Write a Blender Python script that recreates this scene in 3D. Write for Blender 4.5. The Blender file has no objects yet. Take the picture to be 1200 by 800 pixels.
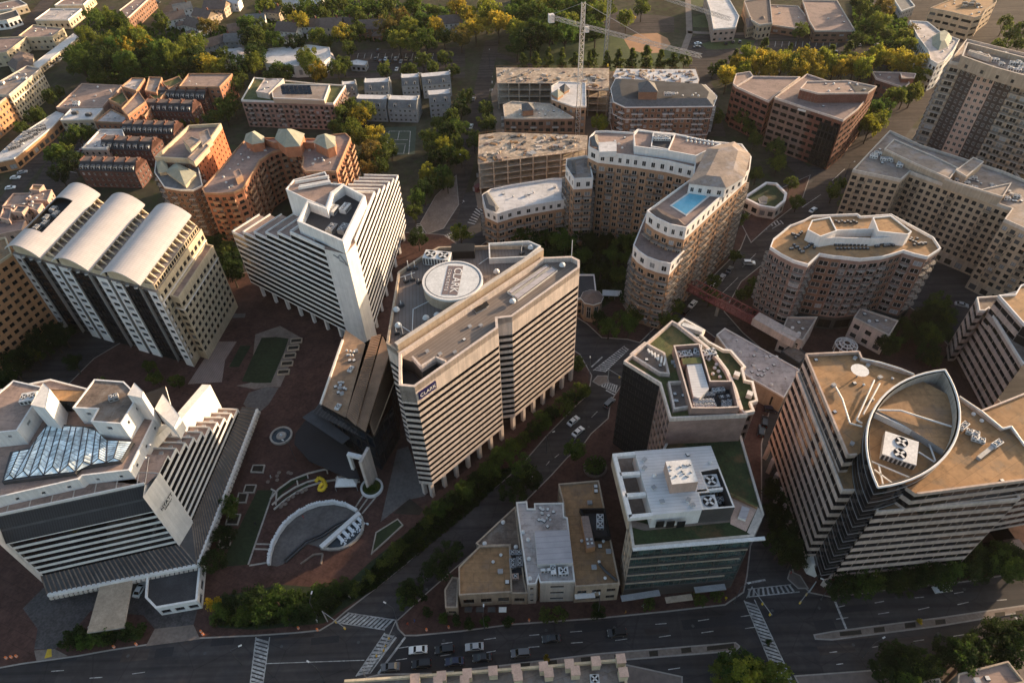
import bpy, bmesh, math, random
from mathutils import Vector, Matrix
RND = random.Random(11)
PI = math.pi
C = bpy.context.scene.collection
# ---------------------------------------------------------------- camera geometry (metres, z up, looking along +y)
CAM_H = 176.0
CF, CPITCH, CROLL = 800.0, math.radians(45.08), math.radians(-1.754)
_cp, _sp, _cr, _sr = math.cos(CPITCH), math.sin(CPITCH), math.cos(CROLL), math.sin(CROLL)
_fw = Vector((0, _cp, -_sp)); _u0 = Vector((0, _sp, _cp)); _r0 = Vector((1, 0, 0))
_rt = _r0 * _cr + _u0 * _sr
_up = _u0 * _cr - _r0 * _sr
CAMP = Vector((0, 0, CAM_H))

def P(px, py, z=0.0):
    d = _fw * CF + _rt * (px - 600) - _up * (py - 400)
    s = (z - CAM_H) / d.z
    return Vector((d.x * s, d.y * s, z))

def proj(v):
    d = Vector(v) - CAMP
    k = d.dot(_fw)
    return 600 + CF * d.dot(_rt) / k, 400 - CF * d.dot(_up) / k, k

ZM = {'z1': (0, 0, 4), 'z2': (300, 0, 4), 'z3': (600, 0, 4), 'z4': (900, 0, 4), 'z5': (0, 200, 4), 'z6': (300, 200, 4), 'z7': (600, 200, 4), 'z8': (900, 200, 4),
      'a1': (0, 400, 4), 'a2': (300, 400, 4), 'a3': (600, 400, 4), 'a4': (900, 400, 4), 'a5': (0, 600, 4), 'a6': (300, 600, 4), 'a7': (600, 600, 4), 'a8': (900, 600, 4),
      'b1': (440, 270, 4.615), 'b2': (450, 430, 4.615), 'b3': (690, 360, 4.615), 'b4': (690, 510, 4.615), 'b5': (890, 400, 3.865), 'b6': (890, 560, 3.865),
      'c1': (0, 190, 4), 'c2': (250, 190, 5), 'c3': (250, 320, 5), 'c4': (0, 430, 3.75), 'c5': (0, 587, 3.75), 'c6': (260, 380, 6), 'c7': (240, 490, 4.615), 'c8': (500, 560, 5),
      'd1': (0, 0, 8), 'd2': (150, 0, 8), 'd3': (0, 90, 8), 'd4': (0, 180, 10), 'd5': (550, 60, 4), 'd6': (620, 0, 4.28), 'd7': (1000, 0, 6), 'd8': (170, 130, 4.615),
      'e7': (1090, 330, 4.71), 'e8': (1080, 40, 5), 'p': (0, 0, 1)}

def Z(key, s):
    x0, y0, k = ZM[key]
    out = []
    for t in s.split():
        a, b = t.split(',')
        out.append((x0 + float(a) / k, y0 + float(b) / k))
    return out

def W(px, z):
    return [P(a, b, z).xy for a, b in px]

def area2(poly):
    return sum(poly[i][0] * poly[(i + 1) % len(poly)][1] - poly[(i + 1) % len(poly)][0] * poly[i][1] for i in range(len(poly)))

def ccw(poly):
    poly = [Vector((p[0], p[1])) for p in poly]
    return poly if area2(poly) > 0 else poly[::-1]

def inset(poly, t):
    """CCW polygon moved inwards by t (mitred)."""
    n = len(poly); out = []
    for i in range(n):
        a, b, c = poly[i - 1], poly[i], poly[(i + 1) % n]
        d1 = (b - a).normalized(); d2 = (c - b).normalized()
        n1 = Vector((-d1.y, d1.x)); n2 = Vector((-d2.y, d2.x))
        m = n1 + n2
        if m.length < 1e-4: m = n1.copy()
        m.normalize()
        k = t / max(0.35, m.dot(n1))
        out.append(b + m * k)
    return out

def inside(p, poly):
    r = False; n = len(poly); j = n - 1
    for i in range(n):
        a, b = poly[i], poly[j]
        if (a[1] > p[1]) != (b[1] > p[1]) and p[0] < (b[0] - a[0]) * (p[1] - a[1]) / (b[1] - a[1]) + a[0]:
            r = not r
        j = i
    return r

def lerp(a, b, t): return a + (b - a) * t

# ---------------------------------------------------------------- materials
MATS = {}
def _mat(name):
    m = bpy.data.materials.new(name); m.use_nodes = True
    nt = m.node_tree; nt.nodes.clear()
    out = nt.nodes.new('ShaderNodeOutputMaterial'); bs = nt.nodes.new('ShaderNodeBsdfPrincipled')
    nt.links.new(bs.outputs[0], out.inputs[0])
    MATS[name] = m
    return m, nt, bs

def _ramp(nt, fac, stops):
    r = nt.nodes.new('ShaderNodeValToRGB')
    while len(r.color_ramp.elements) > 1: r.color_ramp.elements.remove(r.color_ramp.elements[0])
    for i, (p, c) in enumerate(stops):
        e = r.color_ramp.elements[0] if i == 0 else r.color_ramp.elements.new(p)
        e.position = p; e.color = (c[0], c[1], c[2], 1)
    nt.links.new(fac, r.inputs[0])
    return r.outputs[0]

def _noise(nt, co, scale, detail=4, rough=.55, sx=1, sy=1, sz=1):
    mp = nt.nodes.new('ShaderNodeMapping'); mp.inputs['Scale'].default_value = (sx, sy, sz)
    nt.links.new(co, mp.inputs[0])
    n = nt.nodes.new('ShaderNodeTexNoise'); n.inputs['Scale'].default_value = scale
    n.inputs['Detail'].default_value = detail; n.inputs['Roughness'].default_value = rough
    nt.links.new(mp.outputs[0], n.inputs[0])
    return n.outputs[0]

def _mix(nt, a, b, f, mode='MIX'):
    m = nt.nodes.new('ShaderNodeMix'); m.data_type = 'RGBA'; m.blend_type = mode
    for sock, v in ((m.inputs[0], f), (m.inputs[6], a), (m.inputs[7], b)):
        if isinstance(v, bpy.types.NodeSocket): nt.links.new(v, sock)
        elif isinstance(v, (int, float)): sock.default_value = v
        else: sock.default_value = (v[0], v[1], v[2], 1)
    return m.outputs[2]

def mat(name, col, rough=.85, var=.25, scale=.35, fine=.15, fscale=3.0, streak=0.0, spec=.3, metal=0, stain=None, bump=0.0, tint=False, seam=None, track=None):
    """A weathered surface: broad patches, fine grain, optional vertical streaks and stains, in world coordinates."""
    m, nt, bs = _mat(name)
    tc = nt.nodes.new('ShaderNodeNewGeometry').outputs['Position']
    n1 = _noise(nt, tc, scale, 5)
    lo = [c * (1 - var) for c in col]; hi = [min(1, c * (1 + var)) for c in col]
    c = _ramp(nt, n1, [(.3, lo), (.7, hi)])
    if fine:
        n2 = _noise(nt, tc, fscale, 3)
        f = _ramp(nt, n2, [(.35, (1 - fine,) * 3), (.65, (1 + fine * .0,) * 3)])
        c = _mix(nt, c, f, 1.0, 'MULTIPLY')
    if streak:
        n3 = _noise(nt, tc, 1.0, 3, .6, 1.3, 1.3, .06)
        f = _ramp(nt, n3, [(.4, (1 - streak,) * 3), (.62, (1, 1, 1))])
        c = _mix(nt, c, f, 1.0, 'MULTIPLY')
    if stain:
        n4 = _noise(nt, tc, .16, 6, .7)
        f = _ramp(nt, n4, [(.5, (0, 0, 0)), (.64, (1, 1, 1))])
        c = _mix(nt, c, stain, f)
    if seam:
        mp = nt.nodes.new('ShaderNodeMapping'); mp.inputs['Rotation'].default_value = (0, 0, seam[2]); nt.links.new(tc, mp.inputs[0])
        bt = nt.nodes.new('ShaderNodeTexBrick'); nt.links.new(mp.outputs[0], bt.inputs[0]); bt.inputs['Scale'].default_value = 1
        bt.inputs['Brick Width'].default_value = seam[0]; bt.inputs['Row Height'].default_value = seam[1]; bt.inputs['Mortar Size'].default_value = .07
        for k_, v_ in (('Color1', 1.0), ('Color2', .88), ('Mortar', .72)): bt.inputs[k_].default_value = (v_, v_, v_, 1)
        c = _mix(nt, c, bt.outputs[0], 1.0, 'MULTIPLY')
        f = _ramp(nt, _noise(nt, tc, .45, 5, .7), [(.36, (.55, .55, .55)), (.47, (1, 1, 1))]); c = _mix(nt, c, f, .55, 'MULTIPLY')
    if track is not None:
        mp = nt.nodes.new('ShaderNodeMapping'); mp.inputs['Rotation'].default_value = (0, 0, track); mp.inputs['Scale'].default_value = (.02, .55, 1); nt.links.new(tc, mp.inputs[0])
        n5 = nt.nodes.new('ShaderNodeTexNoise'); n5.inputs['Scale'].default_value = 1; n5.inputs['Detail'].default_value = 3; nt.links.new(mp.outputs[0], n5.inputs[0])
        f = _ramp(nt, n5.outputs[0], [(.35, (.66, .66, .66)), (.6, (1.2, 1.17, 1.14))]); c = _mix(nt, c, f, 1.0, 'MULTIPLY')
        vo = nt.nodes.new('ShaderNodeTexVoronoi'); vo.feature = 'DISTANCE_TO_EDGE'; vo.inputs['Scale'].default_value = .07; nt.links.new(tc, vo.inputs[0])
        f = _ramp(nt, vo.outputs[0], [(.0, (.6, .6, .6)), (.012, (1, 1, 1))]); c = _mix(nt, c, f, .8, 'MULTIPLY')
        vo = nt.nodes.new('ShaderNodeTexVoronoi'); vo.inputs['Scale'].default_value = .05; vo.distance = 'CHEBYCHEV'; nt.links.new(tc, vo.inputs[0])
        f = _ramp(nt, vo.outputs['Color'], [(.2, (.78, .78, .8)), (.8, (1.12, 1.1, 1.08))]); c = _mix(nt, c, f, .7, 'MULTIPLY')
    if tint:
        oi = nt.nodes.new('ShaderNodeObjectInfo')
        c = _mix(nt, c, oi.outputs['Color'], 1.0, 'MULTIPLY')
    nt.links.new(c, bs.inputs['Base Color'])
    bs.inputs['Roughness'].default_value = rough
    bs.inputs['Specular IOR Level'].default_value = spec
    bs.inputs['Metallic'].default_value = metal
    if bump:
        b = nt.nodes.new('ShaderNodeBump'); b.inputs['Strength'].default_value = bump; b.inputs['Distance'].default_value = .2
        nt.links.new(_noise(nt, tc, fscale * 2, 3), b.inputs['Height']); nt.links.new(b.outputs[0], bs.inputs['Normal'])
    return m

def striped(name, c1, c2, period, axis_ang, rough=.8, duty=.12, spec=.3, var=.2):
    """A ribbed or boarded surface: seams every `period` metres across the horizontal direction axis_ang."""
    m, nt, bs = _mat(name)
    tc = nt.nodes.new('ShaderNodeNewGeometry').outputs['Position']
    dp = nt.nodes.new('ShaderNodeVectorMath'); dp.operation = 'DOT_PRODUCT'
    dp.inputs[1].default_value = (math.cos(axis_ang) / period, math.sin(axis_ang) / period, 0)
    nt.links.new(tc, dp.inputs[0])
    fr = nt.nodes.new('ShaderNodeMath'); fr.operation = 'FRACT'; nt.links.new(dp.outputs['Value'], fr.inputs[0])
    f = _ramp(nt, fr.outputs[0], [(duty * .6, c2), (duty, c1)])
    n = _ramp(nt, _noise(nt, tc, .3, 5), [(.3, (1 - var,) * 3), (.7, (1,) * 3)])
    c = _mix(nt, f, n, 1.0, 'MULTIPLY')
    nt.links.new(c, bs.inputs['Base Color']); bs.inputs['Roughness'].default_value = rough
    bs.inputs['Specular IOR Level'].default_value = spec
    return m

def brick(name, c1, c2, mortar, scale=1.0, rough=.9):
    m, nt, bs = _mat(name)
    tc = nt.nodes.new('ShaderNodeNewGeometry').outputs['Position']
    sep = nt.nodes.new('ShaderNodeSeparateXYZ'); nt.links.new(tc, sep.inputs[0])
    ad = nt.nodes.new('ShaderNodeMath'); ad.operation = 'ADD'; nt.links.new(sep.outputs[0], ad.inputs[0]); nt.links.new(sep.outputs[1], ad.inputs[1])
    cb = nt.nodes.new('ShaderNodeCombineXYZ'); nt.links.new(ad.outputs[0], cb.inputs[0]); nt.links.new(sep.outputs[2], cb.inputs[1])
    bt = nt.nodes.new('ShaderNodeTexBrick'); bt.inputs['Scale'].default_value = scale
    for k, v in (('Color1', c1), ('Color2', c2), ('Mortar', mortar)): bt.inputs[k].default_value = (*v, 1)
    bt.inputs['Mortar Size'].default_value = .012; bt.inputs['Brick Width'].default_value = .5; bt.inputs['Row Height'].default_value = .2
    nt.links.new(cb.outputs[0], bt.inputs[0])
    n = _ramp(nt, _noise(nt, tc, .4, 5), [(.3, (.72,) * 3), (.7, (1.05,) * 3)])
    c = _mix(nt, bt.outputs[0], n, 1.0, 'MULTIPLY')
    nt.links.new(c, bs.inputs['Base Color']); bs.inputs['Roughness'].default_value = rough
    bs.inputs['Specular IOR Level'].default_value = .2
    return m

def glassy(name, col=None, rough=.08, spec=.5):
    """Window glass; the pane's own tint (curtains, blinds) comes from the object's colour."""
    m, nt, bs = _mat(name)
    if col is None:
        oi = nt.nodes.new('ShaderNodeObjectInfo'); c = oi.outputs['Color']
    else:
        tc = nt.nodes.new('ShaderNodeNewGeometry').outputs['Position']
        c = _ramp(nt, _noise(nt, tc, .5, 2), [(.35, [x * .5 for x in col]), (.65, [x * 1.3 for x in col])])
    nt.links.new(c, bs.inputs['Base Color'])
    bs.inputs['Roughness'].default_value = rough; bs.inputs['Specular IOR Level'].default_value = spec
    return m

def leafmat():
    m, nt, bs = _mat('leaves')
    oi = nt.nodes.new('ShaderNodeObjectInfo')
    tc = nt.nodes.new('ShaderNodeNewGeometry').outputs['Position']
    n = _ramp(nt, _noise(nt, tc, .28, 3), [(.3, (.5, .55, .5)), (.5, (1, 1, 1)), (.72, (1.75, 1.5, 1.0))])
    c = _mix(nt, oi.outputs['Color'], n, 1.0, 'MULTIPLY')
    n2 = _ramp(nt, _noise(nt, tc, 2.2, 2), [(.3, (.6, .6, .6)), (.7, (1.25, 1.2, 1.1))])
    c = _mix(nt, c, n2, 1.0, 'MULTIPLY')
    nt.links.new(c, bs.inputs['Base Color']); bs.inputs['Roughness'].default_value = .7
    bs.inputs['Specular IOR Level'].default_value = .15
    tr = nt.nodes.new('ShaderNodeBsdfTranslucent'); nt.links.new(c, tr.inputs[0])
    mx = nt.nodes.new('ShaderNodeMixShader'); mx.inputs[0].default_value = .5
    nt.links.new(bs.outputs[0], mx.inputs[1]); nt.links.new(tr.outputs[0], mx.inputs[2])
    nt.links.new(mx.outputs[0], nt.nodes['Material Output'].inputs[0])

def paintmat():
    m, nt, bs = _mat('car_paint')
    oi = nt.nodes.new('ShaderNodeObjectInfo'); nt.links.new(oi.outputs['Color'], bs.inputs['Base Color'])
    bs.inputs['Roughness'].default_value = .3; bs.inputs['Coat Weight'].default_value = .4

# ---------------------------------------------------------------- mesh builder
class MB:
    def __init__(s): s.v = []; s.f = []; s.m = []
    def face(s, pts, m):
        i = len(s.v); s.v += [(p[0], p[1], p[2]) for p in pts]; s.f.append(tuple(range(i, i + len(pts)))); s.m.append(m)
    def prism(s, poly, z0, z1, m, mtop=None, top=True, bottom=False):
        poly = ccw(poly); n = len(poly)
        for i in range(n):
            a, b = poly[i], poly[(i + 1) % n]
            s.face([(a.x, a.y, z0), (b.x, b.y, z0), (b.x, b.y, z1), (a.x, a.y, z1)], m)
        if top: s.face([(p.x, p.y, z1) for p in poly], mtop or m)
        if bottom: s.face([(p.x, p.y, z0) for p in poly[::-1]], m)
    def box(s, cx, cy, z0, z1, lx, ly, rz=0, m='', mtop=None, bottom=False):
        c, q = math.cos(rz), math.sin(rz); h = []
        for sx, sy in ((-1, -1), (1, -1), (1, 1), (-1, 1)):
            x, y = sx * lx / 2, sy * ly / 2
            h.append((cx + x * c - y * q, cy + x * q + y * c))
        s.prism(h, z0, z1, m, mtop, True, bottom)
    def bar(s, a, b, w, h, m):
        """box along a-b, width w (horizontal), height h"""
        a, b = Vector(a), Vector(b); d = (b - a)
        if d.length < 1e-5: return
        d.normalize()
        sd = d.cross(Vector((0, 0, 1)))
        if sd.length < 1e-3: sd = Vector((1, 0, 0))
        sd.normalize(); u = sd.cross(d)
        p = [[e + sd * (x * w / 2) + u * (y * h / 2) for x, y in ((-1, -1), (1, -1), (1, 1), (-1, 1))] for e in (a, b)]
        for i in range(4):
            j = (i + 1) % 4
            s.face([p[0][j], p[0][i], p[1][i], p[1][j]], m)
        s.face(p[0], m); s.face(p[1][::-1], m)
    def tube(s, a, b, r, m, n=6, r2=None):
        a, b = Vector(a), Vector(b); d = (b - a).normalized()
        x = d.orthogonal().normalized(); y = d.cross(x); r2 = r if r2 is None else r2
        q0 = [a + (x * math.cos(t) + y * math.sin(t)) * r for t in [2 * PI * i / n for i in range(n)]]
        q1 = [b + (x * math.cos(t) + y * math.sin(t)) * r2 for t in [2 * PI * i / n for i in range(n)]]
        for i in range(n):
            j = (i + 1) % n
            s.face([q0[i], q0[j], q1[j], q1[i]], m)
        s.face(q0[::-1], m); s.face(q1, m)
    def cyl(s, x, y, z0, z1, r, m, n=20, r2=None, mtop=None, top=True):
        r2 = r if r2 is None else r2
        a = [(x + r * math.cos(2 * PI * i / n), y + r * math.sin(2 * PI * i / n), z0) for i in range(n)]
        b = [(x + r2 * math.cos(2 * PI * i / n), y + r2 * math.sin(2 * PI * i / n), z1) for i in range(n)]
        for i in range(n):
            j = (i + 1) % n
            if r2 > 1e-4: s.face([a[i], a[j], b[j], b[i]], m)
            else: s.face([a[i], a[j], b[i]], m)
        if top and r2 > 1e-4: s.face(b, mtop or m)
    def ring(s, outer, inner, z0, z1, m, mtop=None):
        """wall ring between two matching CCW polygons"""
        n = len(outer)
        for i in range(n):
            j = (i + 1) % n
            a, b, c, d = outer[i], outer[j], inner[j], inner[i]
            s.face([(a.x, a.y, z0), (b.x, b.y, z0), (b.x, b.y, z1), (a.x, a.y, z1)], m)
            s.face([(c.x, c.y, z0), (d.x, d.y, z0), (d.x, d.y, z1), (c.x, c.y, z1)], m)
            s.face([(a.x, a.y, z1), (b.x, b.y, z1), (c.x, c.y, z1), (d.x, d.y, z1)], mtop or m)
    def flat(s, poly, z, m):
        s.face([(p.x, p.y, z) for p in ccw(poly)], m)
    def mesh(s, name, o=(0, 0, 0)):
        me = bpy.data.meshes.new(name)
        me.from_pydata([(x - o[0], y - o[1], z - o[2]) for x, y, z in s.v], [], s.f)
        slots = {}
        for k in s.m:
            if k not in slots:
                slots[k] = len(slots); me.materials.append(MATS[k])
        me.polygons.foreach_set('material_index', [slots[k] for k in s.m])
        me.update()
        return me

ORG = {}
def org(o): return ORG.get(o.name, Vector((0, 0, 0)))
def build(mb, name, parent=None, o=None, kind=None, smooth=False):
    if not mb.f: return None
    po = org(parent) if parent is not None else Vector((0, 0, 0))
    o = Vector(o) if o is not None else (po if parent is not None else Vector((0, 0, 0)))
    ob = bpy.data.objects.new(name, mb.mesh(name, o)); C.objects.link(ob)
    if parent is not None: ob.parent = parent
    ob.location = o - po
    ORG[ob.name] = o.copy()
    if kind: ob['kind'] = kind
    if smooth:
        for p in ob.data.polygons: p.use_smooth = True
    return ob

def tag(o, label, cat, group=None, kind=None):
    o['label'] = label; o['category'] = cat
    if group: o['group'] = group
    if kind: o['kind'] = kind
    return o

def thing(name, label, cat, loc, group=None, rz=0.0):
    o = bpy.data.objects.new(name, None); C.objects.link(o)
    o.location = loc; o.rotation_euler = (0, 0, rz); o.empty_display_size = .5
    ORG[o.name] = Vector(loc)
    return tag(o, label, cat, group)

def put(name, me, parent, loc, rz=0.0, color=None):
    """another object showing an already built mesh; loc in world when the parent has no rotation"""
    ob = bpy.data.objects.new(name, me); C.objects.link(ob)
    po = org(parent) if parent is not None else Vector((0, 0, 0))
    ob.parent = parent; ob.location = Vector(loc) - po; ob.rotation_euler = (0, 0, rz)
    ORG[ob.name] = Vector(loc)
    if color: ob.color = (*color, 1)
    if name == 'roof_vent': ob.scale = ((CAM_H - loc[2]) / CAM_H * .95,) * 3
    return ob

def text(body, parent, loc, rot, size, m, ext=.04, name='lettering', font_sx=1.0):
    cu = bpy.data.curves.new(name, 'FONT'); cu.body = body; cu.size = size; cu.align_x = 'CENTER'; cu.align_y = 'CENTER'; cu.extrude = ext
    cu.materials.append(MATS[m])
    tmp = bpy.data.objects.new(name + '_curve', cu); C.objects.link(tmp)
    bpy.context.view_layer.update()
    me = bpy.data.meshes.new_from_object(tmp.evaluated_get(bpy.context.evaluated_depsgraph_get()))
    bpy.data.objects.remove(tmp); bpy.data.curves.remove(cu)
    ob = bpy.data.objects.new(name, me); C.objects.link(ob)
    ob.parent = parent; ob.location = Vector(loc) - org(parent); ob.rotation_euler = rot; ob.scale = (font_sx, 1, 1)
    return ob

# ---------------------------------------------------------------- windows, balconies, roof plant
WCACHE = {}
def window_mesh(w, h, style, frame, glass):
    key = ('w', round(w, 1), round(h, 1), style, frame, glass)
    if key in WCACHE: return WCACHE[key]
    w, h = round(w, 1) if w > 1 else w, round(h, 1) if h > 1 else h
    b = MB()
    def q(x0, x1, z0, z1, y, m): b.face([(x0, y, z0), (x1, y, z0), (x1, y, z1), (x0, y, z1)], m)
    q(-w / 2, w / 2, 0, h, 0, glass)
    t = .09
    if style in ('one', 'two', 'four'):
        q(-w / 2, w / 2, 0, t, -.03, frame); q(-w / 2, w / 2, h - t, h, -.03, frame)
        q(-w / 2, -w / 2 + t, t, h - t, -.03, frame); q(w / 2 - t, w / 2, t, h - t, -.03, frame)
        if style != 'one': q(-t / 2, t / 2, t, h - t, -.03, frame)
        if style == 'four': q(-w / 2 + t, w / 2 - t, h * .62, h * .62 + t, -.04, frame)
    elif style == 'ribbon':
        n = max(1, round(w / 3.0))
        for i in range(1, n):
            x = -w / 2 + w * i / n
            q(x - .06, x + .06, 0, h, -.03, frame)
    elif style == 'wall':
        n = max(1, round(w / 1.5))
        for i in range(0, n + 1):
            x = -w / 2 + w * i / n
            q(x - .05, x + .05, 0, h, -.04, frame)
        q(-w / 2, w / 2, h * .7, h * .7 + .08, -.03, frame)
    me = b.mesh('window'); WCACHE[key] = me
    return me

def balcony_mesh(w, d, style, slab, rail):
    key = ('b', round(w, 1), round(d, 1), style, slab, rail)
    if key in WCACHE: return WCACHE[key]
    b = MB()
    if style == 'curve':
        n = 7
        pts = [(-w / 2 + w * i / n, -d * math.sin(PI * (i / n)) ** .6) for i in range(n + 1)]
        poly = [Vector((w / 2, .02)), Vector((-w / 2, .02))] + [Vector(p) for p in pts[1:-1]]
        b.prism(poly, -.25, 0, slab, bottom=True)
        path = pts
    else:
        b.prism([(-w / 2, .02), (-w / 2, -d), (w / 2, -d), (w / 2, .02)], -.25, 0, slab, bottom=True)
        path = [(-w / 2, 0), (-w / 2, -d), (w / 2, -d), (w / 2, 0)]
    for (ax, ay), (bx, by) in zip(path, path[1:]):
        if style == 'solid':
            b.bar((ax, ay, .5), (bx, by, .5), .1, 1.0, rail)
        else:
            b.bar((ax, ay, 1.05), (bx, by, 1.05), .08, .08, rail)
            L = math.hypot(bx - ax, by - ay); k = max(1, int(L / .35))
            for i in range(k + 1):
                t = i / k
                x, y = ax + (bx - ax) * t, ay + (by - ay) * t
                b.box(x, y, 0, 1.05, .06, .06, 0, rail)
    me = b.mesh('balcony'); WCACHE[key] = me
    return me

def fan_mesh(r):
    key = ('fan', round(r, 1))
    if key in WCACHE: return WCACHE[key]
    b = MB()
    b.cyl(0, 0, 0, .22, r, 'metal_grey', 14, top=False)
    b.cyl(0, 0, 0, .05, r * .97, 'dark_void', 14)
    for i in range(4):
        a = PI / 4 + i * PI / 2
        b.bar((0, 0, .14), (r * .9 * math.cos(a), r * .9 * math.sin(a), .14), r * .38, .04, 'white_metal')
    me = b.mesh('fan'); WCACHE[key] = me
    return me

def hvac_mesh(lx, ly, h, m):
    key = ('hv', round(lx, 1), round(ly, 1), round(h, 1), m)
    if key in WCACHE: return WCACHE[key]
    b = MB()
    b.box(0, 0, 0, .3, lx * .92, ly * .92, 0, 'metal_grey')
    b.box(0, 0, .3, h, lx, ly, 0, m, bottom=True)
    k = max(2, int(lx / .8))
    for i in range(k):
        x = -lx / 2 + lx * (i + .5) / k
        b.box(x, -ly / 2 - .02, .5, h - .3, lx / k * .6, .06, 0, 'metal_dark')
        b.box(x, ly / 2 + .02, .5, h - .3, lx / k * .6, .06, 0, 'metal_dark')
    me = b.mesh('air_conditioner'); WCACHE[key] = me
    return me

def hvac(parent, x, y, z, lx, ly, h, rz=0, nx=2, ny=1, m='white_metal'):
    k = (CAM_H - z) / CAM_H; lx, ly, h = lx * k, ly * k, h * k
    o = put('air_conditioner', hvac_mesh(lx, ly, h, m), parent, (x, y, z), rz)
    r = min(lx / nx, ly / ny) * .4
    for i in range(nx):
        for j in range(ny):
            f = bpy.data.objects.new('fan', fan_mesh(r)); C.objects.link(f); f.parent = o
            f.location = (-lx / 2 + lx * (i + .5) / nx, -ly / 2 + ly * (j + .5) / ny, h)
    return o

def vent_mesh(k):
    key = ('vent', k)
    if key in WCACHE: return WCACHE[key]
    b = MB()
    if k == 0:
        b.cyl(0, 0, 0, .7, .3, 'metal_grey', 10); b.cyl(0, 0, .7, 1.0, .5, 'white_metal', 10, .15)
    elif k == 1:
        b.box(0, 0, 0, .6, 1.3, 1.1, 0, 'white_metal'); b.box(0, 0, .6, .75, 1.5, 1.3, 0, 'metal_grey')
    elif k == 2:
        b.cyl(0, 0, 0, .5, .65, 'white_metal', 12); b.cyl(0, 0, .5, .85, .65, 'white_metal', 12, .25)
    elif k == 4:
        b.box(0, 0, 0, .8, 1.1, 1.0, 0, 'metal_dark'); b.cyl(0, 0, .8, .9, .4, 'metal_grey', 8)
    else:
        b.box(0, 0, 0, .35, 1.2, 1.2, 0, 'metal_dark'); b.box(0, 0, .35, .5, 1.0, 1.0, 0, 'white_metal')
    me = b.mesh('roof_vent'); WCACHE[key] = me
    return me

class Bld:
    """one building: an Empty with wall, roof, windows, balconies and roof plant as its children"""
    def __init__(s, name, label, cat, poly, group=None, z=0):
        poly = [Vector((p[0], p[1])) for p in poly]
        c = sum(poly, Vector((0, 0))) / len(poly)
        s.root = thing(name, label, cat, (c.x, c.y, z), group)
        s.mb = {}; s.wins = []; s.bals = []
        s.c = c
    def part(s, n):
        if n not in s.mb: s.mb[n] = MB()
        return s.mb[n]
    def walls(s, px, z0, z1, spec, specs=None, part='wall', skip=()):
        """px: world xy ring in the order traced (edge i joins point i and i+1)"""
        pts = [Vector((p[0], p[1])) for p in px]; n = len(pts)
        fwd = area2(pts) > 0
        for i in range(n):
            if i in skip: continue
            a, b = pts[i], pts[(i + 1) % n]
            if not fwd: a, b = b, a
            sp = (specs or {}).get(i, spec)
            facade(s, a, b, z0, z1, sp, part)
    def roof(s, poly, z, m, ph=.7, pt=.32, cap=None, wallm=None, part='roof', flat=True):
        poly = ccw(poly); s.nr = getattr(s, 'nr', 0) + 1
        if flat: s.part(f'{part}#{s.nr}').flat(inset(poly, pt * .5) if ph else poly, z, m)
        if ph:
            s.part(f'parapet#{s.nr}').ring(inset(poly, -.06), inset(poly, pt), z - .3, z + ph, wallm or cap or m, cap or m)
    def done(s, maxw=100):
        for n, b in s.mb.items():
            build(b, n.split('#')[0], s.root)
        for items, kind in ((s.wins, 'window'), (s.bals, 'balcony')):
            if not items: continue
            def key(t):
                x, y, k = proj(t[0])
                vis = Vector((math.sin(t[1]), -math.cos(t[1]), 0)).dot(CAMP - t[0])
                ok = -20 < x < 1220 and -20 < y < 820 and vis > 0
                return (0 if ok else 1, -(t[2] * t[3] / (k * k)) * (vis / max(1, (CAMP - t[0]).length)))
            items.sort(key=key)
            for t in items[:maxw]:
                if kind == 'window':
                    me = window_mesh(t[2], t[3], t[4], t[5], t[6])
                    r = RND.random()
                    v = RND.uniform(.012, .03) if r < .72 else (RND.uniform(.05, .1) if r < .9 else RND.uniform(.18, .38))
                    put(kind, me, s.root, t[0], t[1], (v, v * 1.0, v * 1.02))
                else:
                    put(kind, balcony_mesh(t[2], t[3], t[4], t[5], t[6]), s.root, t[0], t[1])
            rest = items[maxw:]
            if rest:
                verts, faces, mi, mats = [], [], [], []
                po = org(s.root)
                for t in rest:
                    me = window_mesh(t[2], t[3], t[4], t[5], t[6]) if kind == 'window' else balcony_mesh(t[2], t[3], t[4], t[5], t[6])
                    M = Matrix.Translation(Vector(t[0]) - po) @ Matrix.Rotation(t[1], 4, 'Z')
                    o = len(verts)
                    verts += [tuple(M @ v.co) for v in me.vertices]
                    for mm in me.materials:
                        if mm not in mats: mats.append(mm)
                    for p in me.polygons:
                        faces.append([o + k for k in p.vertices]); mi.append(mats.index(me.materials[p.material_index]))
                me = bpy.data.meshes.new(kind); me.from_pydata(verts, [], faces)
                for mm in mats: me.materials.append(mm)
                me.polygons.foreach_set('material_index', mi)
                ob = bpy.data.objects.new(kind, me); C.objects.link(ob); ob.parent = s.root; ob.color = (.025, .025, .027, 1)
                ob['kind'] = 'stuff'
        return s.root

def sp(kind='grid', m='concrete', fh=3.2, bay=3.6, w=.55, h=.55, s=.25, rec=.3, style='two', frame='frame_dark', glass='glass', top=.8, base=0.0, basem=None,
       balc=None, bd=1.4, bstyle='rail', bslab='concrete', brail='frame_dark', band=None, bandm='trim_white', alt=None, e=.0, bev=1, gm=None):
    return dict(locals())

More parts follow.
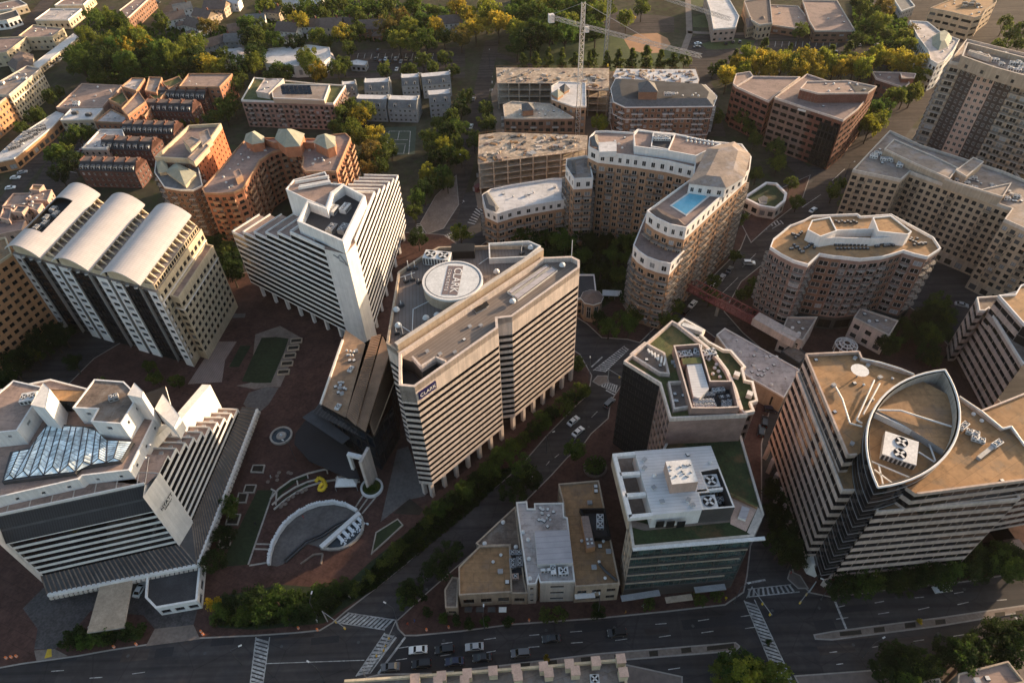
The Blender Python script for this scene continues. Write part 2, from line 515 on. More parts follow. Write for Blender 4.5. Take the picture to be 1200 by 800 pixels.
def facade(b, a, c, z0, z1, S, part):
    mb = b.part(part)
    d = c - a; L = d.length
    if L < .05: return
    d /= L; n = Vector((d.y, -d.x)); ang = math.atan2(d.y, d.x)
    def pt(x, y, z): return (a.x + d.x * x + n.x * y, a.y + d.y * x + n.y * y, z)
    def q(x0, x1, za, zb, y, m): mb.face([pt(x0, y, za), pt(x1, y, za), pt(x1, y, zb), pt(x0, y, zb)], m)
    m = S['m']
    mid = (a + c) / 2
    faces = n.dot(CAMP.xy - mid) > -.25 * (CAMP.xy - mid).length
    if S['kind'] == 'blank' or not faces or L < 1.2:
        q(0, L, z0, z1, 0, m); return
    zb = z0 + S['base']
    if S['base']:
        q(0, L, z0, zb, 0, S['basem'] or m)
    zt = z1 - S['top']
    nf = max(1, round((zt - zb) / S['fh'])); fh = (zt - zb) / nf
    rec = S['rec']
    wh = fh * S['h']; sill = fh * S['s']
    if S['kind'] == 'ribbon':
        nb = 1; bw = L; ww = L - 2 * S['e']; x_off = S['e']
    else:
        nb = max(1, round(L / S['bay'])); bw = L / nb; ww = bw * S['w']; x_off = (bw - ww) / 2
    zc = zb
    for f in range(nf):
        za = zb + f * fh + sill; zd = za + wh
        q(0, L, zc, za, 0, m)
        zc = zd
        for i in range(nb):
            x0 = i * bw + x_off; x1 = x0 + ww
            mm = m
            if S['alt'] and i % len(S['alt']) < len(S['alt']) and S['alt'][i % len(S['alt'])]: mm = S['alt'][i % len(S['alt'])]
            if x0 > i * bw + 1e-4:
                q(i * bw, x0, za, zd, 0, m); q(x1, (i + 1) * bw, za, zd, 0, m)
            mb.face([pt(x0, 0, za), pt(x1, 0, za), pt(x1, -rec, za), pt(x0, -rec, za)], m)
            mb.face([pt(x0, -rec, zd), pt(x1, -rec, zd), pt(x1, 0, zd), pt(x0, 0, zd)], m)
            if S['e'] > 0 or S['kind'] != 'ribbon':
                mb.face([pt(x0, -rec, za), pt(x0, -rec, zd), pt(x0, 0, zd), pt(x0, 0, za)], m)
                mb.face([pt(x1, 0, za), pt(x1, 0, zd), pt(x1, -rec, zd), pt(x1, -rec, za)], m)
            gx = 0.0 if (S['e'] > 0 or S['kind'] != 'ribbon') else rec * .6
            cx = (x0 + x1) / 2
            b.wins.append((Vector(pt(cx, -rec, za)), ang, ww - 2 * gx, wh, S['style'], S['frame'], S['glass']))
            if S['balc'] and S['balc'](i, f, nb, nf):
                b.bals.append((Vector(pt(i * bw + bw / 2, .02, za - sill + .12)), ang, bw * .92, S['bd'], S['bstyle'], S['bslab'], S['brail']))
        if S['band'] and S['band'](f, nf):
            z = zb + (f + 1) * fh - .25
            mb.bar(pt(0, .12, z), pt(L, .12, z), .24, .4, S['bandm'])
    q(0, L, zc, z1, 0, m)

def scatter_vents(b, poly, z, n, seed=1, ac=0, acm='white_metal', rz=0):
    """small plant on a flat roof"""
    r = random.Random(seed); poly = inset(ccw(poly), 2.0)
    xs = [p.x for p in poly]; ys = [p.y for p in poly]; done = []; tries = 0
    while len(done) < n + ac and tries < 600:
        tries += 1
        p = Vector((r.uniform(min(xs), max(xs)), r.uniform(min(ys), max(ys))))
        if not inside(p, poly) or any((p - q).length < 2.6 for q in done): continue
        k = len(done); done.append(p)
        if k < ac:
            lx = r.uniform(2.4, 4.2); hvac(b.root, p.x, p.y, z, lx, r.uniform(1.8, 2.4), r.uniform(1.2, 1.9), rz, 2, 1, acm)
        else:
            put('roof_vent', vent_mesh(r.randrange(4)), b.root, (p.x, p.y, z), r.uniform(0, 1) if r.random() < .3 else rz)
# ---------------------------------------------------------------- material library (real-world base colours)
mat('concrete', (.40, .36, .32), streak=.18)
mat('concrete_light', (.56, .49, .43), streak=.15, var=.1)
mat('concrete_pink', (.66, .55, .485), streak=.2, var=.12)
mat('concrete_rose', (.52, .405, .345), streak=.2, var=.12)
mat('concrete_tan', (.44, .345, .26), streak=.18, var=.14)
mat('stone_tan', (.48, .36, .25), var=.15, streak=.12)
mat('stone_cream', (.58, .48, .34), var=.12, streak=.12)
mat('stone_white', (.76, .735, .715), var=.08, streak=.12, fine=.06)
mat('stucco_white', (.74, .71, .69), var=.06, streak=.1, fine=.05)
mat('stucco_pink', (.52, .36, .29), var=.12, streak=.1)
mat('stucco_orange', (.50, .26, .13), var=.12, streak=.1)
mat('trim_white', (.70, .66, .62), var=.08, streak=.1, fine=.05)
mat('siding_white', (.72, .71, .69), var=.06, fine=.05)
mat('siding_grey', (.30, .31, .32), var=.1, fine=.08)
mat('siding_tan', (.45, .36, .27), var=.1, fine=.08)
brick('brick_red', (.20, .068, .045), (.155, .055, .038), (.28, .22, .18))
brick('brick_dark', (.15, .065, .05), (.12, .055, .045), (.18, .14, .12))
brick('brick_brown', (.27, .14, .09), (.21, .11, .075), (.30, .25, .2))
brick('brick_orange', (.42, .17, .09), (.36, .14, .08), (.38, .28, .2))
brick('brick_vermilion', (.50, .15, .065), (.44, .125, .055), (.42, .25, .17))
mat('brick_char', (.07, .052, .047), var=.2, fine=.2)
brick('brick_tan', (.42, .25, .15), (.36, .21, .13), (.42, .33, .25))
brick('brick_pink', (.34, .21, .17), (.29, .18, .15), (.34, .28, .24))
mat('panel_black', (.016, .016, .018), rough=.6, var=.2, spec=.12)
mat('panel_charcoal', (.07, .065, .065), rough=.6, var=.15)
mat('metal_grey', (.30, .30, .31), rough=.5, var=.15)
mat('metal_dark', (.06, .06, .065), rough=.5)
mat('white_metal', (.68, .67, .66), rough=.45, var=.1, streak=.12)
mat('dark_void', (.012, .012, .014), rough=.9)
mat('frame_dark', (.05, .047, .045), rough=.5)
mat('frame_light', (.45, .43, .40), rough=.5, var=.1)
mat('frame_white', (.62, .60, .58), rough=.5, var=.08)
mat('roof_gravel', (.25, .20, .16), seam=(9, 3, .1), var=.3, scale=.12, fine=.3, fscale=1.2, stain=(.17, .14, .12))
mat('roof_brown', (.20, .15, .12), seam=(8, 2.4, .05), var=.25, scale=.15, fine=.25, fscale=1.6, stain=(.25, .21, .18))
mat('roof_tan', (.37, .215, .105), seam=(11, 3.2, -.5), var=.25, scale=.09, fine=.22, fscale=.6, stain=(.24, .165, .105))
mat('roof_ochre', (.33, .195, .10), seam=(8, 2.6, .05), var=.2, scale=.1, fine=.2, fscale=.8, stain=(.24, .155, .1))
mat('roof_grey', (.30, .235, .195), seam=(8, 2.4, -.3), var=.2, scale=.14, fine=.15, fscale=1, stain=(.31, .28, .28))
mat('roof_mauve', (.28, .20, .175), seam=(8, 2.4, .2), var=.18, scale=.14, fine=.12, fscale=1)
mat('roof_pink', (.36, .255, .21), seam=(7, 2.4, .15), var=.2, scale=.12, fine=.15, fscale=1, stain=(.26, .19, .165))
mat('roof_white', (.60, .585, .59), seam=(10, 2.5, .1), var=.14, scale=.12, fine=.1, fscale=.8, stain=(.52, .5, .5))
mat('roof_lilac', (.54, .475, .45), seam=(9, 2.2, .05), var=.16, scale=.12, fine=.12, fscale=.8, stain=(.30, .255, .235))
mat('roof_slate', (.13, .13, .135), var=.18, scale=.5, fine=.3, fscale=2.5)
mat('roof_dark', (.05, .05, .055), var=.3, scale=.2, fine=.25)
mat('roof_shingle', (.16, .12, .105), var=.2, scale=.6, fine=.3, fscale=3)
mat('roof_shingle_grey', (.17, .17, .17), var=.2, scale=.6, fine=.3, fscale=3)
mat('roof_green_copper', (.30, .30, .24), var=.15, scale=.4)
mat('sedum', (.085, .10, .035), var=.35, scale=.35, fine=.4, fscale=2.2, stain=(.16, .12, .05))
mat('sedum_dark', (.035, .055, .02), var=.35, scale=.3, fine=.4, fscale=2, stain=(.10, .065, .03))
mat('copper_dirty', (.36, .235, .15), var=.25, scale=.12, fine=.2, fscale=.9, stain=(.22, .15, .11))
mat('debris', (.48, .38, .29), var=.35, scale=.35, fine=.45, fscale=.9, stain=(.26, .2, .16))
mat('bare_slab', (.50, .42, .34), var=.22, scale=.2, fine=.3, fscale=.8, stain=(.36, .29, .22))
mat('asphalt', (.050, .046, .048), var=.28, scale=.05, fine=.22, fscale=.5, stain=(.036, .036, .041), rough=.9, track=-.07)
mat('asphalt_new', (.026, .026, .03), var=.2, scale=.1, fine=.2)
mat('asphalt_far', (.066, .056, .054), var=.2, scale=.05, fine=.2, fscale=.5, rough=.95, spec=.1, track=-.75)
mat('paver_red', (.095, .052, .044), var=.25, scale=.2, fine=.25, fscale=1.1, seam=(6, 3, .4), spec=.1)
mat('paver_tan', (.21, .165, .14), var=.2, scale=.25, fine=.25, fscale=1.2)
mat('paver_grey', (.13, .115, .11), var=.22, scale=.2, fine=.25, fscale=1.1)
mat('cobble', (.085, .075, .075), var=.25, scale=.5, fine=.4, fscale=1.8)
mat('pavement', (.17, .135, .12), var=.22, scale=.15, fine=.2, fscale=.8)
mat('kerb_stone', (.30, .27, .25), var=.15)
mat('paint_white', (.50, .49, .48), var=.25, scale=.8, fine=.5, fscale=1.3, stain=(.22, .21, .21))
mat('paint_yellow', (.60, .38, .04), var=.15)
mat('earth', (.072, .066, .046), var=.35, scale=.03, fine=.35, fscale=.25, stain=(.045, .055, .025), spec=.05, rough=1)
mat('soil', (.035, .028, .02), var=.3, scale=.4, fine=.3)
mat('lawn', (.06, .08, .025), var=.25, scale=.06, fine=.3, fscale=.5)
mat('lawn_dark', (.022, .035, .014), var=.25, scale=.12, fine=.3, fscale=1)
mat('ballfield', (.36, .20, .11), var=.15, scale=.1)
mat('tennis_green', (.055, .075, .055), var=.12)
mat('mud', (.20, .15, .115), var=.35, scale=.1, fine=.3)
mat('pool_tile', (.16, .47, .62), var=.1, rough=.1)
mat('bark', (.06, .045, .033), var=.2)
mat('steel_red', (.20, .06, .055), rough=.6, var=.2)
mat('orange_plastic', (.75, .18, .03), rough=.5)
mat('yellow_paint', (.70, .46, .03), rough=.5)
mat('crane_white', (.62, .58, .54), rough=.5, var=.1)
mat('sign_blue', (.02, .02, .09), rough=.4)
mat('sign_brown', (.19, .145, .14), rough=.6, var=.1)
mat('scrim', (.30, .27, .25), var=.2)
mat('rubber', (.015, .015, .016), rough=.8)
mat('lamp_red', (.35, .01, .01), rough=.3); mat('lamp_clear', (.7, .7, .66), rough=.2)
mat('cloth_white', (.72, .70, .69), var=.06)
mat('skin', (.45, .28, .2)); mat('clothes', (.8, .8, .8), var=.1, tint=True)
glassy('glass'); glassy('glass_black', (.010, .010, .012), .06); glassy('glass_blue', (.016, .024, .034), .07)
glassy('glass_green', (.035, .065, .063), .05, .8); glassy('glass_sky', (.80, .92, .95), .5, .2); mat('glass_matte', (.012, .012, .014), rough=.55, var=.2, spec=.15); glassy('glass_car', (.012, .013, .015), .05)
glassy('water', (.02, .03, .04), .04)
mat('foam', (.7, .72, .75), var=.15, scale=2)
mat('copper_ribs', (.30, .19, .125), var=.25, scale=.2)
striped('vault_metal', (.43, .405, .41), (.29, .275, .28), .9, math.radians(80), rough=.55, duty=.16, var=.12)
striped('roof_boards', (.215, .175, .15), (.14, .11, .095), 1.0, math.radians(134), duty=.2)
striped('roof_boards_rear', (.205, .165, .145), (.145, .115, .10), 1.0, math.radians(5), duty=.2)
striped('white_boards', (.60, .585, .59), (.44, .42, .42), .9, math.radians(93), duty=.16)
striped('lilac_boards', (.47, .43, .44), (.36, .33, .34), 1.6, math.radians(92), duty=.14)
striped('wood_boards', (.27, .20, .175), (.16, .115, .10), .8, math.radians(170), duty=.2)
striped('slate_tiles', (.045, .045, .05), (.028, .028, .03), .6, math.radians(2), duty=.3)
leafmat(); paintmat()

# ---------------------------------------------------------------- setting: ground, roads, pavements, markings
def sheet(name, polys, m, z, kind='structure'):
    b = MB()
    for p in polys: b.flat(p, z, m)
    o = build(b, name); o['kind'] = kind
    return o
def slab(name, polys, m, z0, z1, side='kerb_stone', border=.35, kind='structure'):
    """a raised pavement with a stone kerb"""
    b = MB()
    for p in polys:
        p = ccw(p); i = inset(p, border)
        b.prism(p, z0, z1, side, top=False)
        for k in range(len(p)):
            j = (k + 1) % len(p)
            b.face([(p[k].x, p[k].y, z1), (p[j].x, p[j].y, z1), (i[j].x, i[j].y, z1), (i[k].x, i[k].y, z1)], side)
        b.flat(i, z1, m)
    o = build(b, name); o['kind'] = kind
    return o
def strip(pts, w):
    """road ribbon quads along world points"""
    out = []; pts = [Vector((p[0], p[1])) for p in pts]
    L, Rr = [], []
    for i, p in enumerate(pts):
        a = pts[max(0, i - 1)]; c = pts[min(len(pts) - 1, i + 1)]
        d = (c - a).normalized(); n = Vector((-d.y, d.x))
        L.append(p + n * w / 2); Rr.append(p - n * w / 2)
    for i in range(len(pts) - 1): out.append([L[i], Rr[i], Rr[i + 1], L[i + 1]])
    return out
def ground_px(s): return W(Z('p', s), 0)

b = MB(); b.flat([Vector(p) for p in ((-2600, -600), (2600, -600), (2600, 4200), (-2600, 4200))], 0, 'earth')
build(b, 'ground')['kind'] = 'structure'

# the paved centre
sheet('road', [ground_px('-120,1000 1420,1000 1420,330 1180,150 1040,150 930,205 850,270 780,330 720,300 560,222 480,245 290,300 240,330 80,395 -140,560')], 'asphalt', .01)
sheet('avenue', strip([P(880, 300).xy, P(950, 247).xy, P(1010, 185).xy, P(1065, 122).xy, P(1120, 62).xy, P(1200, -5).xy, P(1290, -80).xy], 19), 'asphalt_far', .02)
b_far = []
for s, w in (('522,262 541,205 552,165 560,130 569,85 577,48', 9), ('20,45 45,14 68,-12', 11), ('60,70 85,45 108,28 130,8', 8),
             ('575,62 640,84', 6), ('840,160 830,110 815,75 840,62 900,58', 9), ('900,150 925,185 950,210', 9),
             ('1000,165 1040,130 1075,95', 9), ('60,170 82,120 105,95', 10), ('0,250 30,205 60,172', 9), ('285,120 345,92 400,88 470,90 545,88', 8),
             ('1080,200 1140,220 1220,260', 8), ('185,25 205,5 220,-12', 9)):
    sheet('side_road', strip([P(*q).xy for q in Z('p', s)], w), 'asphalt_far', .03 + .005 * w + len(s) * .0004)
pass

# raised city blocks
# the hotel, plaza and striped towers
slab('pavement_plaza', [ground_px('-40,790 26,778 91,769 130,762 171,756 235,748 300,745 345,742 375,739 390,730 405,717 440,690 475,662 510,630 541,604 575,576 610,547 640,512 675,476 690,462 694,440 680,415 640,390 600,330 520,275 470,272 400,285 330,310 262,325 225,352 110,420 0,530 -90,640')], 'paver_red', 0, .14)
# the triangle of offices right of the diagonal road
slab('pavement_triangle', [ground_px('466,737 463,728 472,720 500,694 525,672 556,645 600,602 645,557 665,535 682,522 692,508 712,490 715,470 735,440 752,425 770,402 800,372 815,378 872,420 900,445 905,470 893,520 893,560 893,610 880,640 876,675 872,694 850,709 780,717 700,725 600,732 540,740 488,745 474,745')], 'paver_red', 0, .14)
# the curved apartment block
slab('pavement_park', [ground_px('560,290 600,262 700,225 860,225 880,262 868,292 835,325 800,352 780,372 750,402 735,398 705,396 688,380 640,350 590,320')], 'paver_red', 0, .14)
slab('pavement_corner', [ground_px('925,650 935,600 930,540 915,470 920,440 905,420 870,390 848,365 868,330 905,300 955,262 990,300 1080,370 1200,500 1290,560 1290,660 1200,671 1130,682 1060,689 975,700 950,695 930,678')], 'paver_red', 0, .14)
slab('pavement_triangle_corner', [ground_px('700,440 712,440 714,448 702,452 694,447')], 'paver_tan', 0, .14)
slab('pavement_island', [ground_px('925,668 938,674 948,690 935,690 922,678')], 'pavement', .14, .2)
slab('pavement_garage', [ground_px('868,262 905,225 950,205 940,235 905,262 880,285')], 'paver_red', 0, .155)
slab('pavement_crane', [ground_px('492,262 510,230 535,205 538,240 520,268 500,275')], 'paver_tan', 0, .14)
slab('pavement_opposite', [ground_px('400,801 445,789 560,787 640,783 735,778 800,792 800,840 380,840'), ground_px('930,791 1000,786 1080,780 1130,760 1200,747 1290,735 1290,850 960,850')], 'pavement', 0, .14)
slab('pavement_left', [ground_px('-120,520 0,448 60,405 60,350 -60,350')], 'paver_grey', 0, .14)

# plaza paving: lighter bands, pads and lawns
T = .145
sheet('path', [W(Z('c6', '200,410 235,70 410,10 560,95 410,440 330,440 230,455 100,430'), T)], 'paver_tan', T + .005)
sheet('path', [W(Z('c2', '40,605 220,596 235,620 45,635'), T), W(Z('c3', '60,240 190,235 185,260 45,265'), T)], 'paver_grey', T + .005)
sheet('path', [W(Z('a1', '955,85 1055,88 1040,190 880,200'), T), W(Z('a1', '1000,0 1110,0 1055,88 955,85'), T)], 'wood_boards', T + .01)
sheet('path', [W(Z('c6', '190,480 310,440 400,445 330,560 240,640 150,560'), T)], 'paver_grey', T + .01)
sheet('lawn', [W(Z('c6', '280,95 380,88 470,100 440,190 345,410 240,412 140,400 210,240'), T)], 'lawn_dark', T + .012)
sheet('lawn', [W(Z('c7', '285,388 372,388 235,790 120,800 90,790 200,560'), T)], 'lawn_dark', T + .016)
sheet('lawn', [W(Z('c6', '130,150 205,150 120,300 50,300'), T)], 'lawn_dark', T + .013)
sheet('path', [W(Z('c7', '1040,170 1100,150 1190,420 1100,440 950,560'), T)], 'paver_grey', T + .006)
sheet('lawn', [ground_px('432,660 500,605 560,555 610,545 560,590 500,640 440,690 400,715 380,730 300,738 255,735 250,700 330,685 400,690')], 'lawn_dark', T + .011)
# plaza white bands
def band(pts, w, m, z, h=None):
    return strip([P(a, c, z).xy for a, c in pts], w)
bands = []
for s in ('235,790 372,390', '275,678 360,680', '268,705 352,708', '240,795 345,778', '815,480 860,410', '832,500 890,420', '850,515 925,425', '480,690 560,600'):
    bands += band(Z('c7', s), .5, '', T)
sheet('path_bands', bands, 'concrete', T + .022)
bands = []
for i in range(4):
    a = Z('c7', ['1040,20 990,110', '975,95 1040,95', '970,120 1035,120', '965,145 1030,148'][i]); bands += band(a, .5, '', T)
sheet('path_bands', bands, 'concrete', T + .026)
# hotel forecourt
sheet('driveway', [W(Z('c5', '100,470 190,380 430,345 640,330 640,420 690,480 870,470 850,545 680,560 630,500 400,480 280,620 240,650 150,650 165,560'), T)], 'cobble', T + .006)
sheet('driveway', [W(Z('c5', '150,655 240,648 300,680 160,700'), T), W(Z('c5', '680,560 850,542 880,605 640,637'), T)], 'paver_tan', T + .012)
sheet('road_markings', [W(Z('c5', '208,650 226,648 228,682 195,690'), T)], 'paint_yellow', T + .02)

# sidewalk along the avenue and other light strips
def road_lines(): return
lines = []
def dash(a, c, w=.18): lines.extend(strip([P(*a).xy, P(*c).xy], w))
for s in ('60,786 75,785 x', '105,794 120,793 x', '155,789 170,787 x', '312,777 427,773 x', '620,744 632,743 x', '668,740 682,739 x', '669,753 683,752 x', '619,758 632,757 x', '721,750 735,748 x', '768,731 781,730 x',
          '772,746 786,744 x', '818,727 831,725 x', '822,741 836,739 x', '868,722 882,720 x', '873,736 887,734 x', '982,711 990,709 x', '980,725 994,723 x', '1025,706 1036,704 x',
          '1029,719 1042,717 x', '1072,700 1083,699 x', '1076,714 1089,711 x', '1118,695 1129,693 x', '1122,708 1135,705 x', '1168,703 1180,702 x', '467,759 479,757 x', '464,773 477,771 x', '517,754 530,752 x', '516,768 529,766 x',
          '567,749 581,747 x', '570,764 581,762 x', '730,789 744,787 x', '783,784 797,782 x', '972,764 981,763 x', '1022,758 1034,756 x', '1070,751 1083,749 x', '1117,745 1130,743 x', '1165,740 1176,738 x', '980,778 988,777 x',
          '493,683 501,676 x', '650,536 655,532 x', '670,518 676,512 x', '693,489 700,482 x', '722,492 727,488 x', '640,545 644,540 x', '620,562 626,556 x',
          '905,268 915,262 x', '940,243 962,228 x', '975,212 990,198 x', '845,345 865,325 x', '870,313 886,297 x'):
    t = s.split()
    a = tuple(map(float, t[0].split(','))); c = tuple(map(float, t[1].split(',')))
    dash(a, c, .2 if a[1] > 300 else .28)
for s in ('475,746 443,789', '464,746 433,788', '978,703 992,737', '855,763 866,800', '1190,722 1200,744', '875,683 897,679', '710,457 722,463', '693,430 706,418'):
    a, c = Z('p', s); dash(a, c, .55)
for s in ('392.5,728.7 451,737.5', '407.5,717.5 462.5,726', '451,741 417,792', '462,744 432,789', '300,746 293,802', '316,746 308,802', '876,690 927,684.5', '877,699 937,693', '872,703 913,802', '884,702 931,802',
          '695,434 732,405', '709,436 737,409', '707,446 724,452', '704,452 722,460'):
    a, c = Z('p', s); dash(a, c, .28)
def zebra(a0, a1, c0, c1, n, w=.55, skew=0.0):
    a0, a1, c0, c1 = [P(*q).xy for q in (a0, a1, c0, c1)]
    for i in range(n):
        t = (i + .5) / n
        p, q = lerp(a0, a1, t), lerp(c0, c1, min(1, max(0, t + skew)))
        lines.extend(strip([p, q], w))
zebra((392.5, 728.7), (451, 737.5), (407.5, 717.5), (462.5, 726), 12, .55)
zebra((451, 741), (417, 792), (462, 744), (432, 789), 12, .6)
zebra((300, 746), (293, 802), (316, 746), (308, 802), 12, .55, .08)
zebra((876, 690), (927, 684.5), (877, 699), (937, 693), 10, .55, -.05)
zebra((872, 703), (913, 802), (884, 702), (931, 802), 22, .55, .06)
zebra((695, 434), (732, 405), (709, 436), (737, 409), 15, .5)
zebra((707, 446), (724, 452), (704, 452), (722, 460), 7, .5)
for s in ('1,1',):
    pass
# far crossings
zebra((873, 273), (890, 262), (880, 281), (900, 268), 7, .6); zebra((885, 262), (916, 258), (886, 268), (920, 262), 8, .6); zebra((918, 268), (930, 278), (926, 262), (940, 270), 6, .6)
zebra((538, 228), (520, 240), (545, 236), (528, 246), 8, .6); zebra((547, 262), (560, 240), (556, 264), (566, 246), 7, .6); zebra((487, 262), (490, 275), (494, 261), (497, 273), 6, .6)
zebra((502, 282), (515, 275), (506, 286), (520, 280), 6, .6); zebra((516, 278), (530, 272), (520, 284), (533, 277), 6, .6)
zebra((1083, 160), (1097, 168), (1088, 156), (1101, 163), 6, .5)
for y in (88, 95, 104): zebra((562, y), (578, y), (562, y + 3), (578, y + 3), 6, .5)
sheet('road_markings', lines, 'paint_white', .022)
sheet('road_patch', [ground_px('470,742 541,740 541,779 445,790')], 'asphalt_new', .016)

r = random.Random(31); pt_, mh = [], []
for i in range(34):
    x = r.uniform(20, 1190); y = 790 - (x - 0) * .085 + r.uniform(-26, -4) if x < 560 else r.choice((758 - (x - 600) * .075, 790 - (x - 600) * .075)) + r.uniform(-18, 6)
    c = P(x, y).xy; w_, l_ = r.uniform(1.2, 3), r.uniform(3, 14); a = .07; d = Vector((math.cos(a), math.sin(a))); n = Vector((-d.y, d.x))
    pt_.append((c, d, n, l_, w_)); 
for i, (c, d, n, l_, w_) in enumerate(pt_): sheet('road_patch', [[c - d * l_ / 2 - n * w_ / 2, c + d * l_ / 2 - n * w_ / 2, c + d * l_ / 2 + n * w_ / 2, c - d * l_ / 2 + n * w_ / 2]], ('asphalt_new', 'asphalt_far', 'asphalt_new')[i % 3], .0125 + i * .0001)
for s in ('150,768 240,765 330,757 420,752 520,750 640,738 720,735 812,733 905,715 960,712 1050,700 1130,690 560,660 500,690 615,570 690,500 1000,755 1100,742'.split()):
    c = P(*map(float, s.split(','))).xy; mh.append([c + Vector((.42 * math.cos(t * PI / 4), .42 * math.sin(t * PI / 4))) for t in range(8)])
sheet('manholes', mh, 'metal_dark', .0185)
# planted centre strip of the avenue
med = [ground_px('440,797 560,782 700,765 862,752 868,757 862,763 700,776 560,792 450,806'), ground_px('953,743 975,739 1100,723 1230,704 1240,711 1100,734 975,750 955,749')]
slab('median', med, 'paver_tan', 0, .16)
beds = [Z('a7', p) for p in ('20,708 85,703 82,728 25,732', '165,695 210,690 212,718 165,722', '322,680 368,675 370,702 325,706', '480,668 525,662 526,686 482,690', '642,650 683,646 686,672 645,676', '792,636 838,630 842,655 795,660', '913,628 1040,612 1042,634 915,648')] + \
       [Z('a8', p) for p in ('335,560 435,550 440,570 338,580', '495,540 545,535 548,558 498,563', '640,518 690,513 693,538 643,543', '783,504 830,499 834,521 786,526', '1062,470 1110,465 1112,485 1065,490', '1160,462 1200,456 1200,477 1162,482')] + [Z('a6', p) for p in ('825,742 868,738 866,765 823,768', '930,735 1005,730 1005,750 925,757', '1090,722 1138,716 1140,738 1092,742', '580,770 700,762 695,780 580,786')]
sheet('flower_bed', [W(p, .16) for p in beds], 'soil', .168)

# far lawns, courts and car parks
sheet('lawn', [ground_px('610,40 690,38 760,50 800,60 800,84 608,86')], 'lawn', .012)
sheet('ballfield', [ground_px('731,46 745,40 770,39 782,45 786,52 775,62 755,63 738,58')], 'ballfield', .017)
sheet('lawn', [ground_px('862,45 885,48 880,60 828,58 822,52 835,48'), ground_px('805,-5 830,-5 832,8 808,8'), ground_px('812,20 832,16 836,33 812,32')], 'lawn', .04)
sheet('path', strip([P(a, c).xy for a, c in ((806, -6), (808, 40), (800, 62), (812, 75))], 4) + strip([P(a, c).xy for a, c in ((806, 38), (860, 40), (950, 38), (1010, 45))], 4), 'paver_tan', .05)
sheet('car_park', [ground_px('405,60 445,58 545,56 545,78 500,85 402,82')], 'asphalt_far', .034)
sheet('car_park', [ground_px('700,12 740,15 790,20 790,38 720,40 705,30'), ground_px('890,48 1010,48 1010,66 890,66'), ground_px('55,190 100,150 125,150 115,185 75,225 30,235'), ground_px('1010,-40 1090,-40 1120,40 1060,100 1015,60'), ground_px('1125,40 1180,5 1290,0 1290,60 1200,70 1150,50')], 'asphalt_far', .036)
sheet('car_park', [ground_px('800,62 803,48 815,42 880,40 1010,44 1010,47 888,47 888,66 870,68 850,75 845,95 830,92 815,78 805,72')], 'asphalt_far', .037)
sheet('tennis_court', [ground_px('440,150 488,148 486,181 424,184')], 'tennis_green', .045)
ct = []
for s in ('456,154 481,154', '478,164 458,164', '481,154 479,181', '456,154 452,180', '468,154 466,164', '462,169 476,169', '463,170 460,180', '475,170 473,180', '461,180 474,180'):
    a, c = Z('p', s); ct += strip([P(*a).xy, P(*c).xy], .35)
for i in range(14):
    x = 420 + i * 8; ct += strip([P(x, 63).xy, P(x - 1.5, 69).xy], .3)
for i in range(12):
    x = 893 + i * 8; ct += strip([P(x, 49).xy, P(x - 1, 55).xy], .3)
for i in range(8):
    x = 78 + i * 5; y = 200 - i * 6; ct += strip([P(x, y).xy, P(x + 12, y + 3).xy], .25)
sheet('court_lines', ct, 'paint_white', .06)
sheet('lawn', [ground_px('170,88 215,72 225,85 195,92')], 'lawn', .02)
sheet('lawn', [ground_px('600,300 640,262 700,255 752,260 745,300 735,340 690,372 668,340')], 'lawn_dark', T + .008)
sheet('building_site', [ground_px('555,215 585,180 575,110 590,78 720,84 720,180 690,230 560,245')], 'mud', .03)
sheet('flower_bed', [W(Z('b2', '50,790 140,710 215,770 190,800'), T)], 'soil', T + .02)
# ================================================================ the striped office slab with the round roof sign
FR = Z('p', '467,413 467.3,451.7 485.8,453.4 584,384 583,373 600,371 679.4,313.3 679.4,304.7 669.7,300 636,301.4')
RE = Z('p', '636,301.4 633,290.6 622,285 572,285.6 513.7,287 495,297 480,307 466,316.6 452,400 463.8,408.7 467,413')
zt = 50.0
fw_, rw_ = W(FR, zt), W(RE, zt)
o = Bld('office_building', 'tan and black banded office slab with a round white sign on its roof', 'building', fw_)
RB = sp('ribbon', 'concrete_pink', fh=2.4, h=.56, s=.26, rec=.12, style='ribbon', frame='panel_black', glass='glass_black', top=6.3, base=.6)
o.walls(fw_, 7, zt, RB, skip=(9,))
o.walls(rw_, 7, zt - .6, RB, skip=(10,))
o.part('wall').face([(p.x, p.y, 7) for p in ccw(fw_)[::-1]], 'concrete_pink')
o.part('wall').face([(p.x, p.y, 7) for p in ccw(rw_)[::-1]], 'concrete_pink')
# pit at the near corner of the roof
pit = W(Z('p', '467,413 484,419.5 494,431 511,420 523,425 485.8,453.4 467.3,451.7'), zt)
main = W(Z('p', '467,413 484,419.5 494,431 511,420 523,425 584,384 583,373 600,371 679.4,313.3 679.4,304.7 669.7,300 636,301.4'), zt)
o.roof(main, zt - 1.6, 'roof_boards', ph=0)
o.roof(rw_, zt - 1.8, 'roof_boards_rear', ph=0)
b = o.part('parapet')
f2 = ccw(fw_); b.ring(f2, inset(f2, .7), zt - 2, zt + .02, 'concrete_pink')
b = o.part('parapet#90'); r2 = ccw(rw_); b.ring(r2, inset(r2, .6), zt - 2.4, zt - .58, 'concrete_tan')
pp = ccw(pit); b = o.part('roof_pit'); b.flat(inset(pp, .2), zt - 6, 'roof_dark')
for i in range(len(pp)):
    a, c = pp[i], pp[(i + 1) % len(pp)]
    b.face([(a.x, a.y, zt - 6), (a.x, a.y, zt - 1.6), (c.x, c.y, zt - 1.6), (c.x, c.y, zt - 6)], 'panel_charcoal')
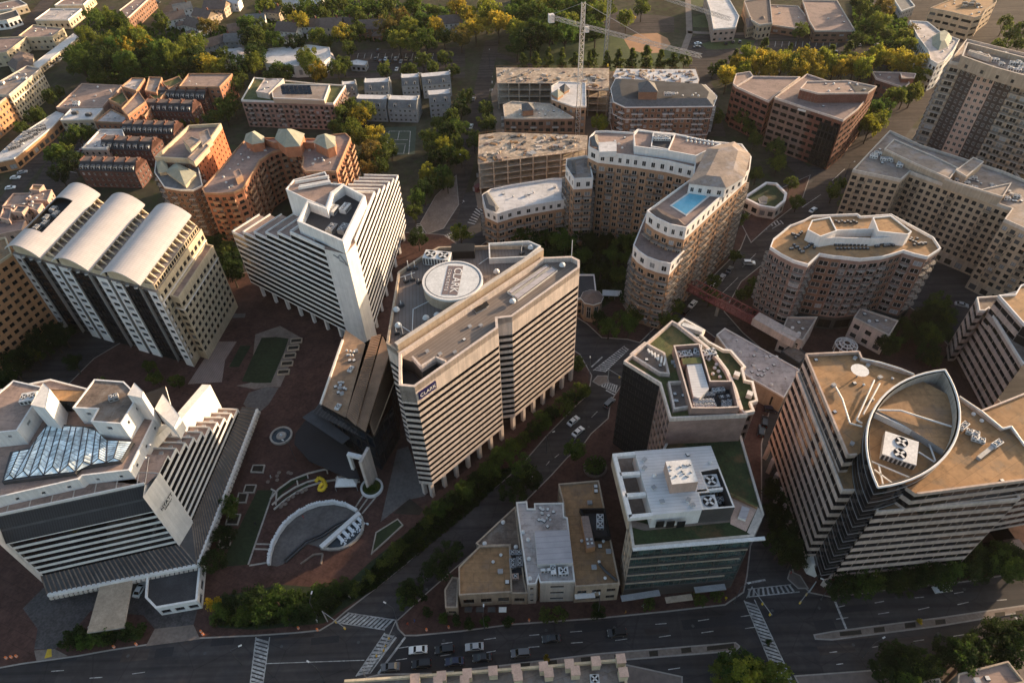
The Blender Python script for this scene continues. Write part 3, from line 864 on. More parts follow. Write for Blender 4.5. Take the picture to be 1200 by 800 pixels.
e = [P(*q, zt - 1.6) for q in Z('p', '484,421.5 494,433 511,422 523,427')]
for a, c in zip(e, e[1:]): b.bar(a + Vector((0, 0, .6)), c + Vector((0, 0, .6)), .5, 1.6, 'concrete_pink')
ra, rb = P(467, 413, zt - 1.6), P(636, 301.4, zt - 1.6)
b = o.part('ridge_wall'); b.bar(ra + Vector((0, 0, 1.6)), rb + Vector((0, 0, 1.6)), .7, 3.6, 'concrete_tan')
b.bar(ra + Vector((-.2, -.3, 3.5)), rb + Vector((-.2, -.3, 3.5)), 1.2, .25, 'concrete_light')
# columns and dark recessed ground floor
core = inset(ccw(fw_), 4.5); o.part('ground_floor').prism(core, .14, 7, 'glass_black', top=False)
b = MB()
def cols(bld, p0, p1, n, z0, z1, r=.75, m='concrete_pink', ends=True):
    for i in range(n):
        t = i / (n - 1) if ends else (i + .5) / n
        p = lerp(p0, p1, t); b = MB(); b.box(p.x, p.y, z0, z1, r * 1.5, r * 1.5, PI / 4, m); build(b, 'column', bld.root, (p.x, p.y, z0))
fi = [Vector(p) for p in fw_]
n1 = Vector((fi[3] - fi[2])).normalized(); inw = Vector((-n1.y, n1.x)) * 1.0
cols(o, fi[2] + inw, fi[3] + inw, 7, .14, 7); cols(o, fi[5] + inw, fi[6] + inw, 7, .14, 7); cols(o, fi[1] + Vector((.9, 1.2)), fi[0] + Vector((.9, 0)), 5, .14, 7)
# round sign drum
cc = P(530.4, 328.2, 52.2)
b = o.part('sign_drum'); b.cyl(cc.x, cc.y, 48, 52.2, 8.4, 'concrete_tan', 64, mtop='white_metal')
b = o.part('sign_rim')
for r0, r1, m, z in ((8.1, 8.55, 'stucco_white', 52.32), (7.6, 7.8, 'metal_dark', 52.22)):
    for i in range(64):
        t0, t1 = 2 * PI * i / 64, 2 * PI * (i + 1) / 64
        pts = [(cc.x + r * math.cos(t), cc.y + r * math.sin(t), z) for r, t in ((r0, t0), (r1, t0), (r1, t1), (r0, t1))]
        b.face(pts, m)
        if z > 52.3: b.face([(pts[1][0], pts[1][1], 51.6), (pts[2][0], pts[2][1], 51.6), pts[2], pts[1]], m)
ang = math.atan2(*(P(526.7, 344.8, 52) - P(534.3, 309.4, 52)).yx)
dx, dy = Vector((math.cos(ang), math.sin(ang))), Vector((-math.sin(ang), math.cos(ang)))
q = lambda u, v: (cc.x + dx.x * u + dy.x * v, cc.y + dx.y * u + dy.y * v)
b = o.part('sign_panel')
for v0, v1 in ((-2.2, -.5), (-.42, 2.2)):
    b.face([(*q(-6.3, v0), 52.26), (*q(6.3, v0), 52.26), (*q(6.3, v1), 52.26), (*q(-6.3, v1), 52.26)], 'sign_brown')
text('CLARK', o.root, (*q(0, .89), 52.3), (0, 0, ang), 3.3, 'stucco_white', .02, font_sx=1.05)
text('C O N C R E T E', o.root, (*q(0, -1.35), 52.3), (0, 0, ang), 1.2, 'stucco_white', .02, font_sx=1.1)
# name board on the facade
fa = math.atan2(n1.y, n1.x); nf_ = Vector((n1.y, -n1.x))
s0 = lerp(fi[2], fi[3], .12)
b = o.part('name_board'); c0 = s0 + nf_ * .2
b.box(c0.x, c0.y, 44.8, 47.4, 5.6, .3, fa, 'sign_blue')
text('CLARK', o.root, (c0.x + nf_.x * .24, c0.y + nf_.y * .2, 46.1), (PI / 2, 0, fa), 1.65, 'stucco_white', .02)
# roof plant
g = P(512.6, 302, 50); hvac(o.root, g.x, g.y, 48.2, 11, 5.4, 4.0, math.radians(-12), 2, 1)
g = P(543, 296, 49); b = MB(); b.box(g.x, g.y, 48.2, 51, 7, 4, 0, 'panel_black'); build(b, 'plant_enclosure', o.root, (g.x, g.y, 48.2))
for key, s in (('b1', '705,335 925,190 975,212 765,385'),):
    pl = W(Z(key, '712,330 925,183 940,198 735,345'), 49); pl2 = W(Z(key, '740,350 955,195 985,215 770,375'), 49)
    for p in (pl, pl2):
        b = MB(); p = ccw(p); b.prism(p, 48.4, 49.1, 'white_metal', top=False); b.flat(inset(p, .3), 49.0, 'lilac_boards'); build(b, 'skylight', o.root, (p[0].x, p[0].y, 48.4))
for i in range(3):
    p = W(Z('b1', ['530,430 560,412 575,437 545,450', '558,415 585,400 602,422 575,437', '582,398 600,387 616,408 600,420'][i]), 48.5)
    b = MB(); b.prism(p, 48.4, 48.9, 'metal_grey', mtop='dark_void'); build(b, 'roof_hatch', o.root, (p[0][0], p[0][1], 48.4))
def dish(bld, px, py, z, r=1.0):
    g = P(px, py, z); b = MB(); b.cyl(g.x, g.y, z, z + .8, .15, 'metal_grey', 6)
    b.cyl(g.x, g.y, z + .8, z + .8 + r * .5, r, 'white_metal', 12, r * .8); b.cyl(g.x, g.y, z + .8 + r * .5, z + .8 + r, r * .8, 'white_metal', 12, r * .25)
    build(b, 'radome', bld.root, (g.x, g.y, z))
for x, y in ((115, 440), (275, 485), (655, 235), (1010, 200), (742, 395), (840, 105), (125, 525), (335, 470)): dish(o, 440 + x / 4.615, 270 + y / 4.615, 48.3)
r = random.Random(3)
for x, y in ((140, 410), (165, 280), (200, 270), (235, 285), (115, 560), (150, 570), (180, 215), (215, 210), (795, 100), (790, 130)):
    g = P(440 + x / 4.615, 270 + y / 4.615, 48.2)
    b = MB(); b.tube(g, g + Vector((0, 0, r.uniform(1.5, 4))), .12, 'white_metal'); b.box(g.x + .1, g.y, 48.2, 49.2, 1.4, 1.0, r.random(), 'metal_dark'); build(b, 'antenna', o.root, g)
for s in ('205,430 200,560', '210,430 290,390', '120,510 205,565', '120,240 180,200', '125,265 215,235', '560,190 610,155'):
    a, c = [P(*t, 48.2) for t in Z('b1', s)]; b = MB(); b.tube(a + Vector((0, 0, .5)), c + Vector((0, 0, .5)), .12, 'white_metal'); build(b, 'rail', o.root, a)
b = o.part('roof_pen'); p = W(Z('b1', '612,85 830,72 895,100 820,160 615,170'), 49); b.ring(ccw(p), inset(ccw(p), .4), 48.2, 50.2, 'white_metal')
for x, y in ((480, 590), (280, 655), (430, 660), (510, 520), (570, 515), (350, 670)): g = P(440 + x / 4.615, 270 + y / 4.615, 48.5); put('roof_vent', vent_mesh(3 if x == 480 else 1), o.root, (g.x, g.y, 48.4), .6)
g = P(669.5, 307, 48.4); b = MB(); b.tube(g, g + Vector((0, 0, 8)), .12, 'white_metal'); build(b, 'flagpole', o.root, g)
o.done()

# ================================================================ the chevron tower with stepped wings
zt = 43.0
C1, C2, K = P(380, 292, zt).xy, P(417, 284, zt).xy, P(402, 283, 48).xy
Lend, Rend = P(272, 273, 29.5).xy, P(467, 207, 29.5).xy
o = Bld('striped_tower', 'white and black striped office tower with two wings in a chevron and a sunlit flank', 'building', [C1, C2, Lend, Rend])
RW = sp('ribbon', 'stone_white', fh=2.64, h=.62, s=.22, rec=.12, style='one', frame='panel_black', glass='glass_black', top=.01)
def wing(bld, c, end, depth, sgn, ntop, steps, z0, fh, zend_top):
    d = (end - c); L = d.length; d.normalize(); n = Vector((-d.y, d.x)) * sgn   # n points to the back
    zf = z0 + fh * (ntop - steps)
    def quad(x0, x1, y0, y1): return [c + d * x0 + n * y0, c + d * x1 + n * y0, c + d * x1 + n * y1, c + d * x0 + n * y1]
    full = quad(0, L, 0, depth)
    bl = sp('blank', 'stone_white')
    bld.walls(full, z0, zf, RW, specs={1: bl, 3: bl})
    bld.part('wall').face([(p.x, p.y, z0) for p in ccw(full)[::-1]], 'stone_white')
    prev = L
    for k in range(steps + 1):
        z = zf + k * fh
        x1 = L - (L - zend_top) * k / steps
        x2 = L - (L - zend_top) * (k + 1) / steps if k < steps else 0
        # terrace left over at this level
        bld.part('terrace').flat(quad(x2, x1 - .3, .4, depth), z + .02, 'roof_pink')
        if k < steps:
            bld.walls(quad(0, x2, 0, depth), z, z + fh, RW, specs={1: bl, 3: bl})
            b = bld.part('parapet')
            e0, e1, e2 = c + d * x2, c + d * x1, c + d * x1 + n * depth
            b.bar((*(e0 + n * .2), z + .3), (*(e1 + n * .2), z + .3), .3, .6, 'stone_white')
            b.bar((*(e1 - d * .2), z + .3), (*(e2 - d * .2), z + .3), .3, .6, 'stone_white')
    zt = zf + steps * fh
    bld.part('roof').flat(quad(0, zend_top, .4, depth - .4), zt + .03, 'roof_pink')
    b = bld.part('parapet')
    for s_ in (.2, depth - .2): b.bar((*(c + n * s_), zt + .5), (*(c + d * zend_top + n * s_), zt + .5), .4, 1.0, 'stone_white')
    b.bar((*(c + d * (zend_top - .2)), zt + .5), (*(c + d * (zend_top - .2) + n * depth), zt + .5), .4, 1.0, 'stone_white')
    return d, n
lt = (P(349, 268, zt).xy - C1).length; rt_ = (P(434, 226, zt).xy - C2).length
dl, nl = wing(o, C1, Lend, 13, -1, 14, 5, 6.0, 2.64, lt)
dr, nr = wing(o, C2, Rend, 14, 1, 14, 5, 6.0, 2.64, rt_)
# shaft between the wings
inner = C1 + nl * 13; inner2 = C2 + nr * 14
sh = [C1, K, C2, inner2, inner]
bl = sp('blank', 'stone_white'); o.walls(sh, .14, zt, bl)
o.part('roof').flat(ccw(sh), zt + .05, 'roof_pink')
ph = ccw(W(Z('c2', '490,345 760,465 890,195 765,130 690,180 660,265 550,225'), 48))
b = o.part('penthouse_wall'); b.ring(ph, inset(ph, .7), 41.5, 48, 'stone_white')
o.part('roof').flat(inset(ph, .4), 44.4, 'roof_dark')
for x, y, nx in ((700, 265, 3), (770, 255, 3), (690, 375, 2), (760, 375, 2)):
    g = P(250 + x / 5, 190 + y / 5, 46.5); hvac(o.root, g.x, g.y, 44.4, 5.6, 3.2, 2.6, math.radians(70), nx, 1, 'metal_grey' if y > 300 else 'white_metal')
blk = W(Z('c2', '425,160 470,105 655,58 690,125 765,130 690,180 660,265 550,222'), 46.5)
o.walls(blk, 29, 46.5, sp('blank', 'stone_white')); o.roof(blk, 46.2, 'roof_pink', ph=.5, cap='stone_white')
b = o.part('roof_ribs')
for s in ('480,125 680,90', '500,160 690,125', '505,150 685,118'):
    a, c = [P(*t, 46.5) for t in Z('c2', s)]; b.bar(a + Vector((0, 0, .4)), c + Vector((0, 0, .4)), .5, 1.0, 'stone_white')
# wing emblem on the shaft: three strokes
dn = (K - C1).normalized(); nn = Vector((dn.y, -dn.x))
b = o.part('emblem')
for (u0, z0_), (u1, z1_) in ((( -1.0, 44.6), (2.6, 43.6)), ((1.0, 43.6), (3.4, 45.2)), ((2.2, 42.9), (5.0, 42.2)), ((3.4, 45.2), (6.6, 41.6)), ((5.2, 41.9), (6.9, 41.3))):
    p, q_ = lerp(C1, K, .45) + dn * (u0 * .6), lerp(C1, K, .45) + dn * (u1 * .6)
    b.bar((p.x + nn.x * .15, p.y + nn.y * .15, z0_ - 3), (q_.x + nn.x * .15, q_.y + nn.y * .15, z1_ - 3), .12, .4, 'metal_grey')
cols(o, C1 + dl * 5 + nl * 1.2, Lend - dl * 4 + nl * 1.2, 7, .14, 6, .7, 'stone_white'); cols(o, C2 + dr * 5 + nr * 1.2, Rend - dr * 3 + nr * 1.2, 7, .14, 6, .7, 'stone_white')
o.part('ground_floor').prism([C1 + nl * 4 + dl * 2, Lend + nl * 4 - dl * 3, Lend + nl * 12 - dl * 3, C1 + nl * 12], .14, 6, 'glass_black', top=False)
o.part('ground_floor').prism([C2 + nr * 4 + dr * 2, Rend + nr * 4 - dr * 3, Rend + nr * 12 - dr * 3, C2 + nr * 12], .14, 6, 'glass_black', top=False)
o.done()

# ================================================================ office block with three barrel vaults
zt = 35.0
F = P(183, 343, zt).xy; u = (P(236, 268, zt).xy - F).normalized(); LB = (P(236, 268, zt).xy - F).length
v = (P(14, 297, zt).xy - F).normalized(); LW = (P(14, 297, zt).xy - F).length     # the front steps back to the left
o = Bld('vaulted_office', 'white office block under three silver barrel vaults with black glass strips', 'building', [F, F + u * LB, F + u * LB + v * LW, F + v * LW])
WG = sp('grid', 'stone_white', fh=3.0, bay=4.6, w=.6, h=.5, s=.25, rec=.25, style='two', top=1.0, base=3)
GL = sp('grid', 'panel_black', fh=3.0, bay=20, w=.96, h=.86, s=.07, rec=.2, style='wall', frame='metal_dark', glass='glass_black', top=.6, base=3)
DK = sp('grid', 'panel_charcoal', fh=3.0, bay=3, w=.8, h=.6, s=.2, rec=.2, style='one', glass='glass_black', top=1)
fr = [0, .055, .17, .245, .31, .335, .41, .54, .60, .675, .70, .77, .885, .945, 1]
kinds = 'WGDWDWGDWDWGDW'
for i, k in enumerate(kinds):
    # fractions run from the left corner to the right (near) corner
    a, c = F + v * LW * (1 - fr[i]), F + v * LW * (1 - fr[i + 1])
    off = {'W': 0, 'G': -.6, 'D': -1.4}[k]
    a2, c2 = a + u * (-off), c + u * (-off)
    facade(o, a2, c2, .14, zt - (0 if k == 'W' else 1.2), {'W': WG, 'G': GL, 'D': DK}[k], 'wall')
    o.part('wall').face([(a.x, a.y, .14), (a2.x + u.x * 1.5, a2.y + u.y * 1.5, .14), (a2.x + u.x * 1.5, a2.y + u.y * 1.5, zt), (a.x, a.y, zt)], 'stone_white')
    o.part('wall').face([(c.x, c.y, .14), (c2.x + u.x * 1.5, c2.y + u.y * 1.5, .14), (c2.x + u.x * 1.5, c2.y + u.y * 1.5, zt), (c.x, c.y, zt)], 'stone_white')
SG = sp('grid', 'stone_cream', fh=3.0, bay=2.9, w=.62, h=.6, s=.2, rec=.25, style='one', top=1.6, base=3, band=lambda f, n: f in (n - 2,), bandm='trim_white')
box = [F, F + u * LB, F + u * LB + v * LW, F + v * LW]
o.walls([Vector(p) for p in box], .14, zt, SG, skip=(3,))
o.part('roof').flat(box, zt - .02, 'roof_grey')
# lower side wing
wg = [F + u * 5 - v * 0.1, F + u * 5 - v * 3.6, F + u * (LB - 1.5) - v * 3.6, F + u * (LB - 1.5) - v * .1]
o.walls(wg, .14, 29, SG, skip=(3,)); o.roof(wg, 28.9, 'roof_pink', ph=.8, cap='stone_cream')
# vaults
bw = LW / 3
for k in range(3):
    x0 = bw * k          # distance from the right side
    xa, xb = x0 + bw * .2, x0 + bw * .9
    bt = MB()
    # clerestory on the right of each vault
    p0, p1 = F + v * (x0 + .5) + u * 1.0, F + v * (x0 + .5) + u * (LB - 1)
    o.part('wall').prism([p0, p1, p1 + v * (bw - 1.5), p0 + v * (bw - 1.5)], zt, zt + 2.2, 'stone_cream', 'roof_grey')
    nw = 22
    for i in range(nw):
        t = (i + .5) / nw; c = lerp(p0, p1, t) - v * .06
        o.wins.append((Vector((c.x, c.y, zt + .25)), math.atan2(u.y, u.x), LB / nw * .72, 1.7, 'one', 'stone_cream', 'glass_black'))
    zv = zt + 4.2; hh = 3.2; nseg = 14
    ya, yb = -2.2, LB + 1.2
    def vp(i, y):
        t = i / nseg; x = lerp(xa - 1.0, xb + .6, t); z = zv + hh * math.sin(PI * t) ** .85
        p = F + v * x + u * y; return (p.x, p.y, z)
    cuts = [ya, LB * .2, LB * .45, LB * .75, LB * .8, yb] if k == 2 else [ya, yb]
    for ci in range(len(cuts) - 1):
        for i in range(nseg):
            if k == 2 and ci in (1, 2) and 4 <= i <= 10: continue
            A, B_, C_, D_ = vp(i, cuts[ci]), vp(i + 1, cuts[ci]), vp(i + 1, cuts[ci + 1]), vp(i, cuts[ci + 1])
            bt.face([A, B_, C_, D_], 'vault_metal')
            lw = [(q[0], q[1], q[2] - .35) for q in (A, B_, C_, D_)]; bt.face(lw[::-1], 'metal_grey')
    for y in (ya, yb):
        for i in range(nseg):
            A, B_ = vp(i, y), vp(i + 1, y); bt.face([A, B_, (B_[0], B_[1], B_[2] - .35), (A[0], A[1], A[2] - .35)], 'white_metal')
    build(bt, 'roof_vault', o.root)
    # walls under the vault, gable glass and fins
    q0, q1 = F + v * xa + u * .8, F + v * xa + u * (LB - .8); q2, q3 = F + v * xb + u * (LB - .8), F + v * xb + u * .8
    o.part('wall').prism([q0, q1, q2, q3], zt + 2.2, zv + .2, 'stone_cream', 'roof_dark')
    g = MB()
    for y in (.9, LB - .9):
        pts = [vp(i, y) for i in range(nseg + 1)]
        g.face([(p[0], p[1], p[2] - .36) for p in pts], 'panel_charcoal')
    build(g, 'gable', o.root)
    fins = MB(); nfin = 13
    for i in range(nfin):
        y = 1.5 + (LB - 3) * i / (nfin - 1)
        a = F + v * (x0 + 1.0) + u * y; c = F + v * (xa) + u * y
        fins.face([(a.x, a.y, zt + 2.2), (c.x, c.y, zt + 2.2), (c.x, c.y, zv + .4)], 'stone_cream')
        w_ = u * .5
        fins.face([(a.x + w_.x, a.y + w_.y, zt + 2.2), (c.x + w_.x, c.y + w_.y, zt + 2.2), (c.x + w_.x, c.y + w_.y, zv + .4)], 'stone_cream')
        fins.face([(a.x, a.y, zt + 2.2), (c.x, c.y, zv + .4), (c.x + w_.x, c.y + w_.y, zv + .4), (a.x + w_.x, a.y + w_.y, zt + 2.2)], 'stone_cream')
    build(fins, 'buttress', o.root)
    for i in range(3):
        c = F + v * (xa + (xb - xa) * (.25 + .25 * i)) - u * .3; put('roof_vent', vent_mesh(1), o.root, (c.x, c.y, zt - .02 + .02), .2)
    if k == 2:
        for y, x in ((10, .35), (16, .35), (21, .3), (13, .45), (19, .5)):
            c = F + v * lerp(xb, xa, x) + u * y; hvac(o.root, c.x, c.y, zv + .2, 3.4, 2.4, 1.8, math.radians(80), 2, 1, 'metal_grey')
o.done()

# ================================================================ the courtyard hotel
zt = 32.0; zb = 7.0
A, Bc = P(212, 640, zb).xy, P(227, 614, zb).xy
Le = P(51, 677, zb).xy
d1 = (Le - A).normalized(); n1h = Vector((d1.y, -d1.x))
if n1h.y < 0: n1h = -n1h      # towards the back
R0 = P(280, 481, 9).xy; d2 = (R0 - Bc).normalized(); n2h = Vector((-d2.y, d2.x))
L1, L2 = (Le - A).length, (R0 - Bc).length
o = Bld('hotel', 'white hotel with banded wings around a glass roofed atrium', 'building', [A, Bc, Le, R0])
HB = sp('ribbon', 'stone_white', fh=2.6, h=.66, s=.2, rec=.12, style='ribbon', frame='panel_black', glass='glass_black', top=.02, e=.4)
fh = 2.6
# front wing: seven banded floors, then a dark raked roof
fwg = [A, A + d1 * (L1 + 14), A + d1 * (L1 + 14) + n1h * 17, A + n1h * 17]
o.walls([A, A + d1 * L1, A + d1 * L1 + n1h * 17, A + n1h * 17], zb, zb + 7 * fh, HB, specs={1: sp('blank', 'stone_white'), 3: sp('blank', 'stone_white')})
ew = [A + d1 * (L1 + .1) - n1h * 1.2, A + d1 * (L1 + 3.4) + n1h * 4.5, A + d1 * (L1 + 3.4) + n1h * 24, A + d1 * (L1 + .1) + n1h * 24]
o.walls(ew, .14, zt - 3, sp('blank', 'stone_white')); o.roof(ew, zt - 3.2, 'roof_pink', ph=.4, cap='stone_white')
b = o.part('raked_roof')
z7 = zb + 7 * fh
e0, e1 = A, A + d1 * (L1 + .0)
for i in range(2):
    za, zc = z7 + (zt - z7) * i / 2, z7 + (zt - z7) * (i + 1) / 2 - .5
    ya, yc = 3.4 * i / 2 + .3 * i, 3.4 * (i + 1) / 2
    p = [e0 + n1h * ya, e1 + n1h * ya, e1 + n1h * yc, e0 + n1h * yc]
    b.face([(p[0].x, p[0].y, za), (p[1].x, p[1].y, za), (p[2].x, p[2].y, zc), (p[3].x, p[3].y, zc)], 'slate_tiles')
    b.face([(p[3].x, p[3].y, zc), (p[2].x, p[2].y, zc), ((p[2] + n1h * .3).x, (p[2] + n1h * .3).y, zc + .5), ((p[3] + n1h * .3).x, (p[3] + n1h * .3).y, zc + .5)], 'metal_dark')
# sign wall between the wings
sw = [A - n1h * .5, Bc - d2 * .1 - n2h * .3, Bc + n2h * 12, A + n1h * 12]
o.walls(sw, zb - 2, zt + .4, sp('blank', 'stone_white'))
sgd = (Bc - A).normalized(); sgn_ = Vector((sgd.y, -sgd.x)); sa = math.atan2(sgd.y, sgd.x)
sc_ = lerp(A, Bc, .5) + sgn_ * 1.0
text('HYATT', o.root, (sc_.x, sc_.y, 24.4), (PI / 2, 0, sa), 1.6, 'panel_black', .05, font_sx=1.0)
text('REGENCY', o.root, (sc_.x, sc_.y, 23.2), (PI / 2, 0, sa), .7, 'panel_black', .05, font_sx=1.05)
# right wing: ten floors, each shorter than the one below, with private terraces
NF = 10; fh2 = (zt - zb) / NF
tops = (P(196, 533, zt).xy - Bc).dot(d2)
for f in range(NF):
    z = zb + f * fh2
    Lf = L2 if f == 0 else lerp(L2, tops, (f) / (NF - 1))
    Ln = lerp(L2, tops, (f + 1) / (NF - 1)) if f < NF - 1 else 0
    poly = [Bc, Bc + d2 * Lf, Bc + d2 * Lf + n2h * 15, Bc + n2h * 15]
    HB2 = dict(HB); HB2['fh'] = fh2
    o.walls(poly, z, z + fh2, HB2, specs={1: sp('blank', 'stone_white'), 3: sp('blank', 'stone_white')})
    o.part('terrace').flat([Bc + d2 * (Ln + .05) + n2h * .3, Bc + d2 * (Lf - .3) + n2h * .3, Bc + d2 * (Lf - .3) + n2h * 15, Bc + d2 * (Ln + .05) + n2h * 15], z + fh2 + .015, 'roof_pink')
    if f < NF - 1:
        b = o.part('parapet')
        for p, q_ in ((Bc + d2 * Ln + n2h * .15, Bc + d2 * Lf + n2h * .15), (Bc + d2 * (Lf - .15), Bc + d2 * (Lf - .15) + n2h * 15), (Bc + d2 * Ln + n2h * 14.85, Bc + d2 * Lf + n2h * 14.85)):
            b.bar((p.x, p.y, z + fh2 + .3), (q_.x, q_.y, z + fh2 + .3), .25, .6, 'stone_white')
        for y in (3.5, 11.5):
            g = Bc + d2 * lerp(Ln, Lf, .5) + n2h * y; put('roof_vent', vent_mesh(1), o.root, (g.x, g.y, z + fh2 + .02), sa + .4)
# spine wall
b = o.part('spine_wall')
for a, c, z0, z1 in ((tops - 2, lerp(tops, L2, .38), zt - 2, zt + 3.2), (lerp(tops, L2, .34), L2 + 1.5, zb, zt - 5.5)):
    p, q_ = Bc + d2 * a + n2h * 7.6, Bc + d2 * c + n2h * 7.6
    b.face([(*(p - n2h * 1.3), z0), (*(q_ - n2h * 1.3), z0 - 4), (*(q_ - n2h * 1.3), z1 - 7), (*(p - n2h * 1.3), z1)], 'stone_white')
    b.face([(*(q_ + n2h * 1.3), z0 - 4), (*(p + n2h * 1.3), z0), (*(p + n2h * 1.3), z1), (*(q_ + n2h * 1.3), z1 - 7)], 'stone_white')
    b.face([(*(p - n2h * 1.3), z1), (*(q_ - n2h * 1.3), z1 - 7), (*(q_ + n2h * 1.3), z1 - 7), (*(p + n2h * 1.3), z1)], 'trim_white')
    b.face([(*(q_ - n2h * 1.3), .2), (*(q_ + n2h * 1.3), .2), (*(q_ + n2h * 1.3), z1 - 7), (*(q_ - n2h * 1.3), z1 - 7)], 'stone_white')
    b.face([(*(p + n2h * 1.3), z0), (*(p - n2h * 1.3), z0), (*(p - n2h * 1.3), z1), (*(p + n2h * 1.3), z1)], 'stone_white')
# main roof deck with seams, upper ring and atrium glass
deck = [A + n1h * 3.3, A + d1 * L1 + n1h * 3.3, A + d1 * (L1 + 25) + n1h * 60, Bc + n2h * 60, Bc + d2 * tops + n2h * 15, Bc + d2 * tops, Bc]
o.part('roof').flat(deck, zt + .1, 'roof_pink')
b = o.part('roof_seams')
for i in range(9):
    p = A + d1 * (2 + i * 5) + n1h * 3.6; q_ = p + n1h * 6.5; b.bar((*p, zt + .14), (*q_, zt + .14), .25, .08, 'concrete_light')
b.bar((*(A + n1h * 3.5), zt + .45), (*(A + d1 * L1 + n1h * 3.5), zt + .45), .3, .9, 'stone_white')
up = W(Z('p', '-45,597 0,583 92,562 97,558 152,551.5 184,486 172,474 60,445 -60,470'), 35.5)
o.walls(up, zt, 35.5, sp('grid', 'stone_white', fh=3, bay=7, w=.16, h=.3, s=.35, style='one', top=.3)); o.part('roof').flat(ccw(up), 35.45, 'roof_pink')
uc = ccw(up); o.part('parapet').ring(inset(uc, -.05), inset(uc, .35), 35.2, 35.9, 'stone_white')
sky = Z('c4', '8,505 330,465 350,440 530,412 585,325 450,318 410,262 250,250 205,252 130,355 45,372')
b = o.part('atrium_frame'); g_ = MB(); gp_ = ccw(W(sky, 36.6)); b.prism(gp_, 35.4, 36.6, 'metal_dark', top=True)
ridges = [('12,500 55,372', '60,492 130,358'), ('60,492 130,358', '125,484 205,254'), ('125,484 205,254', '190,478 255,252'), ('190,478 255,252', '258,470 312,256'), ('258,470 312,256', '330,463 366,258'), ('330,463 366,258', '400,430 420,275'), ('400,430 420,275', '465,420 470,320'), ('465,420 470,320', '530,412 580,326')]
for s0, s1 in ridges:
    (a0, a1), (c0, c1) = Z('c4', s0), Z('c4', s1)
    p = [P(*t, 36.8) for t in (a0, a1, c1, c0)]
    p = [lerp(p[i], sum(p, Vector()) / 4, .05) for i in range(4)]
    r0, r1 = lerp(lerp(p[0], p[3], .5), lerp(p[1], p[2], .5), .14) + Vector((0, 0, .3)), lerp(lerp(p[0], p[3], .5), lerp(p[1], p[2], .5), .97) + Vector((0, 0, .3))
    m_ = MB()
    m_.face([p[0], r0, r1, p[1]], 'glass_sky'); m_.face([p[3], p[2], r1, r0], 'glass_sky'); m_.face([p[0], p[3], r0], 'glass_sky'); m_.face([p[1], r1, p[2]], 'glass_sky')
    for a, c in ((r0, r1), (p[0], r0), (p[3], r0), (p[0], p[1])): m_.bar(a, c, .22, .2, 'metal_dark')
    for i in range(1, 9):
        t = i / 9; m_.bar(lerp(p[0], p[1], t) + Vector((0, 0, .05)), lerp(r0, r1, t) + Vector((0, 0, .05)), .08, .08, 'metal_grey'); m_.bar(lerp(p[3], p[2], t) + Vector((0, 0, .05)), lerp(r0, r1, t) + Vector((0, 0, .05)), .08, .08, 'metal_grey')
    build(m_, 'skylight', o.root, p[0])
HW = sp('grid', 'stone_white', fh=5, bay=6, w=.18, h=.2, s=.6, style='one', top=.5, base=1)
for key, s, z in (('c4', '320,180 415,55 545,65 608,128 532,250 400,240 430,185', 42), ('c4', '-120,210 60,60 215,95 145,170 75,280 -120,300', 41)):
    p = W(Z(key, s), z); o.walls(p, 35, z, HW); o.roof(p, z - .1, 'roof_brown' if z == 42 else 'roof_pink', ph=.3, pt=.3, cap='stone_white')
p = W(Z('c4', '165,140 215,97 372,103 335,152'), 40); o.walls(p, 34, 40, sp('grid', 'panel_black', fh=6, bay=9, w=.98, h=.9, s=.05, rec=.1, style='wall', glass='glass_blue', top=.2)); o.roof(p, 39.9, 'roof_tan', ph=0)
for s, z in (('135,165 190,68 218,95 200,180', 45.5), ('560,122 590,68 628,105 625,135', 45), ('680,182 715,118 790,215 765,265', 38)):
    p = W(Z('c4', s), z); o.walls(p, 33, z, sp('blank', 'stone_white')); o.roof(p, z - .05, 'trim_white', ph=0)
g = P(120 / 3.75, 430 + 125 / 3.75, 43); hvac(o.root, g.x, g.y, 41, 5, 4, 2.2, .2, 2, 1)
g = P(497 / 3.75, 430 + 130 / 3.75, 43); hvac(o.root, g.x, g.y, 42, 3, 2.4, 1.6, .4, 1, 1, 'metal_grey')
g = P(662 / 3.75, 430 + 150 / 3.75, 36); b = MB(); b.box(g.x, g.y, 35.4, 36.2, 9, 7, .5, 'stone_white', mtop='dark_void'); build(b, 'roof_well', o.root, g)
scatter_vents(o, W(Z('c4', '600,440 640,330 690,240 600,480'), 35.5), 35.45, 7, 5)
# glazed skirt and fascia at the foot of both wings
b = o.part('skirt_roof'); f_ = o.part('fascia')
def skirt(p0, p1, out, p0o, p1o):
    b.face([(*p0o, 5.2), (*p1o, 5.2), (*p1, 8.2), (*p0, 8.2)], 'copper_ribs' if False else 'metal_dark')
    n = int((p1 - p0).length / 1.1)
    for i in range(n + 1):
        t = i / n; a, c = lerp(p0o, p1o, t), lerp(p0, p1, t)
        b.bar((*a, 5.3), (*c, 8.3), .3, .1, 'roof_brown')
    f_.bar((*p0o, 4.9), (*p1o, 4.9), .9, 1.0, 'stone_white')
    for i in range(n):
        t = (i + .5) / n; a = lerp(p0o, p1o, t) + out * .7
        f_.box(a.x, a.y, 3.6, 4.5, (p1o - p0o).length / n * .7, .5, math.atan2(*(p1o - p0o).yx), 'concrete_light')
ow1, ow2 = -n1h * 4.0, -n2h * 3.4
cor = A + ow1 + ow2 * .9 + Vector((1.2, -.5))
skirt(A + d1 * L1, A, ow1.normalized(), A + d1 * (L1 - 1) + ow1, cor)
skirt(Bc, Bc + d2 * (L2 + 2), ow2.normalized(), cor, Bc + d2 * (L2 + 4) + ow2)
b.face([(*cor, 5.2), (*Bc, 8.2), (*A, 8.2)], 'metal_dark')
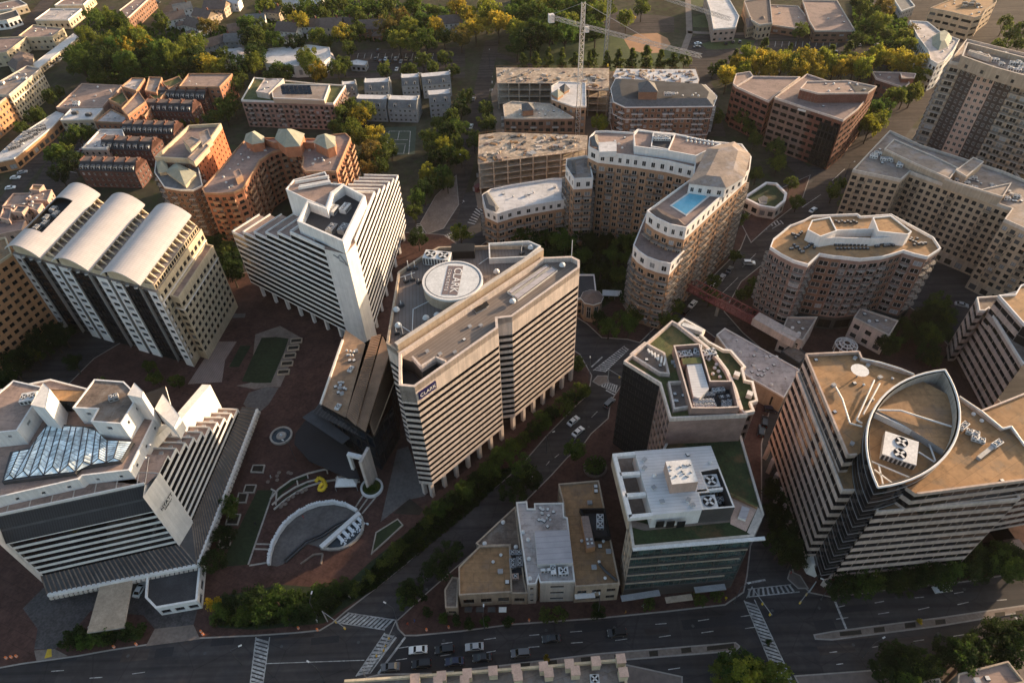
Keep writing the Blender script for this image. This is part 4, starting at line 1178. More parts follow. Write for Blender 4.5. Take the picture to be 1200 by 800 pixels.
o.part('ground_floor').prism([A + d1 * L1, A, Bc, Bc + d2 * L2, Bc + d2 * L2 + n2h * 14, A + d1 * L1 + n1h * 20], .14, zb, 'glass_black', top=False)
# entrance canopy and the dark flat roof beside it
cn = W(Z('c5', '455,318 590,304 545,555 382,578'), 4.6); o.part('entrance_canopy').prism(cn, 4.1, 4.7, 'concrete', 'concrete_tan', bottom=True)
for t in Z('c5', '400,560 535,545 460,330 585,318'):
    g = P(*t, 3); bb = MB(); bb.cyl(g.x, g.y, .14, 4.1, .4, 'concrete', 10); build(bb, 'column', o.root, (g.x, g.y, .14))
dr_ = W(Z('c5', '648,312 885,262 868,440 685,472 640,425'), 4.2); o.walls(dr_, .14, 4.2, sp('grid', 'stone_white', fh=4, bay=4, w=.7, h=.6, s=.2, style='two', glass='glass_black')); o.roof(dr_, 4.1, 'roof_dark', ph=.5, pt=.5, cap='stone_white')
o.done()
# ================================================================ the pale office block with the pointed lens tower
zt = 45.0
LB_ = W(Z('b5', '210,60 450,48 462,78 700,150 560,470 478,480 440,512 400,516'), zt)
RBk = W(Z('b5', '700,150 905,250 1100,395 1140,385 1300,560 1300,612 1198,627 712,690 640,640 880,420'), zt)
ctr = W(Z('b5', '470,420 700,150 905,250 900,420 700,640 540,640'), zt)
o = Bld('lens_office', 'brown roofed office block with a pointed dark glass tower and white rim', 'building', ctr)
RL = sp('ribbon', 'concrete_rose', fh=3.3, h=.56, s=.26, rec=.14, style='ribbon', frame='concrete_rose', glass='glass_black', top=.6)
bl = sp('blank', 'concrete_pink')
zs = 38.0
o.walls(LB_, zs, zt, RL, skip=(3, 4, 5)); o.walls(RBk, zs, zt, RL, skip=(8, 9))
o.walls(ctr, 30, zt, bl, skip=(0, 2, 3, 4, 5))
# the lower floors step out on the street sides
def offset_edge(poly, i0, i1, d):
    pass
A0, A1, A2 = P(*Z('b5', '210,60')[0], zt).xy, P(*Z('b5', '400,516')[0], zt).xy, P(*Z('b5', '450,560')[0], zt).xy
dl_ = (A1 - A0).normalized(); nl_ = Vector((dl_.y, -dl_.x))
if nl_.x > 0: nl_ = -nl_
LO = [A0 + nl_ * .6, A1 + nl_ * .8 + dl_ * 5, A1 + dl_ * 5 - nl_ * 5, P(*Z('b5', '560,470')[0], zt).xy, P(*Z('b5', '450,48')[0], zt).xy]
o.walls(LO, 7, zs, RL, skip=(2, 3)); o.roof(LO, zs - .02, 'roof_tan', ph=.5, cap='concrete_pink')
o.part('wall').face([(p.x, p.y, 7) for p in ccw(LO)[::-1]], 'concrete_pink')
B0, B1 = P(*Z('b5', '712,690')[0], zt).xy, P(*Z('b5', '1198,627')[0], zt).xy
db = (B1 - B0).normalized(); nb_ = Vector((db.y, -db.x))
r0_, r1_ = P(1027, 600.5, 38).xy, P(1195, 585, 38).xy
RO = [r0_, r1_, r1_ - nb_ * 7 + db * 1, r1_ + db * 42 - nb_ * 9, r1_ + db * 42 - nb_ * 34, B0 - nb_ * 14 - db * 6, r0_ - nb_ * 6 + db * 3]
o.walls(RO, 7, zs, RL, skip=(4, 5)); o.roof(RO, zs - .03, 'roof_tan', ph=.5, cap='concrete_pink')
o.part('wall').face([(p.x, p.y, 7) for p in ccw(RO)[::-1]], 'concrete_pink')
cols(o, A0 + nl_ * .2 + dl_, A1 + nl_ * 2, 7, .14, 7, .8); cols(o, r0_ - nb_ * 1, r1_ - nb_ * 1, 6, .14, 7, .9)
core = [A0 + dl_ * 2 - nl_ * 3, A1 - nl_ * 2, B0 - nb_ * 3, B0 + db * 46 - nb_ * 4, B0 + db * 46 - nb_ * 20, A0 - nl_ * 25]
o.part('ground_floor').prism(core, .14, 7, 'glass_black', top=False)
for nm, p, z in (('a', LB_, zt - .9), ('b', RBk, zt - .92), ('c', ctr, zt - .94)):
    o.part('roof').flat(ccw(p), z, 'roof_tan')
b = o.part('parapet')
for key, s in (('b5', '462,78 450,48 210,60 400,516 440,512'), ('b5', '712,690 1198,627 1300,612')):
    q_ = [P(*t, zt) for t in Z(key, s)]
    for a, c in zip(q_, q_[1:]): b.bar(a, c, .45, .7, 'concrete_rose')
q_ = [P(*t, zt) for t in Z('b5', '462,78 550,97 640,125 700,150')] ; q2 = [P(*t, zt) for t in Z('b5', '905,250 1010,320 1100,395 1140,385 1200,470')]
for l in (q_, q2):
    for a, c in zip(l, l[1:]): b.tube(a, c, .28, 'white_metal', 8)
# the lens: two arcs meeting at the tips
zl = 48.5
T0, T1 = P(*Z('b5', '839,130')[0], zl).xy, P(*Z('b5', '538,658')[0], zl).xy
Lm, Rm = P(*Z('b5', '520,310')[0], zl).xy, P(*Z('b5', '905,345')[0], zl).xy
def arc(p, m, q, n=18):
    # circle through three points
    ax, ay, bx, by, cx, cy = p.x, p.y, m.x, m.y, q.x, q.y
    D = 2 * (ax * (by - cy) + bx * (cy - ay) + cx * (ay - by))
    ux = ((ax * ax + ay * ay) * (by - cy) + (bx * bx + by * by) * (cy - ay) + (cx * cx + cy * cy) * (ay - by)) / D
    uy = ((ax * ax + ay * ay) * (cx - bx) + (bx * bx + by * by) * (ax - cx) + (cx * cx + cy * cy) * (bx - ax)) / D
    o_ = Vector((ux, uy)); r = (p - o_).length
    a0, a1, am = [math.atan2(*(t - o_).yx) for t in (p, q, m)]
    def un(a, ref):
        while a < ref: a += 2 * PI
        return a
    e1, em = un(a1, a0), un(am, a0)
    if em > e1: e1 -= 2 * PI
    return [o_ + Vector((math.cos(lerp(a0, e1, i / n)), math.sin(lerp(a0, e1, i / n)))) * r for i in range(n + 1)]
la, ra_ = arc(T0, Lm, T1), arc(T1, Rm, T0)
lens = la[:-1] + ra_[:-1]
lc = ccw(lens)
g_ = o.part('glass_tower')
nfl = 12
for i in range(len(lc)):
    a, c = lc[i], lc[(i + 1) % len(lc)]
    g_.face([(a.x, a.y, 5), (c.x, c.y, 5), (c.x, c.y, zl), (a.x, a.y, zl)], 'glass_black')
li = inset(lc, .5); lo_ = inset(lc, -.12)
for k in range(1, nfl * 2):
    z = 6 + (zl - 7) * k / (nfl * 2)
    for i in range(len(lc)):
        a, c = lo_[i], lo_[(i + 1) % len(lc)]
        g_.bar((*a, z), (*c, z), .12, .07, 'metal_grey' if k % 2 else 'metal_dark')
b = o.part('lens_rim')
for i in range(len(lc)):
    a, c = lo_[i], lo_[(i + 1) % len(lc)]
    b.tube((*a, zl), (*c, zl), .26, 'stucco_white', 8)
b = o.part('lens_screen')
for i in range(len(li)):
    a, c = li[i], li[(i + 1) % len(li)]
    b.face([(c.x, c.y, 42), (a.x, a.y, 42), (a.x, a.y, zl), (c.x, c.y, zl)], 'concrete')
o.part('roof').flat(inset(lc, .55), 43.2, 'roof_brown')
up_ = W(Z('b5', '530,310 620,215 700,165 780,200 880,255 900,330 895,400 850,500 610,350'), 46)
o.part('upper_roof').prism(up_, 43, 46, 'metal_grey', 'roof_ochre')
b = o.part('screen_wall')
for s in ('500,330 855,500',):
    a, c = [P(*t, 44.5) for t in Z('b5', s)]; b.bar(a, c, .3, 2.8, 'white_metal')
for s in ('500,540 690,620', '520,580 600,640', '540,560 560,650', '720,500 800,550', '760,440 800,550'):
    a, c = [P(*t, 45) for t in Z('b5', s)]; b.bar(a, c, .3, .3, 'white_metal')
g = P(890 + 640 / 3.865, 400 + 480 / 3.865, 46); hvac(o.root, g.x, g.y, 43.2, 9.5, 9.5, 3.6, math.radians(-28), 1, 2, 'white_metal')
for s in ('530,310 640,312 740,345 870,385', '345,205 375,260 410,370 465,385', '520,175 440,355 465,370', '545,190 470,330'):
    l = [P(*t, 45.2 if s[0] != '5' or '640' not in s else 46.8) for t in Z('b5', s)]
    m_ = MB()
    for a, c in zip(l, l[1:]): m_.tube(a, c, .22, 'white_metal', 6)
    build(m_, 'roof_pipe', o.root, l[0])
def dish_panel(px, py, z):
    g = P(px, py, z); m_ = MB(); m_.tube(g, g + Vector((0, 0, 2)), .2, 'metal_grey'); m_.cyl(g.x, g.y, z + 2, z + 2.5, .4, 'white_metal', 14, 2.2); build(m_, 'satellite_dish', o.root, g)
dish_panel(890 + 440 / 3.865, 400 + 160 / 3.865, 44.1)
r = random.Random(8)
for x, y in ((335, 200), (430, 190), (470, 200), (490, 110), (545, 165), (600, 172), (340, 320), (418, 465), (255, 85), (432, 78), (510, 265)):
    g = P(890 + x / 3.865, 400 + y / 3.865, 44.1); put('roof_vent', vent_mesh(r.randrange(4)), o.root, g, r.random())
for x, y in ((968, 330), (1005, 360), (1098, 632), (870, 400), (880, 350)): g = P(890 + x / 3.865, 400 + y / 3.865, 44.1); put('roof_vent', vent_mesh(r.choice((0, 2, 3))), o.root, g, r.random())
for x, y, a in ((920, 390, .6), (960, 420, -.5), (1070, 470, .5), (985, 450, -.5)):
    g = P(890 + x / 3.865, 400 + y / 3.865, 44.1); hvac(o.root, g.x, g.y, 44.1, 3.8, 1.8, 1.4, a, 2, 1)
l = [P(*t, 44.5) for t in Z('b5', '990,530 1090,450')]; m_ = MB(); m_.bar(l[0], l[1], .9, .9, 'metal_grey'); build(m_, 'duct', o.root, l[0])
ep = W(Z('b6', '218,345 240,310 335,365 280,402 240,385'), 6); o.part('entrance_drum').prism(ep, .14, 6, 'trim_white', 'trim_white')
for s in ('232,352 258,378', '262,385 295,385'):
    a, c = [P(*t, 2.5) for t in Z('b6', s)]; m_ = MB(); m_.bar(a + Vector((-.3, -.5, 0)), c + Vector((-.1, -.5, 0)), .2, 3.4, 'glass_black'); build(m_, 'window', o.root, a)
o.done()

# ================================================================ dark office with a roof garden and brick screen
zt = 38.0
po = W(Z('b3', '190,290 295,205 450,72 480,88 560,150 640,215 700,280 745,340 790,440 822,545 860,580 440,600 385,410'), zt)
o = Bld('dark_office', 'black glass and brick office block with a planted roof and roof plant well', 'building', po)
DG = sp('grid', 'panel_black', fh=3.5, bay=2.6, w=.8, h=.62, s=.2, rec=.12, style='two', frame='panel_charcoal', glass='glass_matte', top=1.0)
GR = sp('grid', 'brick_pink', fh=3.5, bay=2.2, w=.66, h=.7, s=.16, rec=.4, style='two', glass='glass_black', top=1.4)
BRK = sp('blank', 'brick_pink')
o.walls(po, .14, zt, DG, specs={10: BRK, 11: GR, 12: DG, 9: GR, 8: GR, 7: GR, 6: GR, 5: GR})
pc = ccw(po); o.part('parapet').ring(inset(pc, -.05), inset(pc, .45), zt - 1.2, zt + .1, 'concrete_pink')
o.part('roof').flat(pc, zt - 1.2, 'sedum')
# sunken terraces, plant well with brick walls, roof features
for s, m, z in (('215,292 295,225 405,285 430,400 375,395', 'paver_tan', zt - 3), ('420,440 505,435 545,575 450,590', 'paver_tan', zt - 3)):
    p = ccw(W(Z('b3', s), z)); o.part('roof_terrace').flat(inset(p, -.3), zt - 1.15, m); o.part('terrace_wall').ring(p, inset(p, .5), zt - 1.2, zt + .05, 'concrete_pink')
    for k in range(4):
        c = sum(p, Vector((0, 0))) / len(p) + Vector((RND.uniform(-3, 3), RND.uniform(-2, 2)))
        put('roof_vent', vent_mesh(3), o.root, (c.x, c.y, zt - 1.1))
b = o.part('pergola')
for i in range(6):
    t = i / 5; a = lerp(P(*Z('b3', '330,255')[0], zt), P(*Z('b3', '405,320')[0], zt), t); c = lerp(P(*Z('b3', '318,235')[0], zt), P(*Z('b3', '412,285')[0], zt), t)
    b.bar(a + Vector((0, 0, .6)), c + Vector((0, 0, .6)), .5, .5, 'trim_white')
pw = ccw(W(Z('b3', '458,205 600,195 660,395 780,395 815,540 700,545 555,545'), zt + 2.2))
o.part('plant_wall').ring(pw, inset(pw, .4), zt - 4, zt + 2.2, 'brick_pink', 'concrete_pink')
o.part('plant_floor').flat(inset(pw, .3), zt - 1.1, 'roof_dark')
hb = W(Z('b3', '530,310 610,305 650,440 600,490 565,480'), zt + 1.6); o.part('plant_house').prism(hb, zt - 1, zt + 1.6, 'white_metal', 'white_boards')
hb = W(Z('b3', '500,275 605,268 615,300 510,308'), zt + 1.8); o.part('plant_house').prism(hb, zt - 1, zt + 1.8, 'brick_pink', 'sedum')
for x, y, a, m in ((520, 247, .1, 'white_metal'), (650, 238, .2, 'white_metal'), (590, 225, 1.3, 'white_metal')):
    g = P(690 + x / 4.615, 360 + y / 4.615, zt + 1); hvac(o.root, g.x, g.y, zt - 1.1, 5.0, 2.8, 2.6, a, 2, 1, m)
for x, y in ((592, 502), (650, 498), (595, 524), (660, 522)):
    g = P(690 + x / 4.615, 360 + y / 4.615, zt + 1); hvac(o.root, g.x, g.y, zt - 1.1, 3.6, 1.4, 2.4, .03, 3, 1, 'white_metal')
for x, y, m in ((705, 430, 'white_metal'), (740, 470, 'metal_dark'), (735, 515, 'metal_grey'), (765, 510, 'metal_grey'), (650, 455, 'metal_grey')):
    g = P(690 + x / 4.615, 360 + y / 4.615, zt + 1); hvac(o.root, g.x, g.y, zt - 1.1, 4.2, 1.6, 1.6, 1.3 if y > 500 else .1, 2, 1, m)
for x, y in ((690, 268), (690, 310), (700, 348), (670, 362), (708, 378), (585, 172), (648, 283), (455, 300), (470, 320), (680, 330)):
    g = P(690 + x / 4.615, 360 + y / 4.615, zt - 1); put('roof_vent', vent_mesh(2 if x > 600 else 1), o.root, g)
# stepped terraces on the far right side
for s, z in (('480,88 515,58 630,122 612,148 650,182 730,225 770,228 850,320 835,330 850,390 890,398 915,505 880,515 898,560 822,575 822,545 790,440 745,340 700,280 640,215 560,150', 31),):
    p = W(Z('b3', s), z); o.walls(p, .14, z, GR, specs={i: BRK for i in range(14, 22)}); o.roof(p, z - 1.0, 'sedum_dark', ph=1.0, pt=.6, cap='trim_white')
for x, y, lx in ((560, 115, 4), (800, 365, 1), (870, 470, 1)):
    g = P(690 + x / 4.615, 360 + y / 4.615, 31); b = MB(); b.box(g.x, g.y, 30, 31.6, lx * 1.6, 1.6, -.5, 'white_metal'); build(b, 'plant_box', o.root, g)
o.done()

# ================================================================ glass office with the white terrace roof
zg = 27.0
po = W(Z('b4', '235,605 210,480 195,90 430,0 820,5 970,465 948,545'), zg)
front = W(Z('b4', '237,608 215,450 440,0 822,5 945,430 890,548'), zg)
o = Bld('glass_office', 'teal glass office block with a white boarded penthouse roof and grass terraces', 'building', front)
CW = sp('grid', 'panel_charcoal', fh=4.3, bay=8.0, w=.97, h=.88, s=.05, rec=.25, style='wall', frame='metal_dark', glass='glass_green', top=1.0, base=4.6, basem='panel_charcoal')
SD = sp('grid', 'concrete_tan', fh=4.2, bay=3.0, w=.62, h=.62, s=.2, rec=.35, style='four', glass='glass_green', top=1.0, base=4.6)
o.walls(front, .14, zg, CW, specs={0: SD, 1: SD})
fc = ccw(front); o.part('parapet').ring(inset(fc, -.1), inset(fc, .5), zg - .4, zg + .4, 'concrete_light', 'concrete_light')
o.part('roof').flat(inset(fc, .5), zg - .1, 'sedum_dark')
b = o.part('parapet_studs')
# projecting glass fin at the right end of the front
a, c = [P(*t, zg) for t in Z('b4', '235,606 948,548')]
o.part('cornice').bar(a + Vector((0, -.5, .2)), c + Vector((0, -.5, .2)), .9, .35, 'white_metal')
dd = (c - a).normalized(); nn2 = Vector((dd.y, -dd.x, 0))
for k in range(1, 5): o.part('cornice').bar(a + Vector((0, 0, -4.4 * k - .6)) + nn2 * .3, c + Vector((0, 0, -4.4 * k - .6)) + nn2 * .3 - dd * (2 + k), .3, .22, 'concrete_tan')
p1 = [c - dd * 8, c, c + Vector((-1.5, 3, 0)), c - dd * 8 + Vector((0, 4, 0))]
# penthouse with three roof courts
zp = 33.0
ph_ = W(Z('b4', '128,98 660,55 790,388 215,448'), zp)
b = o.part('penthouse_roof')
def pz(s, z0, z1, m, mt=None, part='penthouse'):
    p = W(Z('b4', s), z1); o.part(part).prism(p, z0, z1, m, mt); return p
pz('248,85 660,55 705,170 595,190 640,300 585,305 612,402 345,430', zg, zp, 'stucco_white', 'white_boards')
for s in ('128,98 248,86 252,104 152,112', '128,98 152,112 235,432 215,448', '165,200 275,192 280,210 172,218', '195,312 305,305 312,322 200,332', '215,428 345,416 348,434 218,448'):
    pz(s, zp - 1.2, zp + .05, 'stucco_white', 'white_metal')
pz('150,108 252,98 345,428 228,440', zg, zg + .6, 'concrete_tan', 'paver_tan')
pz('128,98 138,97 225,446 215,448', zg, zp - 1, 'concrete_tan')
pz('215,440 345,428 347,432 217,448', zg, zg + 1.6, 'stucco_pink')
pw = ccw(W(Z('b4', '595,190 705,170 790,388 612,402 585,305 640,300'), zp)); o.part('plant_wall').ring(pw, inset(pw, .4), zg, zp + .02, 'panel_charcoal', 'trim_white'); o.part('plant_floor').flat(inset(pw, .3), zg + .5, 'roof_dark')
a, c = [P(*t, zp) for t in Z('b4', '585,300 725,285')]; o.part('plant_wall').bar(a - Vector((0, 0, .5)), c - Vector((0, 0, .5)), .6, 1, 'white_metal')
for x, y in ((664, 232), (652, 345)):
    g = P(690 + x / 4.615, 510 + y / 4.615, zp); hvac(o.root, g.x, g.y, zg + .5, 4.6, 4.2, 5.4, .05, 1, 1)
for x, y in ((715, 330), (700, 345)): g = P(690 + x / 4.615, 510 + y / 4.615, zp - 2); hvac(o.root, g.x, g.y, zg + .5, 2.0, 1.6, 3.0, .05, 1, 1, 'metal_grey')
pz('415,140 550,128 592,250 450,264', zp, zp + 4, 'stucco_pink', 'white_metal', 'stair_house')
r = random.Random(5)
for i in range(14):
    g = P(690 + r.uniform(440, 560) / 4.615, 510 + r.uniform(150, 225) / 4.615, zp + 4); put('roof_vent', vent_mesh(3), o.root, (g.x, g.y, zp + 4)).scale = (.35, .35, .6)
for x, y in ((300, 135), (300, 180), (355, 220), (350, 285), (395, 360), (537, 352), (535, 105), (655, 150), (560, 380)): g = P(690 + x / 4.615, 510 + y / 4.615, zp); put('roof_vent', vent_mesh(r.randrange(4)), o.root, (g.x, g.y, zp), r.random())
pass
for x in (382, 438, 495):
    a = P(690 + (x - 22) / 4.615, 510 + 470 / 4.615, zg + 2.6); c = P(690 + (x + 22) / 4.615, 510 + 466 / 4.615, zg + 2.6); m_ = MB(); m_.bar(a + Vector((0, -.6, 0)), c + Vector((0, -.6, 0)), .2, 2.6, 'glass_black'); build(m_, 'window', o.root, a)
for s, m in (('220,455 350,490 770,450 765,470 300,515 225,495', 'paver_tan'), ('770,320 915,385 850,520 765,480', 'stucco_pink'), ('915,388 940,420 890,545 855,525', 'concrete_light')):
    o.part('roof_terrace').flat(ccw(W(Z('b4', s), zg)), zg + .12, m)
p = W(Z('b4', '768,308 915,375 912,388 765,322'), zg + 1); o.part('planter').prism(p, zg - .1, zg + 1, 'yellow_paint' if False else 'roof_ochre', 'sedum')
p = W(Z('b4', '830,378 872,392 850,455 808,440'), zg + 1); b = MB(); b.prism(p, zg, zg + .9, 'trim_white', 'lilac_boards'); build(b, 'roof_table', o.root, (p[0].x, p[0].y, zg))
# street canopies
for s in ('195,795 310,785 305,770 200,778',):
    pass
for (x0, y0, x1, y1, m) in ((728, 701, 773, 694, 'metal_grey'), (780, 703, 811, 699, 'concrete_tan'), (814, 691, 850, 687, 'metal_grey')):
    a, c = P(x0, y0, 4.4), P(x1, y1, 4.4); m_ = MB(); m_.bar(a, c, 1.6, .25, m); build(m_, 'canopy', o.root, a)
o.done()

# ================================================================ low shops in front
def simple(name, label, px, z, spec, roofm, ph=.8, cap=None, cat='building', group=None, specs=None, key='p', vents=0, ac=0, seed=1, base=.14, acm='white_metal', rz=0, done=True, pt=.32):
    poly = W(Z(key, px), z)
    b = Bld(name, label, cat, poly, group)
    b.walls(poly, base, z + (ph if ph < .05 else 0), spec, specs)
    b.roof(poly, z - .05, roofm, ph=ph * .8, cap=cap or spec['m'], pt=pt)
    if vents or ac: scatter_vents(b, poly, z - .05, vents, seed, ac, acm, rz)
    if done: b.done()
    return b
SH = sp('grid', 'concrete_tan', fh=4.2, bay=4.2, w=.62, h=.5, s=.28, rec=.3, style='two', top=1.2)
b = simple('corner_shop', 'low tan flat roofed shop with cut corner where the diagonal road meets the avenue', '188,525 310,402 488,396 500,672 190,690', 6.5, SH, 'roof_ochre', key='c8', cap='concrete_tan', vents=0, done=False)
for x, y, k in ((390, 495, 0), (432, 550, 1), (435, 455, 0), (472, 610, 3)): g = P(500 + x / 5, 560 + y / 5, 6.5); put('roof_vent', vent_mesh(k), b.root, g)
p = W(Z('c8', '290,385 520,170 570,590 590,680 495,680 488,396 310,402'), 6); b.walls(p, .14, 6, SH); b.roof(p, 5.9, 'roof_brown', ph=.7, cap='concrete_tan')
p = W(Z('c8', '488,420 560,415 575,560 495,570'), 6.2); b.part('equipment_pen').prism(p, 5.9, 6.15, 'panel_black', 'roof_dark')
for x, y in ((503, 440), (540, 440), (503, 490), (545, 480), (545, 505), (505, 515), (520, 580)): g = P(500 + x / 5, 560 + y / 5, 6.5); hvac(b.root, g.x, g.y, 6.1, 1.8, 1.5, 1.2, .05, 1, 1, 'stucco_pink' if y == 580 else 'metal_grey')
for x, y in ((448, 260), (340, 385), (523, 405)): g = P(500 + x / 5, 560 + y / 5, 6.5); put('roof_vent', vent_mesh(2), b.root, g)
p = W(Z('c8', '105,655 150,580 185,585 180,760 110,760'), 4.5); b.walls(p, .14, 4.5, SH); b.roof(p, 4.4, 'roof_brown', ph=.4, cap='concrete_tan')
for x in (245, 312, 380, 445): a, c = P(500 + (x - 22) / 5, 560 + 752 / 5, 3.0), P(500 + (x + 22) / 5, 560 + 752 / 5, 3.0); m_ = MB(); m_.bar(a + Vector((0, -.8, 0)), c + Vector((0, -.8, 0)), 1.3, .3, 'frame_dark' if x < 400 else 'trim_white'); build(m_, 'awning', b.root, a)
b.done()
WS = sp('grid', 'stucco_orange', fh=3.6, bay=2.4, w=.6, h=.4, s=.35, rec=.25, style='one', top=.8)
b = simple('white_roof_shop', 'narrow shop with a white roof, ochre front and roof plant', '525,145 588,140 592,182 632,182 630,152 800,148 805,228 825,235 868,608 665,615 655,580 640,622 592,625', 11, sp('grid', 'concrete_light', fh=4, bay=6, w=.4, h=.4, s=.3, style='one'), 'roof_lilac', ph=.6, cap='trim_white', key='c8', done=False, specs={9: WS})
p = W(Z('c8', '632,308 830,302 858,495 650,505'), 13); b.part('upper_roof').prism(p, 11, 13, 'trim_white', 'lilac_boards')
r = random.Random(4)
for i in range(16): g = P(500 + r.uniform(655, 770) / 5, 560 + r.uniform(175, 285) / 5, 11); put('roof_vent', vent_mesh(r.choice((0, 3))), b.root, (g.x, g.y, 11), r.random()).scale = (.7, .7, .8)
for x, y, lx, ly in ((740, 535, 2.4, 6), (800, 550, 4.5, 3.5), (700, 545, 5, 1.2)): g = P(500 + x / 5, 560 + y / 5, 11.5); hvac(b.root, g.x, g.y, 11, lx * .6, ly * .6, 1.6, .05, 1, 1)
for x, y in ((595, 362), (565, 318), (600, 475), (605, 590)): g = P(500 + x / 5, 560 + y / 5, 11); put('roof_vent', vent_mesh(2), b.root, g)
b.done()
b = simple('tan_roof_shop', 'long flat tan roof shop with a dark fenced plant yard on its roof', '772,38 1008,18 1130,622 870,640 800,150', 9, SH, 'roof_ochre', ph=.7, cap='concrete_tan', key='c8', done=False)
p = ccw(W(Z('c8', '895,182 1045,180 1080,350 985,352'), 10.5)); b.part('plant_screen').ring(p, inset(p, .4), 8.9, 11, 'panel_black'); b.part('plant_floor').flat(p, 9.05, 'roof_dark')
p = W(Z('c8', '905,222 948,220 988,400 938,412'), 11.5); b.part('plant_house').prism(p, 9, 11.5, 'stucco_orange', 'roof_pink')
for x, y in ((940, 360), (965, 360), (945, 385), (968, 382)): g = P(500 + x / 5, 560 + y / 5, 11.5); put('roof_vent', vent_mesh(3), b.root, (g.x, g.y, 11.5)).scale = (.6, .6, .6)
g = P(500 + 1015 / 5, 560 + 260 / 5, 9.5); hvac(b.root, g.x, g.y, 9, 2, 4.4, 1.6, -.1, 1, 2)
l = [P(*t, 9.6) for t in Z('c8', '1010,500 1050,545 1115,600')]; m_ = MB(); [m_.tube(a, c, .35, 'metal_dark') for a, c in zip(l, l[1:])]; build(m_, 'roof_pipe', b.root, l[0])
for x, y, k in ((955, 148, 1), (1065, 432, 1), (990, 50, 3), (992, 78, 3), (908, 372, 0), (1010, 495, 0), (980, 525, 1), (1045, 590, 0), (1035, 375, 0), (1015, 400, 3)): g = P(500 + x / 5, 560 + y / 5, 9); put('roof_vent', vent_mesh(k), b.root, g)
for s in ('870,660 990,652', '868,690 985,682'):
    a, c = [P(*t, 5) for t in Z('c8', s)]; m_ = MB(); m_.bar(a, c, 1.6, .3, 'stucco_white'); build(m_, 'awning', b.root, a)
b.done()

# flat white roofed hall beside the dark office
b = simple('white_hall', 'low hall with a stained white flat roof beside the footbridge', '690,150 735,115 1140,340 1055,490 850,370', 8, sp('grid', 'concrete_tan', fh=7, bay=8, w=.1, h=.6, s=.2), 'roof_lilac', ph=.5, cap='trim_white', key='b3', vents=9, seed=6, done=False)
r = random.Random(12)
for i in range(14): g = P(690 + r.uniform(870, 1030) / 4.615, 360 + r.uniform(260, 390) / 4.615, 8); put('roof_vent', vent_mesh(3), b.root, (g.x, g.y, 7.95), r.random()).scale = (.8, .8, .7)
b.done()
simple('plant_kiosk', 'small dark flat roofed kiosk at the end of the white hall', '1040,240 1110,195 1185,260 1140,305', 5, sp('blank', 'panel_charcoal'), 'roof_brown', key='b3', ph=.4)

# ================================================================ office at the right edge with white rims
zt = 30.0
pe = W(Z('e7', '255,92 375,85 300,165 270,165'), 24)
o = Bld('banded_office', 'pink and black banded office at the right edge with a dark glass flank', 'building', pe)
RP = sp('ribbon', 'concrete_rose', fh=3.2, h=.48, s=.3, rec=.2, style='ribbon', frame='concrete_rose', glass='glass_black', top=1.0)
lowp = W(Z('e7', '255,92 268,165 300,165 320,150 510,460 700,200 640,20 372,85'), 25)
FK = sp('ribbon', 'glass_matte', fh=3.2, h=.9, s=.05, rec=.08, style='one', frame='frame_light', glass='glass_matte')
o.walls(lowp, 2, 25, RP, specs={4: FK}); o.roof(lowp, 24.9, 'roof_brown', ph=.7, cap='trim_white')
upp = W(Z('e7', '378,75 470,70 500,20 560,0 800,100 700,330 518,232'), 32)
o.walls(upp, 20, 32, RP, specs={6: RP, 5: FK}); o.roof(upp, 31.5, 'roof_tan', ph=.7, cap='stucco_white')
o.part('ground_floor').prism(inset(ccw(lowp), 3), .14, 2, 'glass_black', top=False)
lp = [Vector(p) for p in lowp]; pass
o.done()

# ================================================================ cream building at the bottom edge with merlons
zt = 20
mb_ = W(Z('p', '396,810 404,797 480,792 560,787 640,781 731,773 735,820 390,840'), zt)
o = Bld('cream_parapet_building', 'cream building at the bottom edge with blocky posts along its parapet', 'building', mb_)
o.walls(mb_, .14, zt, sp('grid', 'stone_cream', fh=3.4, bay=3.4, w=.5, h=.5, s=.25, style='two')); o.roof(mb_, zt - 1.0, 'roof_grey', ph=0)
l = [P(*t, zt) for t in Z('p', '404,798 480,793 560,787 640,781 731,773')]
for a, c in zip(l, l[1:]): o.part('parapet').bar(a, c, .5, 1.0, 'stone_cream')
a, c = P(731, 773, zt), P(735, 815, zt); o.part('parapet').bar(a, c, .5, 1.0, 'stone_cream')
for x, y in ((487, 797), (518, 794), (548, 791), (578, 788), (605, 786), (637, 783), (667, 780), (698, 777), (727, 774), (514, 800), (545, 799), (607, 794), (643, 790), (674, 788), (730, 790)):
    g = P(x, y, zt + 1); k = x * .0007; m_ = MB(); m_.box(g.x, g.y, zt - .5, zt + 1.8 + k, 1.8, 1.8, .06, 'stone_cream'); m_.box(g.x, g.y, zt + 1.8 + k, zt + 2.1 + k, 2.0, 2.0, .06, 'stucco_pink'); build(m_, 'parapet_post', o.root, (g.x, g.y, zt - .5))
g = P(697, 795, zt); hvac(o.root, g.x, g.y, zt - 1, 2.2, 2.2, 1.2, 0, 1, 1)
o.done()
def bal_cols(*cols_, k=None):
    """balconies on the listed bay numbers (repeating every k bays)"""
    return lambda i, f, nb, nf: ((i % k) if k else i) in cols_ and f > 0
def hip(b, poly, z, rise, ins, m, part='roof', deck=None, oh=.5):
    b.nr = getattr(b, 'nr', 0) + 1; part = f'{part}#{b.nr}'; p = ccw(poly); o_ = inset(p, -oh); i_ = inset(p, ins); mb = b.part(part)
    for k in range(len(p)):
        j = (k + 1) % len(p)
        mb.face([(*o_[k], z), (*o_[j], z), (*i_[j], z + rise), (*i_[k], z + rise)], m)
    if deck: mb.flat(i_, z + rise, deck)
    else:
        mb.flat(i_, z + rise, m)
